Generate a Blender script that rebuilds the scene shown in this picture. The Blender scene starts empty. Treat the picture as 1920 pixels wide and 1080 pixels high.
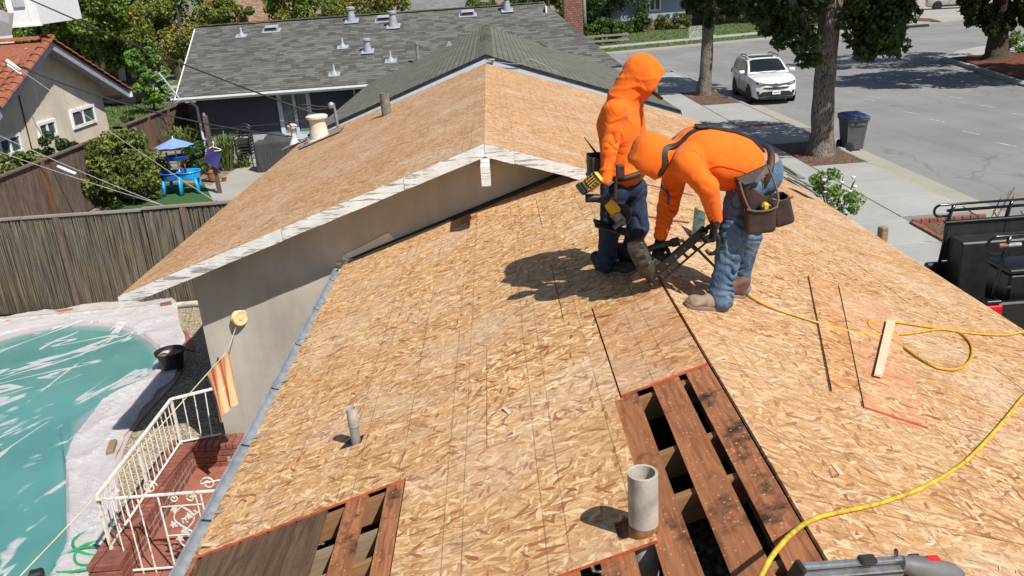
import bpy, math, random
import numpy as np
from mathutils import Vector, Matrix
random.seed(7); rng = np.random.default_rng(7)
SC = bpy.context.scene; COL = SC.collection
R = math.radians

# ---------------------------------------------------------------- camera, sky, sun, exposure
FPX, PITCH, ROLL, YAW, CZ = 1565.0, R(20.0), R(-4.14), R(0.23), 5.3
_F = np.array([math.sin(YAW)*math.cos(PITCH), math.cos(YAW)*math.cos(PITCH), -math.sin(PITCH)])
_R = np.array([math.cos(YAW), -math.sin(YAW), 0.0]); _U = np.cross(_R, _F)
_Ri = math.cos(ROLL)*_R + math.sin(ROLL)*_U; _Ui = -math.sin(ROLL)*_R + math.cos(ROLL)*_U
cam_d = bpy.data.cameras.new('camera'); cam = bpy.data.objects.new('camera', cam_d); COL.objects.link(cam)
cam_d.sensor_width = 36; cam_d.lens = FPX/1920*36; cam_d.clip_end = 2000; cam_d.clip_start = 0.05
cam.matrix_world = Matrix(((_Ri[0], _Ui[0], -_F[0], 0), (_Ri[1], _Ui[1], -_F[1], 0), (_Ri[2], _Ui[2], -_F[2], CZ), (0, 0, 0, 1)))
SC.camera = cam
SUN = Vector((0.405, -0.475, 0.78)).normalized()          # direction towards the sun
sun_d = bpy.data.lights.new('sun', 'SUN'); sun = bpy.data.objects.new('sun', sun_d); COL.objects.link(sun)
sun_d.energy = 5.0; sun_d.angle = R(0.53); sun_d.color = (1.0, 0.955, 0.88)
sun.rotation_euler = SUN.to_track_quat('Z', 'Y').to_euler()
world = bpy.data.worlds.new('World'); SC.world = world; world.use_nodes = True
_n = world.node_tree.nodes; _l = world.node_tree.links
_sky = _n.new('ShaderNodeTexSky'); _sky.sky_type = 'NISHITA'; _sky.sun_disc = False
_sky.sun_elevation = math.asin(SUN.z); _sky.sun_rotation = math.atan2(SUN.x, SUN.y)
_bg = _n['Background']; _bg.inputs['Strength'].default_value = 0.07
_l.new(_sky.outputs[0], _bg.inputs['Color'])
SC.view_settings.view_transform = 'Standard'; SC.view_settings.look = 'None'
SC.view_settings.exposure = 0.3; SC.view_settings.gamma = 1; SC.view_settings.use_curve_mapping = False
SC.render.engine = 'CYCLES'
SC.cycles.max_bounces = 6; SC.cycles.transparent_max_bounces = 12

# ---------------------------------------------------------------- measuring: a line of sight met with a known surface
def sight(u, v):
    return _Ri*((u-960)/FPX) - _Ui*((v-540)/FPX) + _F
def atz(u, v, z=0.0):
    d = sight(u, v); p = d*((z-CZ)/d[2]); return Vector((p[0], p[1], z))
def aty(u, v, y):
    d = sight(u, v); p = d*(y/d[1]); return Vector((p[0], y, p[2]+CZ))
def atx(u, v, x):
    d = sight(u, v); p = d*(x/d[0]); return Vector((x, p[1], p[2]+CZ))
def atp(u, v, n, c):                                       # plane n.p = c
    d = sight(u, v); t = (c - n[2]*CZ)/float(np.dot(n, d)); p = d*t
    return Vector((p[0], p[1], p[2]+CZ))
M3 = 1/3; XR, ZR = 1.05, 3.3; XF, ZF = -0.154, 3.7           # near ridge, far ridge
def zL(x): return ZR - M3*(XR-x)
def zRt(x): return ZR - M3*(x-XR)
def zFL(x): return ZF - M3*(XF-x)
def onL(u, v, up=0.0): return atp(u, v, np.array([-M3, 0, 1]), ZR-M3*XR+up)
def onR(u, v, up=0.0): return atp(u, v, np.array([M3, 0, 1]), ZR+M3*XR+up)
def onFL(u, v, up=0.0): return atp(u, v, np.array([-M3, 0, 1]), ZF-M3*XF+up)

# ---------------------------------------------------------------- objects
def rootloc(o):
    while o.parent: o = o.parent
    return o.location.copy()
def tag(o, label=None, cat=None, group=None, kind=None):
    if label: o['label'] = label
    if cat: o['category'] = cat
    if group: o['group'] = group
    if kind: o['kind'] = kind
    return o
def thing(name, label, cat, loc=(0, 0, 0), group=None):
    o = bpy.data.objects.new(name, None); COL.objects.link(o); o.location = loc; o.empty_display_size = 0.1
    return tag(o, label, cat, group)
def link(name, me, parent=None):
    o = bpy.data.objects.new(name, me); COL.objects.link(o)
    if parent is not None: o.parent = parent
    return o
def copy_tree(o, parent=None):
    c = o.copy(); COL.objects.link(c)
    if parent is not None:
        c.parent = parent; c.matrix_parent_inverse = o.matrix_parent_inverse.copy()
    for ch in list(o.children): copy_tree(ch, c)
    return c

class MB:
    """collects vertices and faces for one mesh object"""
    def __init__(s): s.v = []; s.f = []; s.m = []; s.mi = 0; s.c = None
    def add(s, vs, fs):
        b = len(s.v); s.v += [tuple(p) for p in vs]; s.f += [tuple(i+b for i in f) for f in fs]; s.m += [s.mi]*len(fs); return s
    def hexa(s, p):   # 8 points: bottom ring 0-3 (ccw), top ring 4-7
        return s.add(p, [(3,2,1,0),(4,5,6,7),(0,1,5,4),(1,2,6,5),(2,3,7,6),(3,0,4,7)])
    def box(s, c, size, rot=None):
        x, y, z = (k/2 for k in size); c = Vector(c)
        pts = [Vector(p) for p in ((-x,-y,-z),(x,-y,-z),(x,y,-z),(-x,y,-z),(-x,-y,z),(x,-y,z),(x,y,z),(-x,y,z))]
        if rot is not None: pts = [rot @ p for p in pts]
        return s.hexa([p+c for p in pts])
    def bbox(s, c, size, rot=None, b=0.01):   # bevelled box (chamfered edges)
        x, y, z = (k/2 for k in size); c = Vector(c); b = min(b, x*.45, y*.45, z*.45); vs = []; idx = {}
        for i in (-1, 1):
            for j in (-1, 1):
                for k in (-1, 1):
                    for a, p in enumerate(((i*x, j*(y-b), k*(z-b)), (i*(x-b), j*y, k*(z-b)), (i*(x-b), j*(y-b), k*z))):
                        idx[(i, j, k, a)] = len(vs); vs.append(Vector(p))
        fs = []
        for i in (-1, 1):
            q = [idx[(i, j, k, 0)] for j, k in ((-1,-1),(1,-1),(1,1),(-1,1))]; fs.append(q if i > 0 else q[::-1])
            q = [idx[(j, i, k, 1)] for j, k in ((-1,-1),(-1,1),(1,1),(1,-1))]; fs.append(q if i > 0 else q[::-1])
            q = [idx[(j, k, i, 2)] for j, k in ((-1,-1),(1,-1),(1,1),(-1,1))]; fs.append(q if i > 0 else q[::-1])
        def e(q): 
            n = (vs[q[1]]-vs[q[0]]).cross(vs[q[2]]-vs[q[0]]); m = sum((vs[t] for t in q), Vector())/len(q)
            fs.append(q if n.dot(m) > 0 else q[::-1])
        for j in (-1, 1):
            for k in (-1, 1):
                e([idx[(-1,j,k,1)], idx[(1,j,k,1)], idx[(1,j,k,2)], idx[(-1,j,k,2)]])
                e([idx[(j,-1,k,0)], idx[(j,1,k,0)], idx[(j,1,k,2)], idx[(j,-1,k,2)]])
                e([idx[(j,k,-1,0)], idx[(j,k,1,0)], idx[(j,k,1,1)], idx[(j,k,-1,1)]])
        for i in (-1, 1):
            for j in (-1, 1):
                for k in (-1, 1): e([idx[(i,j,k,0)], idx[(i,j,k,1)], idx[(i,j,k,2)]])
        if rot is not None: vs = [rot @ p for p in vs]
        return s.add([p+c for p in vs], fs)
    def tube(s, path, r, n=8, caps=True, flat=None):
        P = [Vector(p) for p in path]; rs = r if hasattr(r, '__len__') else [r]*len(P); b = []; vs = []; fs = []
        up = None
        for i, p in enumerate(P):
            t = (P[min(i+1, len(P)-1)] - P[max(i-1, 0)]).normalized()
            if up is None: up = Vector((0,0,1)) if abs(t.z) < .9 else Vector((1,0,0))
            x = up.cross(t)
            if x.length < 1e-5: x = Vector((1,0,0)).cross(t)
            x.normalize(); y = t.cross(x); up = y
            for k in range(n):
                a = 2*math.pi*k/n; vs.append(p + x*math.cos(a)*rs[i] + y*math.sin(a)*rs[i]*(flat or 1))
        for i in range(len(P)-1):
            for k in range(n):
                fs.append((i*n+k, i*n+(k+1)%n, (i+1)*n+(k+1)%n, (i+1)*n+k))
        if caps: fs.append(tuple(range(n))[::-1]); fs.append(tuple((len(P)-1)*n+k for k in range(n)))
        return s.add(vs, fs)
    def lathe(s, c, prof, n=24, axis=None, cap0=False, cap1=False):   # prof: (radius, height)
        c = Vector(c); rot = (Vector(axis).normalized().to_track_quat('Z', 'Y').to_matrix() if axis is not None else Matrix.Identity(3))
        vs = []; fs = []
        for r, h in prof:
            for k in range(n):
                a = 2*math.pi*k/n; vs.append(c + rot @ Vector((r*math.cos(a), r*math.sin(a), h)))
        for i in range(len(prof)-1):
            for k in range(n): fs.append((i*n+k, i*n+(k+1)%n, (i+1)*n+(k+1)%n, (i+1)*n+k))
        if cap0: fs.append(tuple(range(n))[::-1])
        if cap1: fs.append(tuple((len(prof)-1)*n+k for k in range(n)))
        return s.add(vs, fs)
    def prism(s, poly, d):      # polygon of 3D points extruded by vector d (from poly to poly+d)
        d = Vector(d); P = [Vector(p) for p in poly]; n = len(P)
        nrm = Vector()
        for i in range(n): nrm += P[i].cross(P[(i+1)%n])
        if nrm.dot(d) < 0: P = P[::-1]
        fs = [tuple(range(n))[::-1], tuple(range(n, 2*n))] + [(i, (i+1)%n, n+(i+1)%n, n+i) for i in range(n)]
        return s.add(P + [p+d for p in P], fs)
    def poly(s, pts): return s.add(pts, [tuple(range(len(pts)))])
    def grid(s, fn, nu, nv):
        vs = [fn(i/nu, j/nv) for j in range(nv+1) for i in range(nu+1)]
        fs = [(j*(nu+1)+i, j*(nu+1)+i+1, (j+1)*(nu+1)+i+1, (j+1)*(nu+1)+i) for j in range(nv) for i in range(nu)]
        return s.add(vs, fs)
    def mesh(s, name, mats, off=Vector(), smooth=False):
        me = bpy.data.meshes.new(name)
        me.from_pydata([(p[0]-off[0], p[1]-off[1], p[2]-off[2]) for p in s.v], [], s.f)
        for m in (mats if isinstance(mats, (list, tuple)) else [mats]): me.materials.append(m)
        if any(s.m): me.polygons.foreach_set('material_index', s.m)
        if smooth: me.polygons.foreach_set('use_smooth', [True]*len(me.polygons))
        me.update(); return me
    def obj(s, name, mats, parent=None, smooth=False, label=None, kind=None, angle=None):
        off = rootloc(parent) if parent is not None else Vector()
        me = s.mesh(name, mats, off, smooth or angle is not None)
        if angle is not None and hasattr(me, 'set_sharp_from_angle'): me.set_sharp_from_angle(angle=R(angle))
        o = link(name, me, parent)
        return tag(o, label, kind=kind)
    def single(s, name, mats, label, cat, group=None, smooth=False, angle=None, kind=None):   # one mesh that is a thing; origin at its base
        xs = np.array(s.v); c = Vector(((xs[:,0].min()+xs[:,0].max())/2, (xs[:,1].min()+xs[:,1].max())/2, xs[:,2].min()))
        me = s.mesh(name, mats, c, smooth or angle is not None)
        if angle is not None and hasattr(me, 'set_sharp_from_angle'): me.set_sharp_from_angle(angle=R(angle))
        o = link(name, me); o.location = c
        return tag(o, label, cat, group, kind)

def catmull(pts, n=8):
    P = [Vector(p) for p in pts]; out = []
    for i in range(len(P)-1):
        a, b, c, d = P[max(i-1,0)], P[i], P[i+1], P[min(i+2, len(P)-1)]
        for k in range(n):
            t = k/n; out.append(.5*((2*b)+(c-a)*t+(2*a-5*b+4*c-d)*t*t+(3*b-a-3*c+d)*t**3))
    out.append(P[-1]); return out
def lerp(a, b, t): return Vector(a)*(1-t)+Vector(b)*t
def wire(name, mat, pts, r, parent=None, n=6, k=6, **kw): return MB().tube(catmull(pts, k), r, n).obj(name, mat, parent, smooth=True, **kw)

# ---------------------------------------------------------------- implicit surfaces (people, cloth): signed distances, smooth unions, surface nets
def s_cone(P, a, b, ra, rb):
    a = np.array(a, float); b = np.array(b, float); d = b-a; t = np.clip(((P-a)@d)/max(d@d, 1e-9), 0, 1)
    return np.linalg.norm(P-a-t[..., None]*d, axis=-1) - (ra+(rb-ra)*t)
def s_ell(P, c, r, rot=None):
    q = P-np.array(c, float)
    if rot is not None: q = q@np.array(rot)
    r = np.array(r, float); k = np.linalg.norm(q/r, axis=-1); k2 = np.linalg.norm(q/(r*r), axis=-1)
    return k*(k-1)/np.maximum(k2, 1e-9)
def s_box(P, c, r, rot=None, rd=0.01):
    q = P-np.array(c, float)
    if rot is not None: q = q@np.array(rot)
    q = np.abs(q)-np.array(r)+rd
    return np.linalg.norm(np.maximum(q, 0), axis=-1)+np.minimum(q.max(-1), 0)-rd
def smin(a, b, k=0.03):
    h = np.clip(.5+.5*(b-a)/k, 0, 1); return b*(1-h)+a*h-k*h*(1-h)
def waves(P, fr, seed, n=5):
    g = np.random.default_rng(seed); o = np.zeros(P.shape[:-1])
    for i in range(n):
        d = g.normal(size=3); d /= np.linalg.norm(d); w = g.normal(size=3)*.5
        o += np.sin(P@d*fr*(.7+.6*g.random())+1.5*np.sin(P@w*fr*.6+g.random()*6)+g.random()*6)
    return o/n
def nets(fn, lo, hi, h):
    lo = np.array(lo, float); hi = np.array(hi, float); n = np.ceil((hi-lo)/h).astype(int)+1
    ax = [lo[i]+h*np.arange(n[i]) for i in range(3)]
    G = np.stack(np.meshgrid(*ax, indexing='ij'), -1); q = 4; m = (n+q-1)//q        # coarse pass first, fine samples only near the surface
    Gc = np.stack(np.meshgrid(*[lo[i]+h*(q*np.arange(m[i])+(q-1)/2) for i in range(3)], indexing='ij'), -1); Fc = fn(Gc.reshape(-1, 3)).reshape(m)
    F = np.repeat(np.repeat(np.repeat(Fc, q, 0), q, 1), q, 2)[:n[0], :n[1], :n[2]].copy(); near = np.abs(F) < h*q*1.3+.03
    F[near] = fn(G[near]); F[~near] = np.sign(F[~near])*9
    S = F < 0; cs = np.zeros(n-1); pos = np.zeros((*(n-1), 3))
    for axis in range(3):
        for o1 in (0, 1):
            for o2 in (0, 1):
                sl0 = [None]*3; sl1 = [None]*3; oth = [i for i in range(3) if i != axis]
                sl0[axis] = slice(0, n[axis]-1); sl1[axis] = slice(1, n[axis])
                for o, a in zip((o1, o2), oth):
                    sl0[a] = slice(o, n[a]-1+o); sl1[a] = sl0[a]
                f0 = F[tuple(sl0)]; f1 = F[tuple(sl1)]; cr = (f0 < 0) != (f1 < 0)
                t = np.where(cr, f0/np.where(cr, f0-f1, 1), 0); cs += cr
                p = np.zeros((*(n-1), 3)); p[..., axis] = t
                p[..., oth[0]] = o1; p[..., oth[1]] = o2
                pos += p*cr[..., None]
    act = cs > 0; idx = -np.ones(n-1, int); idx[act] = np.arange(act.sum())
    base = np.stack(np.meshgrid(*[np.arange(k-1) for k in n], indexing='ij'), -1)
    V = (base[act]+pos[act]/cs[act][:, None])*h+lo; Q = []
    for axis in range(3):
        b, c = [(1, 2), (2, 0), (0, 1)][axis]
        sl0 = [slice(1, k-1) for k in n]; sl1 = list(sl0); sl0[axis] = slice(0, n[axis]-1); sl1[axis] = slice(1, n[axis])
        s0 = S[tuple(sl0)]; s1 = S[tuple(sl1)]; cr = np.argwhere(s0 != s1)
        if not len(cr): continue
        off = np.ones(3, int); off[axis] = 0; cr = cr+off; fl = s0[s0 != s1]
        def at(db, dc):
            q = cr.copy(); q[:, b] += db; q[:, c] += dc; return idx[tuple(q.T)]
        q = np.stack([at(-1,-1), at(0,-1), at(0,0), at(-1,0)], 1); q[~fl] = q[~fl][:, ::-1]; Q.append(q)
    return V, np.concatenate(Q)
def nets_obj(name, fn, lo, hi, h, mat, parent, label=None):
    V, Q = nets(fn, lo, hi, h); off = np.array(rootloc(parent)) if parent is not None else np.zeros(3)
    me = bpy.data.meshes.new(name); me.from_pydata((V-off).tolist(), [], Q.tolist())
    me.materials.append(mat); me.polygons.foreach_set('use_smooth', [True]*len(me.polygons)); me.update()
    return tag(link(name, me, parent), label)
# ---------------------------------------------------------------- materials
class NT:
    def __init__(s, name):
        s.m = bpy.data.materials.new(name); s.m.use_nodes = True; s.t = s.m.node_tree; s.b = s.t.nodes['Principled BSDF']; s.out = s.t.nodes['Material Output']
    def n(s, kind, **kw):
        d = s.t.nodes.new('ShaderNode'+kind)
        for k, v in kw.items():
            if k.startswith('i_'): s.set(d, k[2:], v)
            else: setattr(d, k, v)
        return d
    def set(s, d, key, v):
        k = int(key) if key.isdigit() else key
        i = d.inputs[k]
        if hasattr(v, 'is_output'): s.t.links.new(v, i)
        elif hasattr(v, 'outputs'): s.t.links.new(v.outputs[0], i)
        else:
            if hasattr(i.default_value, '__len__') and len(i.default_value) == 4 and hasattr(v, '__len__') and len(v) == 3: v = (*v, 1)
            i.default_value = v
    def math(s, op, a, b=0.0, c=None):
        d = s.n('Math', operation=op); s.set(d, '0', a); s.set(d, '1', b)
        if c is not None: s.set(d, '2', c)
        return d.outputs[0]
    def mix(s, f, a, b, blend='MIX'):
        d = s.n('Mix', data_type='RGBA', blend_type=blend); s.set(d, '0', f); s.set(d, '6', a); s.set(d, '7', b); return d.outputs[2]
    def ramp(s, f, stops):
        d = s.n('ValToRGB'); e = d.color_ramp.elements
        while len(e) < len(stops): e.new(.5)
        for q, (p, c) in zip(e, stops): q.position = p; q.color = (*c, 1) if hasattr(c, '__len__') else (c, c, c, 1)
        s.set(d, '0', f); return d.outputs[0]
    def coord(s, space='Object', scale=(1,1,1), rot=(0,0,0), rnd=0.0, loc=(0,0,0)):
        if space == 'World': src = s.n('NewGeometry').outputs['Position']
        else: src = s.n('TexCoord').outputs[space]
        if rnd:
            oi = s.n('ObjectInfo').outputs['Random']; v = s.n('Vector' + 'Math', operation='SCALE'); v.inputs[0].default_value = (rnd*37.1, rnd*17.3, rnd*29.7); s.set(v, 'Scale', oi)
            a = s.n('VectorMath', operation='ADD'); s.set(a, '0', src); s.set(a, '1', v.outputs[0]); src = a.outputs[0]
        d = s.n('Mapping'); s.set(d, '0', src); d.inputs['Scale'].default_value = scale; d.inputs['Rotation'].default_value = rot; d.inputs['Location'].default_value = loc
        if any(rot):      # turn first, then stretch
            d.vector_type = 'TEXTURE'; d.inputs['Rotation'].default_value = tuple(-q for q in rot); d.inputs['Scale'].default_value = tuple(1/q for q in scale)
        return d.outputs[0]
    def noise(s, co, scale=5, detail=4, rough=.55, dist=0.0):
        d = s.n('TexNoise'); s.set(d, 'Vector', co); s.set(d, 'Scale', scale); s.set(d, 'Detail', detail); s.set(d, 'Roughness', rough); s.set(d, 'Distortion', dist); return d.outputs['Fac']
    def voro(s, co, scale=5, feature='F1', out='Color', rnd=1.0):
        d = s.n('TexVoronoi', feature=feature); s.set(d, 'Vector', co); s.set(d, 'Scale', scale); s.set(d, 'Randomness', rnd); return d.outputs[out]
    def sep(s, c, i=0):
        d = s.n('SeparateColor'); s.set(d, '0', c); return d.outputs[i]
    def rand(s): return s.n('ObjectInfo').outputs['Random']
    def bump(s, h, strength=.4, dist=.01):
        d = s.n('Bump'); s.set(d, 'Height', h); s.set(d, 'Strength', strength); s.set(d, 'Distance', dist); s.set(s.b, 'Normal', d.outputs[0]); return d
    def fin(s, col, rough=.6, spec=None, metal=None):
        s.set(s.b, 'Base Color', col); s.set(s.b, 'Roughness', rough)
        if spec is not None: s.set(s.b, 'Specular IOR Level', spec)
        if metal is not None: s.set(s.b, 'Metallic', metal)
        return s.m

def simple(name, col, rough=.6, metal=0.0, spec=.5, var=.18, scale=6, bump=0.15, rnd=.0, dist=.004):
    """base colour with mottled wear and fine relief"""
    t = NT(name); co = t.coord(rnd=1.0); f = t.noise(co, scale, 6, .6)
    c0 = tuple(max(0, x*(1-var*1.6)) for x in col); c1 = tuple(min(1, x*(1+var)) for x in col)
    c = t.mix(t.ramp(f, [(.3, 0), (.7, 1)]), c0, c1)
    if rnd: c = t.mix(t.math('MULTIPLY', t.rand(), rnd), c, tuple(x*.35 for x in col))
    if bump: t.bump(t.noise(co, scale*9, 5), bump, dist)
    return t.fin(c, rough, spec, metal)

def osb(name, tint=(1,1,1), fine=1.0, dark=1.0, contrast=1.0, stain=None, lines=.52):
    """oriented strand board: several layers of long flakes lying at different angles, dark gaps, rare bark-red flakes, printed nailing lines"""
    t = NT(name); base = t.coord(rnd=1.0)
    warp = t.n('TexNoise'); t.set(warp, 'Vector', base); t.set(warp, 'Scale', 4.0); t.set(warp, 'Detail', 3.0)
    wv = t.n('VectorMath', operation='SCALE'); t.set(wv, '0', warp.outputs['Color']); t.set(wv, 'Scale', .075)
    bw = t.n('VectorMath', operation='ADD'); t.set(bw, '0', base); t.set(bw, '1', wv.outputs[0])
    col = None; hgt = None
    tc = lambda c, k=1.0: tuple(max(0, m+(x-m)*k)*q*dark for x, m, q in zip(c, mid, tint))
    mid = (.60, .385, .20)
    pal = [(0, tc((.42, .23, .10), contrast)), (.12, tc((.50, .295, .135), contrast)), (.5, tc((.60, .38, .19), contrast)), (.85, tc((.70, .485, .27), contrast)), (1, tc((.76, .57, .35), contrast))]
    acc = [(0, tc((.26, .095, .045))), (.30, tc((.34, .15, .065))), (.34, tc((.44, .25, .11))), (.58, tc((.50, .30, .135))), (.62, tc((.76, .56, .33))), (1, tc((.84, .66, .43)))]
    # (angle, 1/length, 1/width, share left uncovered, accent?)
    lay = [(10, 10, 42, 0, 0), (-38, 10, 44, .42, 0), (32, 10, 44, .45, 0), (-8, 9, 40, .52, 0), (62, 11, 46, .58, 0), (-64, 11, 46, .62, 0), (20, 9, 44, .60, 0), (-20, 9, 44, .66, 0), (80, 12, 46, .88, 1), (5, 9, 44, .89, 1), (38, 10, 44, .915, 1), (-45, 10, 44, .92, 1), (-15, 7, 34, .95, 1)]
    for i, (ang, sx, sy, keep, ac) in enumerate(lay):
        mp = t.n('Mapping', vector_type='TEXTURE'); t.set(mp, '0', bw.outputs[0]); mp.inputs['Rotation'].default_value = (0, 0, R(ang)); mp.inputs['Scale'].default_value = (1/(sx*fine), 1/(sy*fine), 1); mp.inputs['Location'].default_value = (i*7.3, i*3.1, 0)
        v = t.n('TexVoronoi', voronoi_dimensions='2D'); t.set(v, 'Vector', mp.outputs[0]); t.set(v, 'Scale', 1.0)
        sp = t.n('SeparateColor'); t.set(sp, '0', v.outputs['Color']); r, g = sp.outputs[0], sp.outputs[1]
        c = t.ramp(r, acc if ac else pal)
        if col is None: col, hgt = c, r
        else:
            mk = t.math('MULTIPLY', t.math('GREATER_THAN', g, keep), t.math('LESS_THAN', v.outputs['Distance'], .64))
            rim = t.math('MULTIPLY', mk, t.math('GREATER_THAN', v.outputs['Distance'], .52))
            col = t.mix(mk, col, c); col = t.mix(t.math('MULTIPLY', rim, .30*contrast), col, (.14, .075, .035))
            hgt = t.math('ADD', t.math('MULTIPLY', hgt, t.math('SUBTRACT', 1.0, mk)), t.math('MULTIPLY', mk, t.math('ADD', r, i*.12)))
    grain = t.noise(t.coord(scale=(14, 60, 1), rnd=1.0), 2.2*fine, 5, .7)
    col = t.mix(.25, col, t.ramp(grain, [(.32, .35), (.62, 1.0)]), 'MULTIPLY')
    co = t.coord('World')
    dust = t.ramp(t.noise(co, 1.1, 7, .7, .6), [(.47, 0), (.66, 1)]); fdust = t.ramp(t.noise(co, 38, 3, .7), [(.38, .25), (.62, 1)])
    col = t.mix(t.math('MULTIPLY', t.math('MULTIPLY', dust, fdust), .62), col, tuple(.64*k for k in (1, .83, .65)))
    grub = t.ramp(t.noise(t.coord('World', loc=(5, 3, 0)), .8, 6, .65), [(.50, 0), (.70, 1)])
    col = t.mix(t.math('MULTIPLY', grub, .25), col, (.44, .26, .11))
    red = t.ramp(t.noise(t.coord('World', loc=(15, 7, 0)), 2.3, 4, .6), [(.66, 0), (.74, 1)]); col = t.mix(t.math('MULTIPLY', t.math('MULTIPLY', red, fdust), .35), col, (.52, .22, .13))
    col = t.mix(t.math('MULTIPLY', t.rand(), .24), col, (.40, .225, .105))
    sx = t.n('SeparateXYZ'); t.set(sx, '0', co); line = None; ux = t.math('DIVIDE', t.math('ADD', sx.outputs[0], t.math('MULTIPLY', t.noise(co, .6, 1), .02)), .94868); uy = sx.outputs[1]
    for o, step, w in ((ux, .4064, .0032), (ux, .6096, .0030), (uy, .4064, .0036), (uy, .6096, .0026)):
        d = t.math('ABSOLUTE', t.math('SUBTRACT', t.math('FRACT', t.math('DIVIDE', t.math('ADD', o, 40*step+.11), step)), .5)); d = t.math('MULTIPLY', d, step)
        k = t.math('LESS_THAN', d, w); line = k if line is None else t.math('MAXIMUM', line, k)
    brk = t.ramp(t.noise(t.coord(rnd=1.0), 5, 3), [(.30, .25), (.5, 1)])
    col = t.mix(t.math('MULTIPLY', t.math('MULTIPLY', line, brk), lines), col, (.085, .055, .04))
    if stain:
        sm = t.ramp(t.noise(t.coord(rnd=1.0), 2.2, 5, .7), [(stain[1], 0), (stain[1]+.16, 1)])
        sp = t.ramp(t.noise(t.coord(rnd=1.0), 60, 3), [(.35, .55), (.6, 1)])
        col = t.mix(t.math('MULTIPLY', t.math('MULTIPLY', sm, sp), stain[2]), col, stain[0])
    t.bump(hgt, .5, .003)
    return t.fin(col, .75, .2)

def wood(name, c0, c1, scale=1.0, rough=.75, axis='Y', black=None, knots=True, speck=None):
    t = NT(name); sc = {'X': (1.2, 14, 14), 'Y': (14, 1.2, 14), 'Z': (14, 14, 1.2)}[axis]
    co = t.coord(scale=tuple(k*scale for k in sc), rnd=1.0)
    f = t.noise(co, 1.6, 7, .62, 1.1); c = t.ramp(f, [(.28, c0), (.5, tuple((a+b)/2 for a, b in zip(c0, c1))), (.74, c1)])
    if knots:
        k = t.voro(t.coord(scale=tuple(x*.32*scale for x in sc), rnd=1.0), 1.1, 'F1', 'Distance'); c = t.mix(t.ramp(k, [(.06, .75), (.16, 0)]), c, tuple(x*.3 for x in c0))
    if black:
        b = t.noise(t.coord(rnd=1.0), black[0], 6, .7); c = t.mix(t.ramp(b, [(black[1], 0), (black[1]+.14, 1)]), c, black[2])
    if speck:
        s = t.voro(t.coord(rnd=1.0), speck[0], 'F1', 'Distance'); c = t.mix(t.ramp(s, [(speck[1], 1), (speck[1]+.05, 0)]), c, speck[2])
    c = t.mix(t.math('MULTIPLY', t.rand(), .35), c, c0)
    t.bump(f, .5, .006); return t.fin(c, rough, .3)

def leafmat(name, c0, c1, c2=None, amt=0.0, trans=.35):
    t = NT(name); co = t.coord('World'); f = t.noise(co, .9, 3); g = t.n('NewGeometry').outputs['Random Per Island']
    c = t.mix(t.ramp(g, [(0, 0), (1, 1)]), c0, c1)
    if c2: c = t.mix(t.math('MULTIPLY', t.ramp(t.math('ADD', t.math('MULTIPLY', f, .75), t.math('MULTIPLY', g, .25)), [(.55, 0), (.68, 1)]), amt), c, c2)
    d = t.n('BsdfDiffuse'); t.set(d, 'Color', c); tr = t.n('BsdfTranslucent'); t.set(tr, 'Color', t.mix(.4, c, (.20, .26, .02)))
    gl = t.n('BsdfGlossy'); t.set(gl, 'Roughness', .55); t.set(gl, 'Color', (.9, .95, .9))
    m = t.n('MixShader'); t.set(m, '0', trans); t.set(m, '1', d); t.set(m, '2', tr)
    m2 = t.n('MixShader'); t.set(m2, '0', .03); t.set(m2, '1', m); t.set(m2, '2', gl)
    t.set(t.out, 'Surface', m2); return t.m

def shingle(name, c0, c1, along='X', up=(0, 1), course=.14, width=.3):
    """asphalt shingles: courses up the slope, tabs of mixed tone, dark line under each course; object coordinates x along, y up the slope"""
    t = NT(name); o = t.n('SeparateXYZ'); t.set(o, '0', t.coord('Object')); x, y = o.outputs[0], o.outputs[1]
    row = t.math('FLOOR', t.math('DIVIDE', y, course)); fr = t.math('FRACT', t.math('DIVIDE', y, course))
    wn = t.n('TexWhiteNoise', noise_dimensions='1D'); t.set(wn, 'W', row)
    xs = t.math('ADD', t.math('DIVIDE', x, width), t.math('MULTIPLY', wn.outputs[0], 7.0)); colm = t.math('FLOOR', xs)
    cv = t.n('CombineXYZ'); t.set(cv, '0', colm); t.set(cv, '1', row); w2 = t.n('TexWhiteNoise', noise_dimensions='2D'); t.set(w2, 'Vector', cv)
    c = t.mix(w2.outputs[0], c0, c1); gr = t.noise(t.coord(), 60, 3); c = t.mix(.5, c, t.ramp(gr, [(.3, .45), (.7, 1)]), 'MULTIPLY')
    big = t.noise(t.coord(), .5, 4); c = t.mix(.35, c, t.ramp(big, [(.35, .6), (.65, 1)]), 'MULTIPLY')
    ln = t.math('LESS_THAN', fr, .13); c = t.mix(t.math('MULTIPLY', ln, .8), c, (.02, .02, .02))
    h = t.math('ADD', t.math('SUBTRACT', 1.0, fr), t.math('MULTIPLY', w2.outputs[0], .6)); t.bump(h, .6, .02); return t.fin(c, .9, .2)

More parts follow.
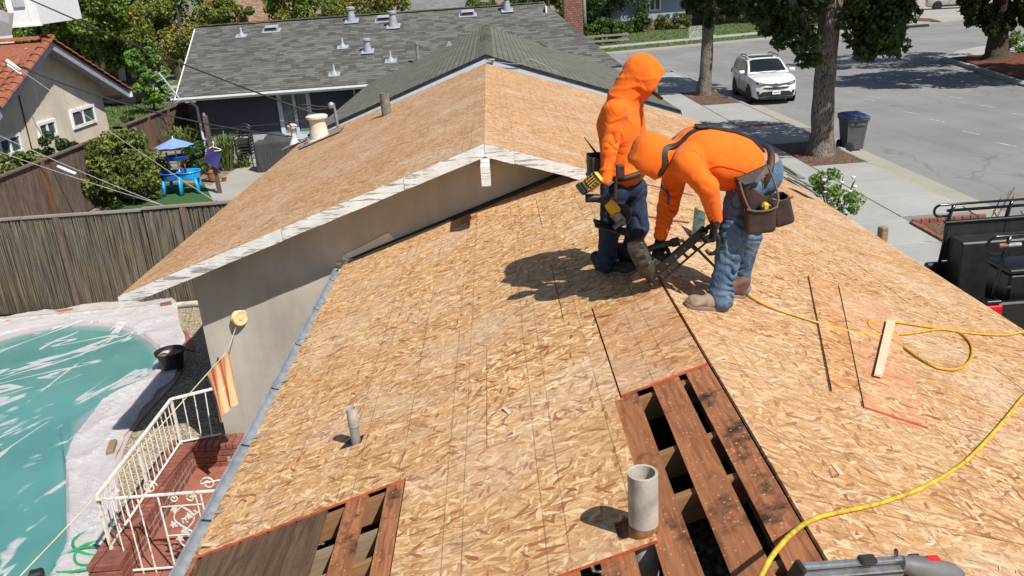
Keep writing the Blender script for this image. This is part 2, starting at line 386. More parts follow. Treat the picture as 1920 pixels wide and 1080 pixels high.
M = {}
M['osb'] = osb('osb', (1.04, .955, .87), 1.2, 1.0, 1.1)
M['osb_far'] = osb('osb_far', (1.02, .93, .93), 1.3, .83, 1.0, lines=.5)
M['osb_new'] = osb('osb_new', (1.0, .80, .66), 1.1, .92, 1.1, stain=((.52, .19, .10), .58, .45))
M['osb_right'] = osb('osb_right', (1.01, .94, .90), 1.25, .86, 1.05, lines=.45)
M['osb_loose'] = osb('osb_loose', (1.0, .96, .92), 1.1, .93, stain=((.50, .20, .12), .40, .6), lines=.3)
M['edge_red'] = simple('edge_red', (.50, .10, .045), .7, var=.3, scale=14)
M['edge_pale'] = simple('edge_pale', (.62, .50, .44), .7, var=.2, scale=14)
M['skip'] = wood('skip', (.17, .065, .03), (.52, .22, .095), 1.3, .75, 'Y', (4.5, .54, (.022, .017, .016)), speck=(30, .13, (.55, .33, .16)))
M['plank_dark'] = wood('plank_dark', (.045, .028, .018), (.20, .118, .068), 1.0, .8, 'Y', (2.2, .58, (.012, .011, .010)), speck=(45, .07, (.30, .22, .14)))
M['rafter'] = wood('rafter', (.20, .095, .04), (.42, .23, .11), 1.0, .8, 'X')
M['stud'] = wood('stud', (.20, .14, .085), (.36, .27, .17), 1.0, .8, 'X')
M['paint_white'] = simple('paint_white', (.74, .73, .70), .6, var=.1)
def peeling():
    t = NT('peeling_paint'); co = t.coord(rnd=1.0); n = t.noise(t.coord(scale=(1.4, 4, 20), rnd=1.0), 1.7, 9, .72, .35)
    w = t.noise(t.coord(scale=(3, 3, 30), rnd=1.0), 1.6, 5); pk = t.ramp(n, [(.55, 0), (.565, 1)])
    wood_c = t.ramp(w, [(.3, (.20, .175, .155)), (.7, (.40, .365, .335))]); paint = t.ramp(t.noise(co, 6, 5), [(.3, (.56, .55, .53)), (.7, (.72, .715, .69))])
    crk = t.ramp(t.noise(t.coord(scale=(2, 2, 34), rnd=1.0), 3, 6, .7), [(.64, 0), (.68, 1)]); c = t.mix(pk, paint, wood_c); c = t.mix(crk, c, (.22, .205, .19))
    t.bump(t.math('SUBTRACT', 1.0, t.math('MAXIMUM', pk, crk)), .7, .004); return t.fin(c, .65)
M['peel'] = peeling()
def stucco(name, c, blot=.2, bs=.02):
    t = NT(name); co = t.coord('World'); a = t.noise(co, .8, 5, .6); f = t.noise(co, 70, 4, .6)
    col = t.mix(t.ramp(a, [(.35, 0), (.65, 1)]), tuple(x*(1-blot) for x in c), tuple(x*(1+blot*.5) for x in c)); col = t.mix(.25, col, t.ramp(f, [(.3, .55), (.6, 1)]), 'MULTIPLY')
    st = t.noise(t.coord('World', scale=(3, 3, .35)), 2.2, 5, .6); col = t.mix(.4, col, t.ramp(st, [(.3, .72), (.6, 1)]), 'MULTIPLY')
    t.bump(f, .4, bs*.3); return t.fin(col, .9, .2)
M['stucco'] = stucco('stucco', (.47, .43, .375), .20)
M['stucco_beige'] = stucco('stucco_beige', (.66, .59, .48), .16)
M['patch'] = stucco('patch_stucco', (.66, .62, .55), .1)
M['navy'] = stucco('navy_wall', (.085, .094, .118), .08)
M['greywall'] = stucco('grey_wall', (.42, .43, .46), .08)
M['bluegrey'] = stucco('bluegrey_wall', (.34, .39, .46), .08)
M['galv'] = simple('galvanised', (.36, .39, .42), .42, .35, var=.2, scale=9)
M['galv_dull'] = simple('dull_sheet_metal', (.33, .33, .35), .55, .6, var=.2, scale=12)
M['rust_trim'] = simple('rusty_trim', (.27, .12, .05), .8, var=.5, scale=18)
M['pvc'] = simple('pale_pipe', (.44, .40, .34), .6, var=.25, scale=8, bump=.3)
M['pipe_old'] = simple('old_pipe', (.20, .175, .14), .75, var=.35, scale=10, bump=.3)
M['cream'] = simple('cream_vent', (.66, .58, .46), .5, var=.1)
M['flash'] = simple('grey_paint_vent', (.32, .34, .38), .5, var=.12)
M['black'] = simple('black_rubber', (.018, .018, .018), .5, var=.3)
M['black_gloss'] = simple('black_gloss', (.010, .010, .011), .18, var=.3, bump=0)
M['dark_metal'] = simple('dark_metal', (.05, .05, .052), .4, .6, var=.3)
M['shingle_grey'] = shingle('shingle_grey', (.088, .086, .08), (.195, .19, .175), course=.16, width=.30)
M['shingle_wing'] = shingle('shingle_wing', (.145, .145, .12), (.195, .195, .165), course=.145, width=.33)
M['shingle_brown'] = shingle('shingle_brown', (.24, .15, .10), (.38, .26, .19), course=.15, width=.16)
M['shingle_far'] = shingle('shingle_far', (.20, .20, .20), (.26, .26, .255))
M['terracotta'] = simple('terracotta_roof', (.29, .095, .052), .75, var=.22, scale=9, rnd=.18)
M['white'] = simple('white_trim', (.78, .78, .78), .5, var=.05, bump=.05)
M['bluewhite'] = simple('pale_blue_fascia', (.52, .58, .68), .5, var=.06)
def glassm(name, c, rough=.06):
    t = NT(name); n = t.noise(t.coord('World'), 1.2, 3); col = t.mix(n, c, tuple(x*1.8 for x in c)); return t.fin(col, rough, .7)
M['pane'] = glassm('window_glass', (.045, .075, .07)); M['pane_dark'] = glassm('window_glass_dark', (.06, .065, .08)); M['pane_door'] = glassm('door_glass', (.10, .135, .135)); M['car_glass'] = glassm('car_glass', (.012, .015, .017), .04)
M['fence'] = wood('fence_boards', (.030, .021, .017), (.25, .185, .15), 1.0, .85, 'Z', knots=False)
M['fence_post'] = wood('fence_post', (.11, .05, .025), (.22, .11, .06), .8, .85, 'Z', knots=False)
M['pole_wood'] = wood('dark_pole', (.07, .05, .038), (.19, .145, .115), .8, .85, 'Z', knots=False)
M['grey_wood'] = wood('weathered_wood', (.16, .14, .12), (.34, .31, .275), .8, .85, 'X', knots=False)
M['redwood'] = wood('redwood_board', (.27, .085, .035), (.46, .18, .08), .8, .7, 'X')
def bamboo():
    t = NT('bamboo_screen'); w = t.noise(t.coord('World', scale=(26, 26, 1.1)), 1.6, 5, .6); b = t.noise(t.coord('World'), .9, 5, .65, .4)
    c = t.ramp(w, [(.25, (.07, .060, .05)), (.5, (.18, .162, .138)), (.75, (.34, .31, .262))]); c = t.mix(t.ramp(b, [(.42, 0), (.6, 1)]), c, t.ramp(w, [(.25, (.06, .048, .034)), (.75, (.36, .295, .20))])); t.bump(w, .8, .01); return t.fin(c, .85, .2)
M['bamboo'] = bamboo()
M['lawn'] = simple('lawn_soil', (.085, .12, .035), .95, var=.4, scale=3)
M['turf'] = simple('artificial_turf', (.035, .10, .022), .9, var=.25, scale=40, bump=.5)
def gravelm(name, c0, c1, sc=45):
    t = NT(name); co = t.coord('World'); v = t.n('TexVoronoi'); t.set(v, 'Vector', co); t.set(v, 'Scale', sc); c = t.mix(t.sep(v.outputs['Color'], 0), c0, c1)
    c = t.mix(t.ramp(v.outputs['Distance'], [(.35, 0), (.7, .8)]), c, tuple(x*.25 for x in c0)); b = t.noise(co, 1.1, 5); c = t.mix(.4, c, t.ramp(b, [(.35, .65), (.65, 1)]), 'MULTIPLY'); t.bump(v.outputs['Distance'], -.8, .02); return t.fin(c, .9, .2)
M['gravel'] = gravelm('gravel', (.30, .24, .16), (.62, .53, .40), 34)
M['bark'] = gravelm('red_bark_mulch', (.11, .035, .02), (.34, .12, .07), 22)
M['bark_brown'] = gravelm('brown_mulch', (.10, .06, .04), (.30, .19, .13), 26)
M['soil'] = simple('dry_soil', (.24, .18, .12), .95, var=.3, scale=2.5)
def asphalt():
    t = NT('asphalt'); co = t.coord('World'); a = t.noise(co, .22, 6, .62); f = t.noise(co, 55, 3); tr = t.noise(t.coord('World', scale=(1, .08, 1), rot=(0, 0, R(-6))), 1.0, 5, .6)
    c = t.ramp(a, [(.3, (.20, .20, .20)), (.7, (.285, .28, .27))]); c = t.mix(.45, c, t.ramp(f, [(.3, .55), (.65, 1)]), 'MULTIPLY'); c = t.mix(.35, c, t.ramp(tr, [(.35, .65), (.6, 1)]), 'MULTIPLY')
    w = t.n('TexNoise'); t.set(w, 'Vector', co); t.set(w, 'Scale', .8); wa = t.n('VectorMath', operation='SCALE'); t.set(wa, '0', w.outputs['Color']); t.set(wa, 'Scale', 1.6); ad = t.n('VectorMath', operation='ADD'); t.set(ad, '0', co); t.set(ad, '1', wa.outputs[0])
    cr = t.voro(ad.outputs[0], .17, 'DISTANCE_TO_EDGE', 'Distance'); c = t.mix(t.ramp(cr, [(.002, .32), (.006, 0)]), c, (.05, .05, .052)); t.bump(f, .3, .01); return t.fin(c, .85, .3)
M['asphalt'] = asphalt()
def concrete(name, c, rough=.85):
    t = NT(name); co = t.coord('World'); a = t.noise(co, .7, 6, .65); f = t.noise(co, 40, 4); s = t.noise(co, 5, 5, .7)
    k = t.mix(t.ramp(a, [(.35, 0), (.65, 1)]), tuple(x*.86 for x in c), tuple(x*1.06 for x in c)); k = t.mix(t.math('MULTIPLY', t.rand(), .4), k, tuple(x*.82 for x in c)); k = t.mix(.25, k, t.ramp(f, [(.3, .6), (.6, 1)]), 'MULTIPLY'); k = t.mix(t.ramp(s, [(.62, 0), (.72, .5)]), k, tuple(x*.6 for x in c)); t.bump(f, .3, .006); return t.fin(k, rough, .3)
M['concrete'] = concrete('concrete', (.36, .36, .345)); M['kerb'] = concrete('kerb_concrete', (.36, .34, .29)); M['deck_pink'] = concrete('pool_deck_concrete', (.47, .37, .37)); M['patio'] = concrete('patio_concrete', (.38, .355, .315))
M['brickred'] = simple('red_brick', (.27, .095, .066), .85, var=.3, scale=11, rnd=.4, bump=.4)
M['brick_chim'] = simple('chimney_brick', (.28, .13, .10), .85, var=.3, scale=9, rnd=.5, bump=.4)
M['brick_tan'] = simple('tan_brick', (.34, .23, .16), .85, var=.3, scale=9, rnd=.5, bump=.4)
M['mortar'] = simple('mortar', (.42, .37, .32), .9, var=.2)
M['tile_floor'] = simple('terracotta_tile', (.34, .13, .09), .6, var=.15, rnd=.3)
M['roadpaint'] = simple('worn_road_paint', (.42, .42, .41), .8, var=.4, scale=8)
def railpaint():
    t = NT('rusty_white_paint'); n = t.noise(t.coord('World'), 16, 6, .7); c = t.mix(t.ramp(n, [(.56, 0), (.66, 1)]), (.70, .67, .61), (.30, .13, .06)); t.bump(n, .3, .004); return t.fin(c, .55)
M['rail'] = railpaint()
def barkm(name, c0, c1, sc=1.0):
    t = NT(name); w = t.noise(t.coord('World', scale=(9*sc, 9*sc, 1.6*sc)), 2.2, 7, .7, 1.4); v = t.voro(t.coord('World', scale=(12*sc, 12*sc, 2.2*sc)), 1.6, 'DISTANCE_TO_EDGE', 'Distance')
    c = t.ramp(w, [(.25, c0), (.7, c1)]); c = t.mix(t.ramp(v, [(.03, .7), (.12, 0)]), c, tuple(x*.3 for x in c0)); t.bump(t.math('ADD', w, t.math('MINIMUM', v, .2)), .9, .05); return t.fin(c, .9, .2)
M['trunk'] = barkm('grey_bark', (.10, .082, .065), (.32, .275, .23)); M['trunk_dark'] = barkm('dark_bark', (.05, .04, .03), (.14, .11, .08))
M['leaf_maple'] = leafmat('maple_leaf', (.020, .042, .010), (.048, .085, .018)); M['leaf_street'] = leafmat('street_tree_leaf', (.014, .032, .009), (.038, .066, .015), (.11, .13, .02), .3)
M['leaf_green'] = leafmat('garden_leaf', (.04, .085, .014), (.19, .29, .04), (.32, .36, .05), .75); M['leaf_gold'] = leafmat('turning_leaf', (.06, .11, .018), (.25, .30, .045), (.46, .24, .05), .7)
M['leaf_citrus'] = leafmat('citrus_leaf', (.08, .17, .03), (.20, .32, .06)); M['leaf_bush'] = leafmat('bush_leaf', (.05, .09, .016), (.19, .23, .035), (.36, .30, .05), .7); M['leaf_hedge'] = leafmat('hedge_leaf', (.045, .085, .015), (.11, .16, .03))
M['leaf_dark'] = leafmat('dark_shrub_leaf', (.02, .045, .012), (.06, .10, .02)); M['leaf_strap'] = leafmat('strap_leaf', (.08, .13, .03), (.19, .24, .07)); M['grassb'] = leafmat('grass_blade', (.07, .12, .028), (.15, .20, .055), (.26, .23, .10), .6); M['petal'] = simple('white_petal', (.8, .8, .76), .6, var=.05)
M['leaf_drygrass'] = leafmat('dry_grass_blade', (.34, .29, .14), (.52, .45, .24))
def cloth(name, c, rough=.85, folds=True, var=.12, scale=7):
    t = NT(name); co = t.coord('World'); a = t.noise(co, scale, 5, .6); w = t.noise(t.coord('World', scale=(1, 1, .55)), 22, 4, .6, 1.0); k = t.mix(a, tuple(x*(1-var) for x in c), tuple(min(1, x*(1+var*.6)) for x in c))
    cr = t.noise(t.coord('World', scale=(1, 1, .6), rot=(.3, .5, .2)), 5.5, 1.5, .4, 1.0); rd = t.math('POWER', t.math('ABSOLUTE', t.math('SUBTRACT', t.math('MULTIPLY', cr, 2.0), 1.0)), .5)
    cr2 = t.noise(t.coord('World', scale=(1.2, 1, .5), rot=(.1, -.6, .2), loc=(3, 1, 2)), 8, 1, .4, .8); rd2 = t.math('POWER', t.math('ABSOLUTE', t.math('SUBTRACT', t.math('MULTIPLY', cr2, 2.0), 1.0)), .5)
    pt = t.ramp(t.noise(co, 3.2, 2), [(.42, .15), (.62, 1)]); h = t.math('ADD', t.math('MULTIPLY', w, .12), t.math('MULTIPLY', pt, t.math('ADD', rd, t.math('MULTIPLY', rd2, .5)))); t.bump(h, .30, .03); t.set(t.b, 'Sheen Weight', .1); return t.fin(k, rough, .2)
M['orange'] = cloth('orange_knit', (.80, .150, .010)); M['orange_dark'] = cloth('orange_seam', (.60, .10, .01))
def denim(name, c, worn=.5):
    t = NT(name); co = t.coord('World'); a = t.noise(t.coord('World', scale=(1, 1, .5)), 7, 5, .65); w = t.noise(co, 160, 2); st = t.noise(t.coord('World', scale=(1, 1, .35)), 26, 4, .6, 1.2)
    k = t.mix(t.ramp(a, [(.38, 0), (.68, worn)]), c, (.20, .30, .42)); k = t.mix(.35, k, t.ramp(st, [(.35, .55), (.6, 1)]), 'MULTIPLY'); k = t.mix(.3, k, t.ramp(w, [(.35, .6), (.65, 1)]), 'MULTIPLY'); t.bump(st, .5, .02); return t.fin(k, .85, .2)
M['denim'] = denim('blue_denim', (.062, .105, .18), .75); M['denim_dark'] = denim('navy_denim', (.024, .036, .078), .1)
M['skin'] = simple('skin', (.42, .22, .14), .5, var=.1); M['glove'] = cloth('black_glove', (.012, .012, .013), .7); M['leather'] = simple('brown_leather', (.040, .024, .018), .6, var=.35, scale=10, bump=.4)
M['leather_edge'] = simple('pale_leather_edge', (.14, .09, .065), .7, var=.3); M['boot'] = simple('tan_suede', (.27, .20, .145), .9, var=.25, scale=16, bump=.5); M['boot_sole'] = simple('boot_sole', (.20, .155, .12), .8, var=.25); M['boot_brown'] = simple('brown_boot', (.14, .06, .035), .7, var=.3)
M['boot_black'] = simple('black_boot', (.02, .018, .017), .6, var=.3)
M['yellow'] = simple('tool_yellow', (.72, .44, .015), .45, var=.12); M['tool_dark'] = simple('tool_black', (.022, .021, .02), .45, var=.35, scale=14); M['tool_brown'] = simple('worn_tool_casing', (.075, .062, .045), .5, .3, var=.4, scale=20); M['tool_grey'] = simple('tool_grey', (.30, .30, .30), .35, .7, var=.2); M['alu'] = simple('brushed_aluminium', (.50, .51, .52), .32, .85, var=.15, scale=30); M['tool_red'] = simple('tool_red', (.55, .02, .015), .35)
M['casing_grey'] = simple('grey_casing', (.12, .12, .125), .5, var=.25)
M['hose_yellow'] = simple('yellow_hose', (.56, .32, .035), .5, var=.2, scale=20); M['hose_bright'] = simple('bright_yellow_hose', (.58, .39, .035), .6, var=.3, scale=18); M['hose_red'] = simple('red_hose', (.30, .07, .045), .6); M['hose_green'] = simple('green_hose', (.02, .30, .12), .4)
M['pine'] = wood('pale_pine', (.55, .38, .24), (.72, .55, .40), 1.0, .7, 'Y', knots=False)
M['car_white'] = simple('white_car_paint', (.68, .69, .70), .16, var=.02, bump=0, spec=.6); M['car_black'] = simple('black_truck_paint', (.012, .013, .015), .14, var=.1, bump=0, spec=.6); M['car_beige'] = simple('beige_car_paint', (.50, .47, .41), .18, .2, var=.03, bump=0); M['car_trim'] = simple('black_car_trim', (.02, .02, .021), .5, var=.2); M['rim'] = simple('dark_rim', (.10, .10, .105), .3, .8); M['tyre'] = simple('tyre', (.018, .018, .018), .85, var=.3); M['lamp'] = simple('headlamp_glass', (.30, .32, .35), .1, .3, bump=0); M['lamp_red'] = simple('tail_lamp', (.50, .01, .012), .12, bump=0)
M['bin'] = simple('grey_bin_plastic', (.085, .095, .10), .5, var=.12); M['bin_blue'] = simple('blue_bin_lid', (.03, .07, .20), .45, var=.1)
M['play_blue'] = simple('play_table_blue', (.01, .33, .72), .35, var=.06); M['play_navy'] = simple('play_table_darker_blue', (.02, .12, .38), .4); M['play_cloth'] = cloth('blue_parasol_cloth', (.20, .30, .66)); M['purple'] = cloth('purple_cloth', (.055, .045, .19))
M['play_green'] = simple('play_green', (.10, .30, .05), .4)
M['cover'] = cloth('grill_cover', (.055, .058, .06), .75); M['pot'] = simple('black_pot', (.02, .021, .022), .4, var=.3); M['soil_dark'] = simple('pot_soil', (.25, .15, .10), .9, var=.4, scale=20)
M['cable'] = simple('cable', (.03, .03, .032), .6); M['cable_grey'] = simple('grey_cable', (.34, .34, .34), .5)
M['rope'] = simple('clothes_line', (.62, .55, .33), .7); M['reel'] = simple('line_reel', (.68, .56, .30), .45, var=.08)
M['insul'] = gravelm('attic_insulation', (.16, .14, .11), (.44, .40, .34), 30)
def towel():
    t = NT('striped_towel'); s = t.n('SeparateXYZ'); t.set(s, '0', t.n('TexCoord').outputs['UV'])
    c = t.ramp(s.outputs[0], [(0, (.72, .34, .20)), (.10, (.74, .52, .28)), (.22, (.74, .30, .18)), (.36, (.62, .10, .08)), (.44, (.74, .40, .22)), (.56, (.74, .55, .30)), (.66, (.72, .36, .20)), (.74, (.62, .09, .08)), (.83, (.74, .42, .22)), (.92, (.75, .58, .32))])
    for e in t.t.nodes:
        if e.type == 'VALTORGB': e.color_ramp.interpolation = 'CONSTANT'
    f = t.noise(t.coord(), 160, 2); t.bump(f, .5, .006); return t.fin(c, .9, .1)
M['towel'] = towel()
def waterm():
    t = NT('pool_water'); n = t.noise(t.coord('World'), .55, 5, .55); c = t.ramp(n, [(.3, (.040, .235, .215)), (.7, (.085, .33, .30))]); r = t.noise(t.coord('World'), 3.0, 3); t.bump(r, .12, .02); return t.fin(c, .08, .5)
M['water'] = waterm()
def plasticm():
    """milky sheeting: nearly clear where it lies wet on the water, whiter where it is dry, bunched and folded, with sky glints painted in as white streaks (Col attribute = how dry)"""
    t = NT('plastic_sheeting');
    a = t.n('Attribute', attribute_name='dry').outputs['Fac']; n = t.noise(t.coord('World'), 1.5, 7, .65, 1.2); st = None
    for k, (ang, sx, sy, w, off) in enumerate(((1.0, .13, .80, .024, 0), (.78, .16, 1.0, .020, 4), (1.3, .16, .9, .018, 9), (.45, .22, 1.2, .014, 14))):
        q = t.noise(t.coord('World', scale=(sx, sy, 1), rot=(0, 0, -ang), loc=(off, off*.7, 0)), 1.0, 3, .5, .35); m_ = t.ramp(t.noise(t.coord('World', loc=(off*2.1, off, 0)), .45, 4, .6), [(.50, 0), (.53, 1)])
        d = t.math('ABSOLUTE', t.math('SUBTRACT', q, .5)); f_ = t.math('MULTIPLY', t.ramp(d, [(w*.55, 1), (w*.72, 0)]), m_); st = f_ if st is None else t.math('MAXIMUM', st, f_)  # white streaks painted for bright sky reflected on folds and lifted film
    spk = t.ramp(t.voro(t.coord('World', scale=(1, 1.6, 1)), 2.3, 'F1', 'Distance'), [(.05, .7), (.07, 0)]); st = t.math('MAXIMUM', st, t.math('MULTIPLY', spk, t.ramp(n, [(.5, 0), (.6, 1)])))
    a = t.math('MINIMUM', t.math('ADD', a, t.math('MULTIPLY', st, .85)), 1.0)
    wr = t.noise(t.coord('World', scale=(1, 2.5, 1), rot=(0, 0, .6)), 4, 7, .7, 1.8)
    df = t.n('BsdfDiffuse'); t.set(df, 'Color', (.90, .88, .90)); tl = t.n('BsdfTranslucent'); t.set(tl, 'Color', (.8, .8, .82)); mm = t.n('MixShader'); t.set(mm, '0', .2); t.set(mm, '1', df); t.set(mm, '2', tl)
    gl = t.n('BsdfGlossy'); t.set(gl, 'Roughness', .16); bp = t.n('Bump'); t.set(bp, 'Height', wr); t.set(bp, 'Strength', t.math('ADD', .015, t.math('MULTIPLY', a, .8))); t.set(bp, 'Distance', .08); t.set(gl, 'Normal', bp.outputs[0]); t.set(df, 'Normal', bp.outputs[0])
    tp = t.n('BsdfTransparent'); t.set(tp, 'Color', (.95, .97, .97))
    f = t.math('ADD', t.math('MULTIPLY', a, .74), t.math('MULTIPLY', n, .12)); m = t.n('MixShader'); t.set(m, '0', f); t.set(m, '1', tp); t.set(m, '2', mm)
    m2 = t.n('MixShader'); t.set(m2, '0', .10); t.set(m2, '1', m); t.set(m2, '2', gl); t.set(t.out, 'Surface', m2); return t.m
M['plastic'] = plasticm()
# ---------------------------------------------------------------- the house being re-roofed
CM = 1/math.sqrt(1+M3*M3); SM = M3*CM
house = thing('house', 'stucco house with stripped roof being covered in bare wood sheathing panels', 'house')
def slope_frame(side, x0, y0, up=0.0):
    """matrix: local x along the slope, y along the ridge, z the normal; origin on the roof surface at x0"""
    if side == 'L': c0, c2, z = Vector((CM, 0, SM)), Vector((-SM, 0, CM)), zL(x0)
    elif side == 'FL': c0, c2, z = Vector((CM, 0, SM)), Vector((-SM, 0, CM)), zFL(x0)
    else: c0, c2, z = Vector((CM, 0, -SM)), Vector((SM, 0, CM)), zRt(x0)
    o = Vector((x0, y0, z)) + c2*up
    return Matrix(((c0.x, 0, c2.x, o.x), (c0.y, 1, c2.y, o.y), (c0.z, 0, c2.z, o.z), (0, 0, 0, 1)))
TH = .015
def osb_panel(side, x0, x1, y0, y1, mat, notch=None, up=0.0, red=()):
    fr = slope_frame(side, x0, y0, up); L = (x1-x0)/CM; W = y1-y0; g = .003
    if notch is None: pts = [(g, g), (L-g, g), (L-g, W-g), (g, W-g)]
    else: pts = [(p/CM, q) for p, q in notch]
    mb = MB(); mb.prism([(p, q, -TH) for p, q in pts], (0, 0, TH))
    me = mb.mesh('osb_panel', [M[mat], M['edge_red']])
    for p in me.polygons:
        if abs(p.normal.z) < .1 and p.normal.y < -.5 and red: p.material_index = 1
    o = link('osb_panel', me, house); o.matrix_world = fr; o.matrix_parent_inverse = Matrix.Identity(4); o.matrix_local = fr
    return o
XG = -1.95                                       # gutter edge of the near left slope
def row(side, xs, y0, y1, mat, red=False):
    for a, b in zip(xs[:-1], xs[1:]): osb_panel(side, a, b, y0, y1, mat, up=random.uniform(-.0012, .0012), red=red)
W8, W4 = 2.44*CM, 1.22*CM
row('L', [XG, XG+.72, XG+.72+W4*.9], 4.07, 5.29, 'osb', True); row('L', [XG+.72+W4*.9, .565], 4.07, 5.42, 'osb')
osb_panel('L', XG, XG+.72+W4*.9, 5.29, 5.42, 'osb')
row('L', [XG, XG+W8, XR], 5.42, 6.51, 'osb'); row('L', [XG, XG+W4, XR], 6.51, 7.73, 'osb'); row('L', [XG, XG+W8, XR], 7.73, 8.95, 'osb')
osb_panel('L', XG, XR, 8.95, 9.47, 'osb')
osb_panel('L', .569, XR-.004, 4.085, 5.418, 'osb_new', red=True, up=.001)
osb_panel('L', -.655, .528, 2.84, 4.068, 'osb', red=True, notch=[(0, 0), (1.183, 0), (1.183, .075), (1.035, .075), (1.035, .20), (1.183, .20), (1.183, 1.226), (0, 1.226)])
# right slope (near part, then coplanar with the far gable)
ys = [1.0, 1.62, 2.84, 4.06, 5.28, 6.50, 7.72, 9.0]
for i, (a, b) in enumerate(zip(ys[:-1], ys[1:])):
    row('R', [XR+.012, XR+.012+W8, 4.45] if i % 2 else [XR+.012, XR+.012+W4, 4.45], a, b, 'osb_right')
ys = [9.0, 10.22, 11.44, 12.66, 13.88, 15.1, 16.32, 17.54, 18.85]
for i, (a, b) in enumerate(zip(ys[:-1], ys[1:])):
    row('R', [XF, XF+W8, 4.45] if i % 2 else [XF, XF+W4, XF+W4+W8, 4.45], a, b, 'osb_far')
    row('FL', [-4.42, -4.42+W8, XF] if i % 2 else [-4.42, -4.42+W4, -4.42+W4+W8, XF], a, b, 'osb_far')
# skip boards, old planks and rafters seen in the openings
def board(side, x0, x1, y0, y1, mat, th=.02, up=-TH-.001, name='roof_board', tilt=0, label=None):
    fr = slope_frame(side, x0, y0, up); L = (x1-x0)/CM; mb = MB()
    n = 8; W = y1-y0; e = [random.uniform(-.002, .002) for _ in range(2*n+2)]
    top = [(e[i], W*i/n) for i in range(n+1)] + [(L+e[n+1+i], W*(n-i)/n) for i in range(n+1)]
    mb.prism([(p, q, -th) for p, q in top], (0, 0, th))
    o = link(name, mb.mesh(name, M[mat]), house); o.matrix_local = fr; return tag(o, label)
for a, b in ((.512, .652), (.742, .882), (.925, 1.046)): board('L', a, b, 1.0, 4.6, 'skip')
for a, b in ((.09, .20), (.29, .43), ): board('L', a, b, 1.0, 3.4, 'skip')
for a, b in ((-1.02, -.892), (-.775, -.62)): board('L', a, b, 1.0, 4.6, 'skip')
for a, b in ((-1.90, -1.668), (-1.652, -1.497), (-1.481, -1.322), (-1.307, -1.135)): board('L', a, b, 1.0, 4.35, 'plank_dark', label='blackened old roof plank')
for a, b in ((-.40, -.26), (-.16, -.02)): board('L', a, b, 1.0, 3.4, 'skip')
for y in (1.3, 1.9, 2.53, 3.12, 3.48, 4.05, 4.7):
    fr = slope_frame('L', XG+.1, y-.02, -TH-.022); mb = MB(); mb.box((1.5, .02, -.07), (2.98, .04, .14))
    o = link('rafter', mb.mesh('rafter', M['rafter']), house); o.matrix_local = fr
for y in (2.9, 3.71): 
    fr = slope_frame('L', XG+.1, y-.02, -TH-.022); mb = MB(); mb.box((.75, .02, -.07), (1.5, .045, .14))
    o = link('rafter', mb.mesh('rafter', M['stud']), house); o.matrix_local = fr
MB().box((1.03, 5.2, 3.12), (.04, 8.6, .2)).obj('ridge_board', M['rafter'], house)
mb = MB(); mb.tube([(.95, 2.72, 3.05), (.55, 2.35, 2.25)], .025, 4); mb.obj('collar_brace', M['pine'], house)
# attic floor with loose fill under the opening
def attic(u, v):
    x = -1.7+5.6*u; y = .9+8.4*v; return (x, y, 2.13+.05*math.sin(x*7.1+y*3)+.05*math.sin(y*9.3-x*4)+.03*math.sin(x*23)*math.sin(y*19))
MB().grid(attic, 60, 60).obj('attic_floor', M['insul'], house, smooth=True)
for y in (1.6, 2.2, 2.8, 3.4, 4.0):
    MB().box((-.9, y, 2.22), (1.6, .045, .14)).obj('ceiling_joist', M['stud'], house)
# walls
wm = MB(); WX = -3.75
wm.prism([(WX, 9.5, -.25), (4.1, 9.5, -.25), (4.1, 9.5, 2.15), (XF, 9.5, zFL(XF)-.10), (WX, 9.5, zFL(WX)-.10)], (0, .15, 0))
wm.prism([(WX, 9.655, -.25), (WX, 18.3, -.25), (WX, 18.3, zFL(WX)-.10), (WX, 9.655, zFL(WX)-.10)], (.15, 0, 0))
wm.prism([(WX+.155, 18.3, -.25), (4.1, 18.3, -.25), (4.1, 18.3, 2.15), (XF, 18.3, zFL(XF)-.10), (WX+.155, 18.3, zFL(WX+.155)-.10)], (0, -.15, 0))
wm.prism([(-1.62, .8, -.25), (-1.62, 9.495, -.25), (-1.62, 9.495, 2.18), (-1.62, .8, 2.18)], (-.12, 0, 0))
wm.prism([(4.1, .8, -.05), (4.1, 9.495, -.05), (4.1, 9.495, 2.15), (4.1, .8, 2.15)], (-.15, 0, 0)); wm.prism([(4.1, 9.655, -.05), (4.1, 18.145, -.05), (4.1, 18.145, 2.15), (4.1, 9.655, 2.15)], (-.15, 0, 0))
wm.prism([(-1.73, .8, -.2), (3.94, .8, -.2), (3.94, .8, 2.15), (XR, .8, 3.1), (-1.73, .8, 2.2)], (0, .12, 0))
wm.obj('wall', M['stucco'], house, label='grey stucco wall under the gable')
# fascia of the gable, peeling white paint, made of lengths of board
def rake(xa, xb, y, h=.135, th=.035, name='fascia_board', mat='peel', dz=-.002, side='FL', n=6):
    zf_ = zFL if side == 'FL' else zRt
    mb = MB(); top = []; bot = []
    for i in range(n+1):
        x = xa+(xb-xa)*i/n; top.append((x, y, zf_(x)+dz)); bot.append((x, y, zf_(x)+dz-h+random.uniform(-.004, .004)))
    mb.prism(top+bot[::-1], (0, -th, 0)); return mb.obj(name, M[mat], house)
for a, b in ((-4.42, -2.47), (-2.465, -1.06), (-1.055, XF-.002)): rake(a, b, 8.998)
rake(XF+.002, .16, 8.998, side='R'); rake(.163, .93, 8.998, h=.125, side='R')
for s, a, b in (('FL', -4.42, XF), ('R', XF, 4.45)): rake(a, b, 18.89, side=s)
mb = MB(); mb.box((XF, 9.0, zFL(XF)-.255), (.095, 1.0, .2)); mb.obj('beam_end', M['peel'], house)
mb = MB()       # soffit under the overhang
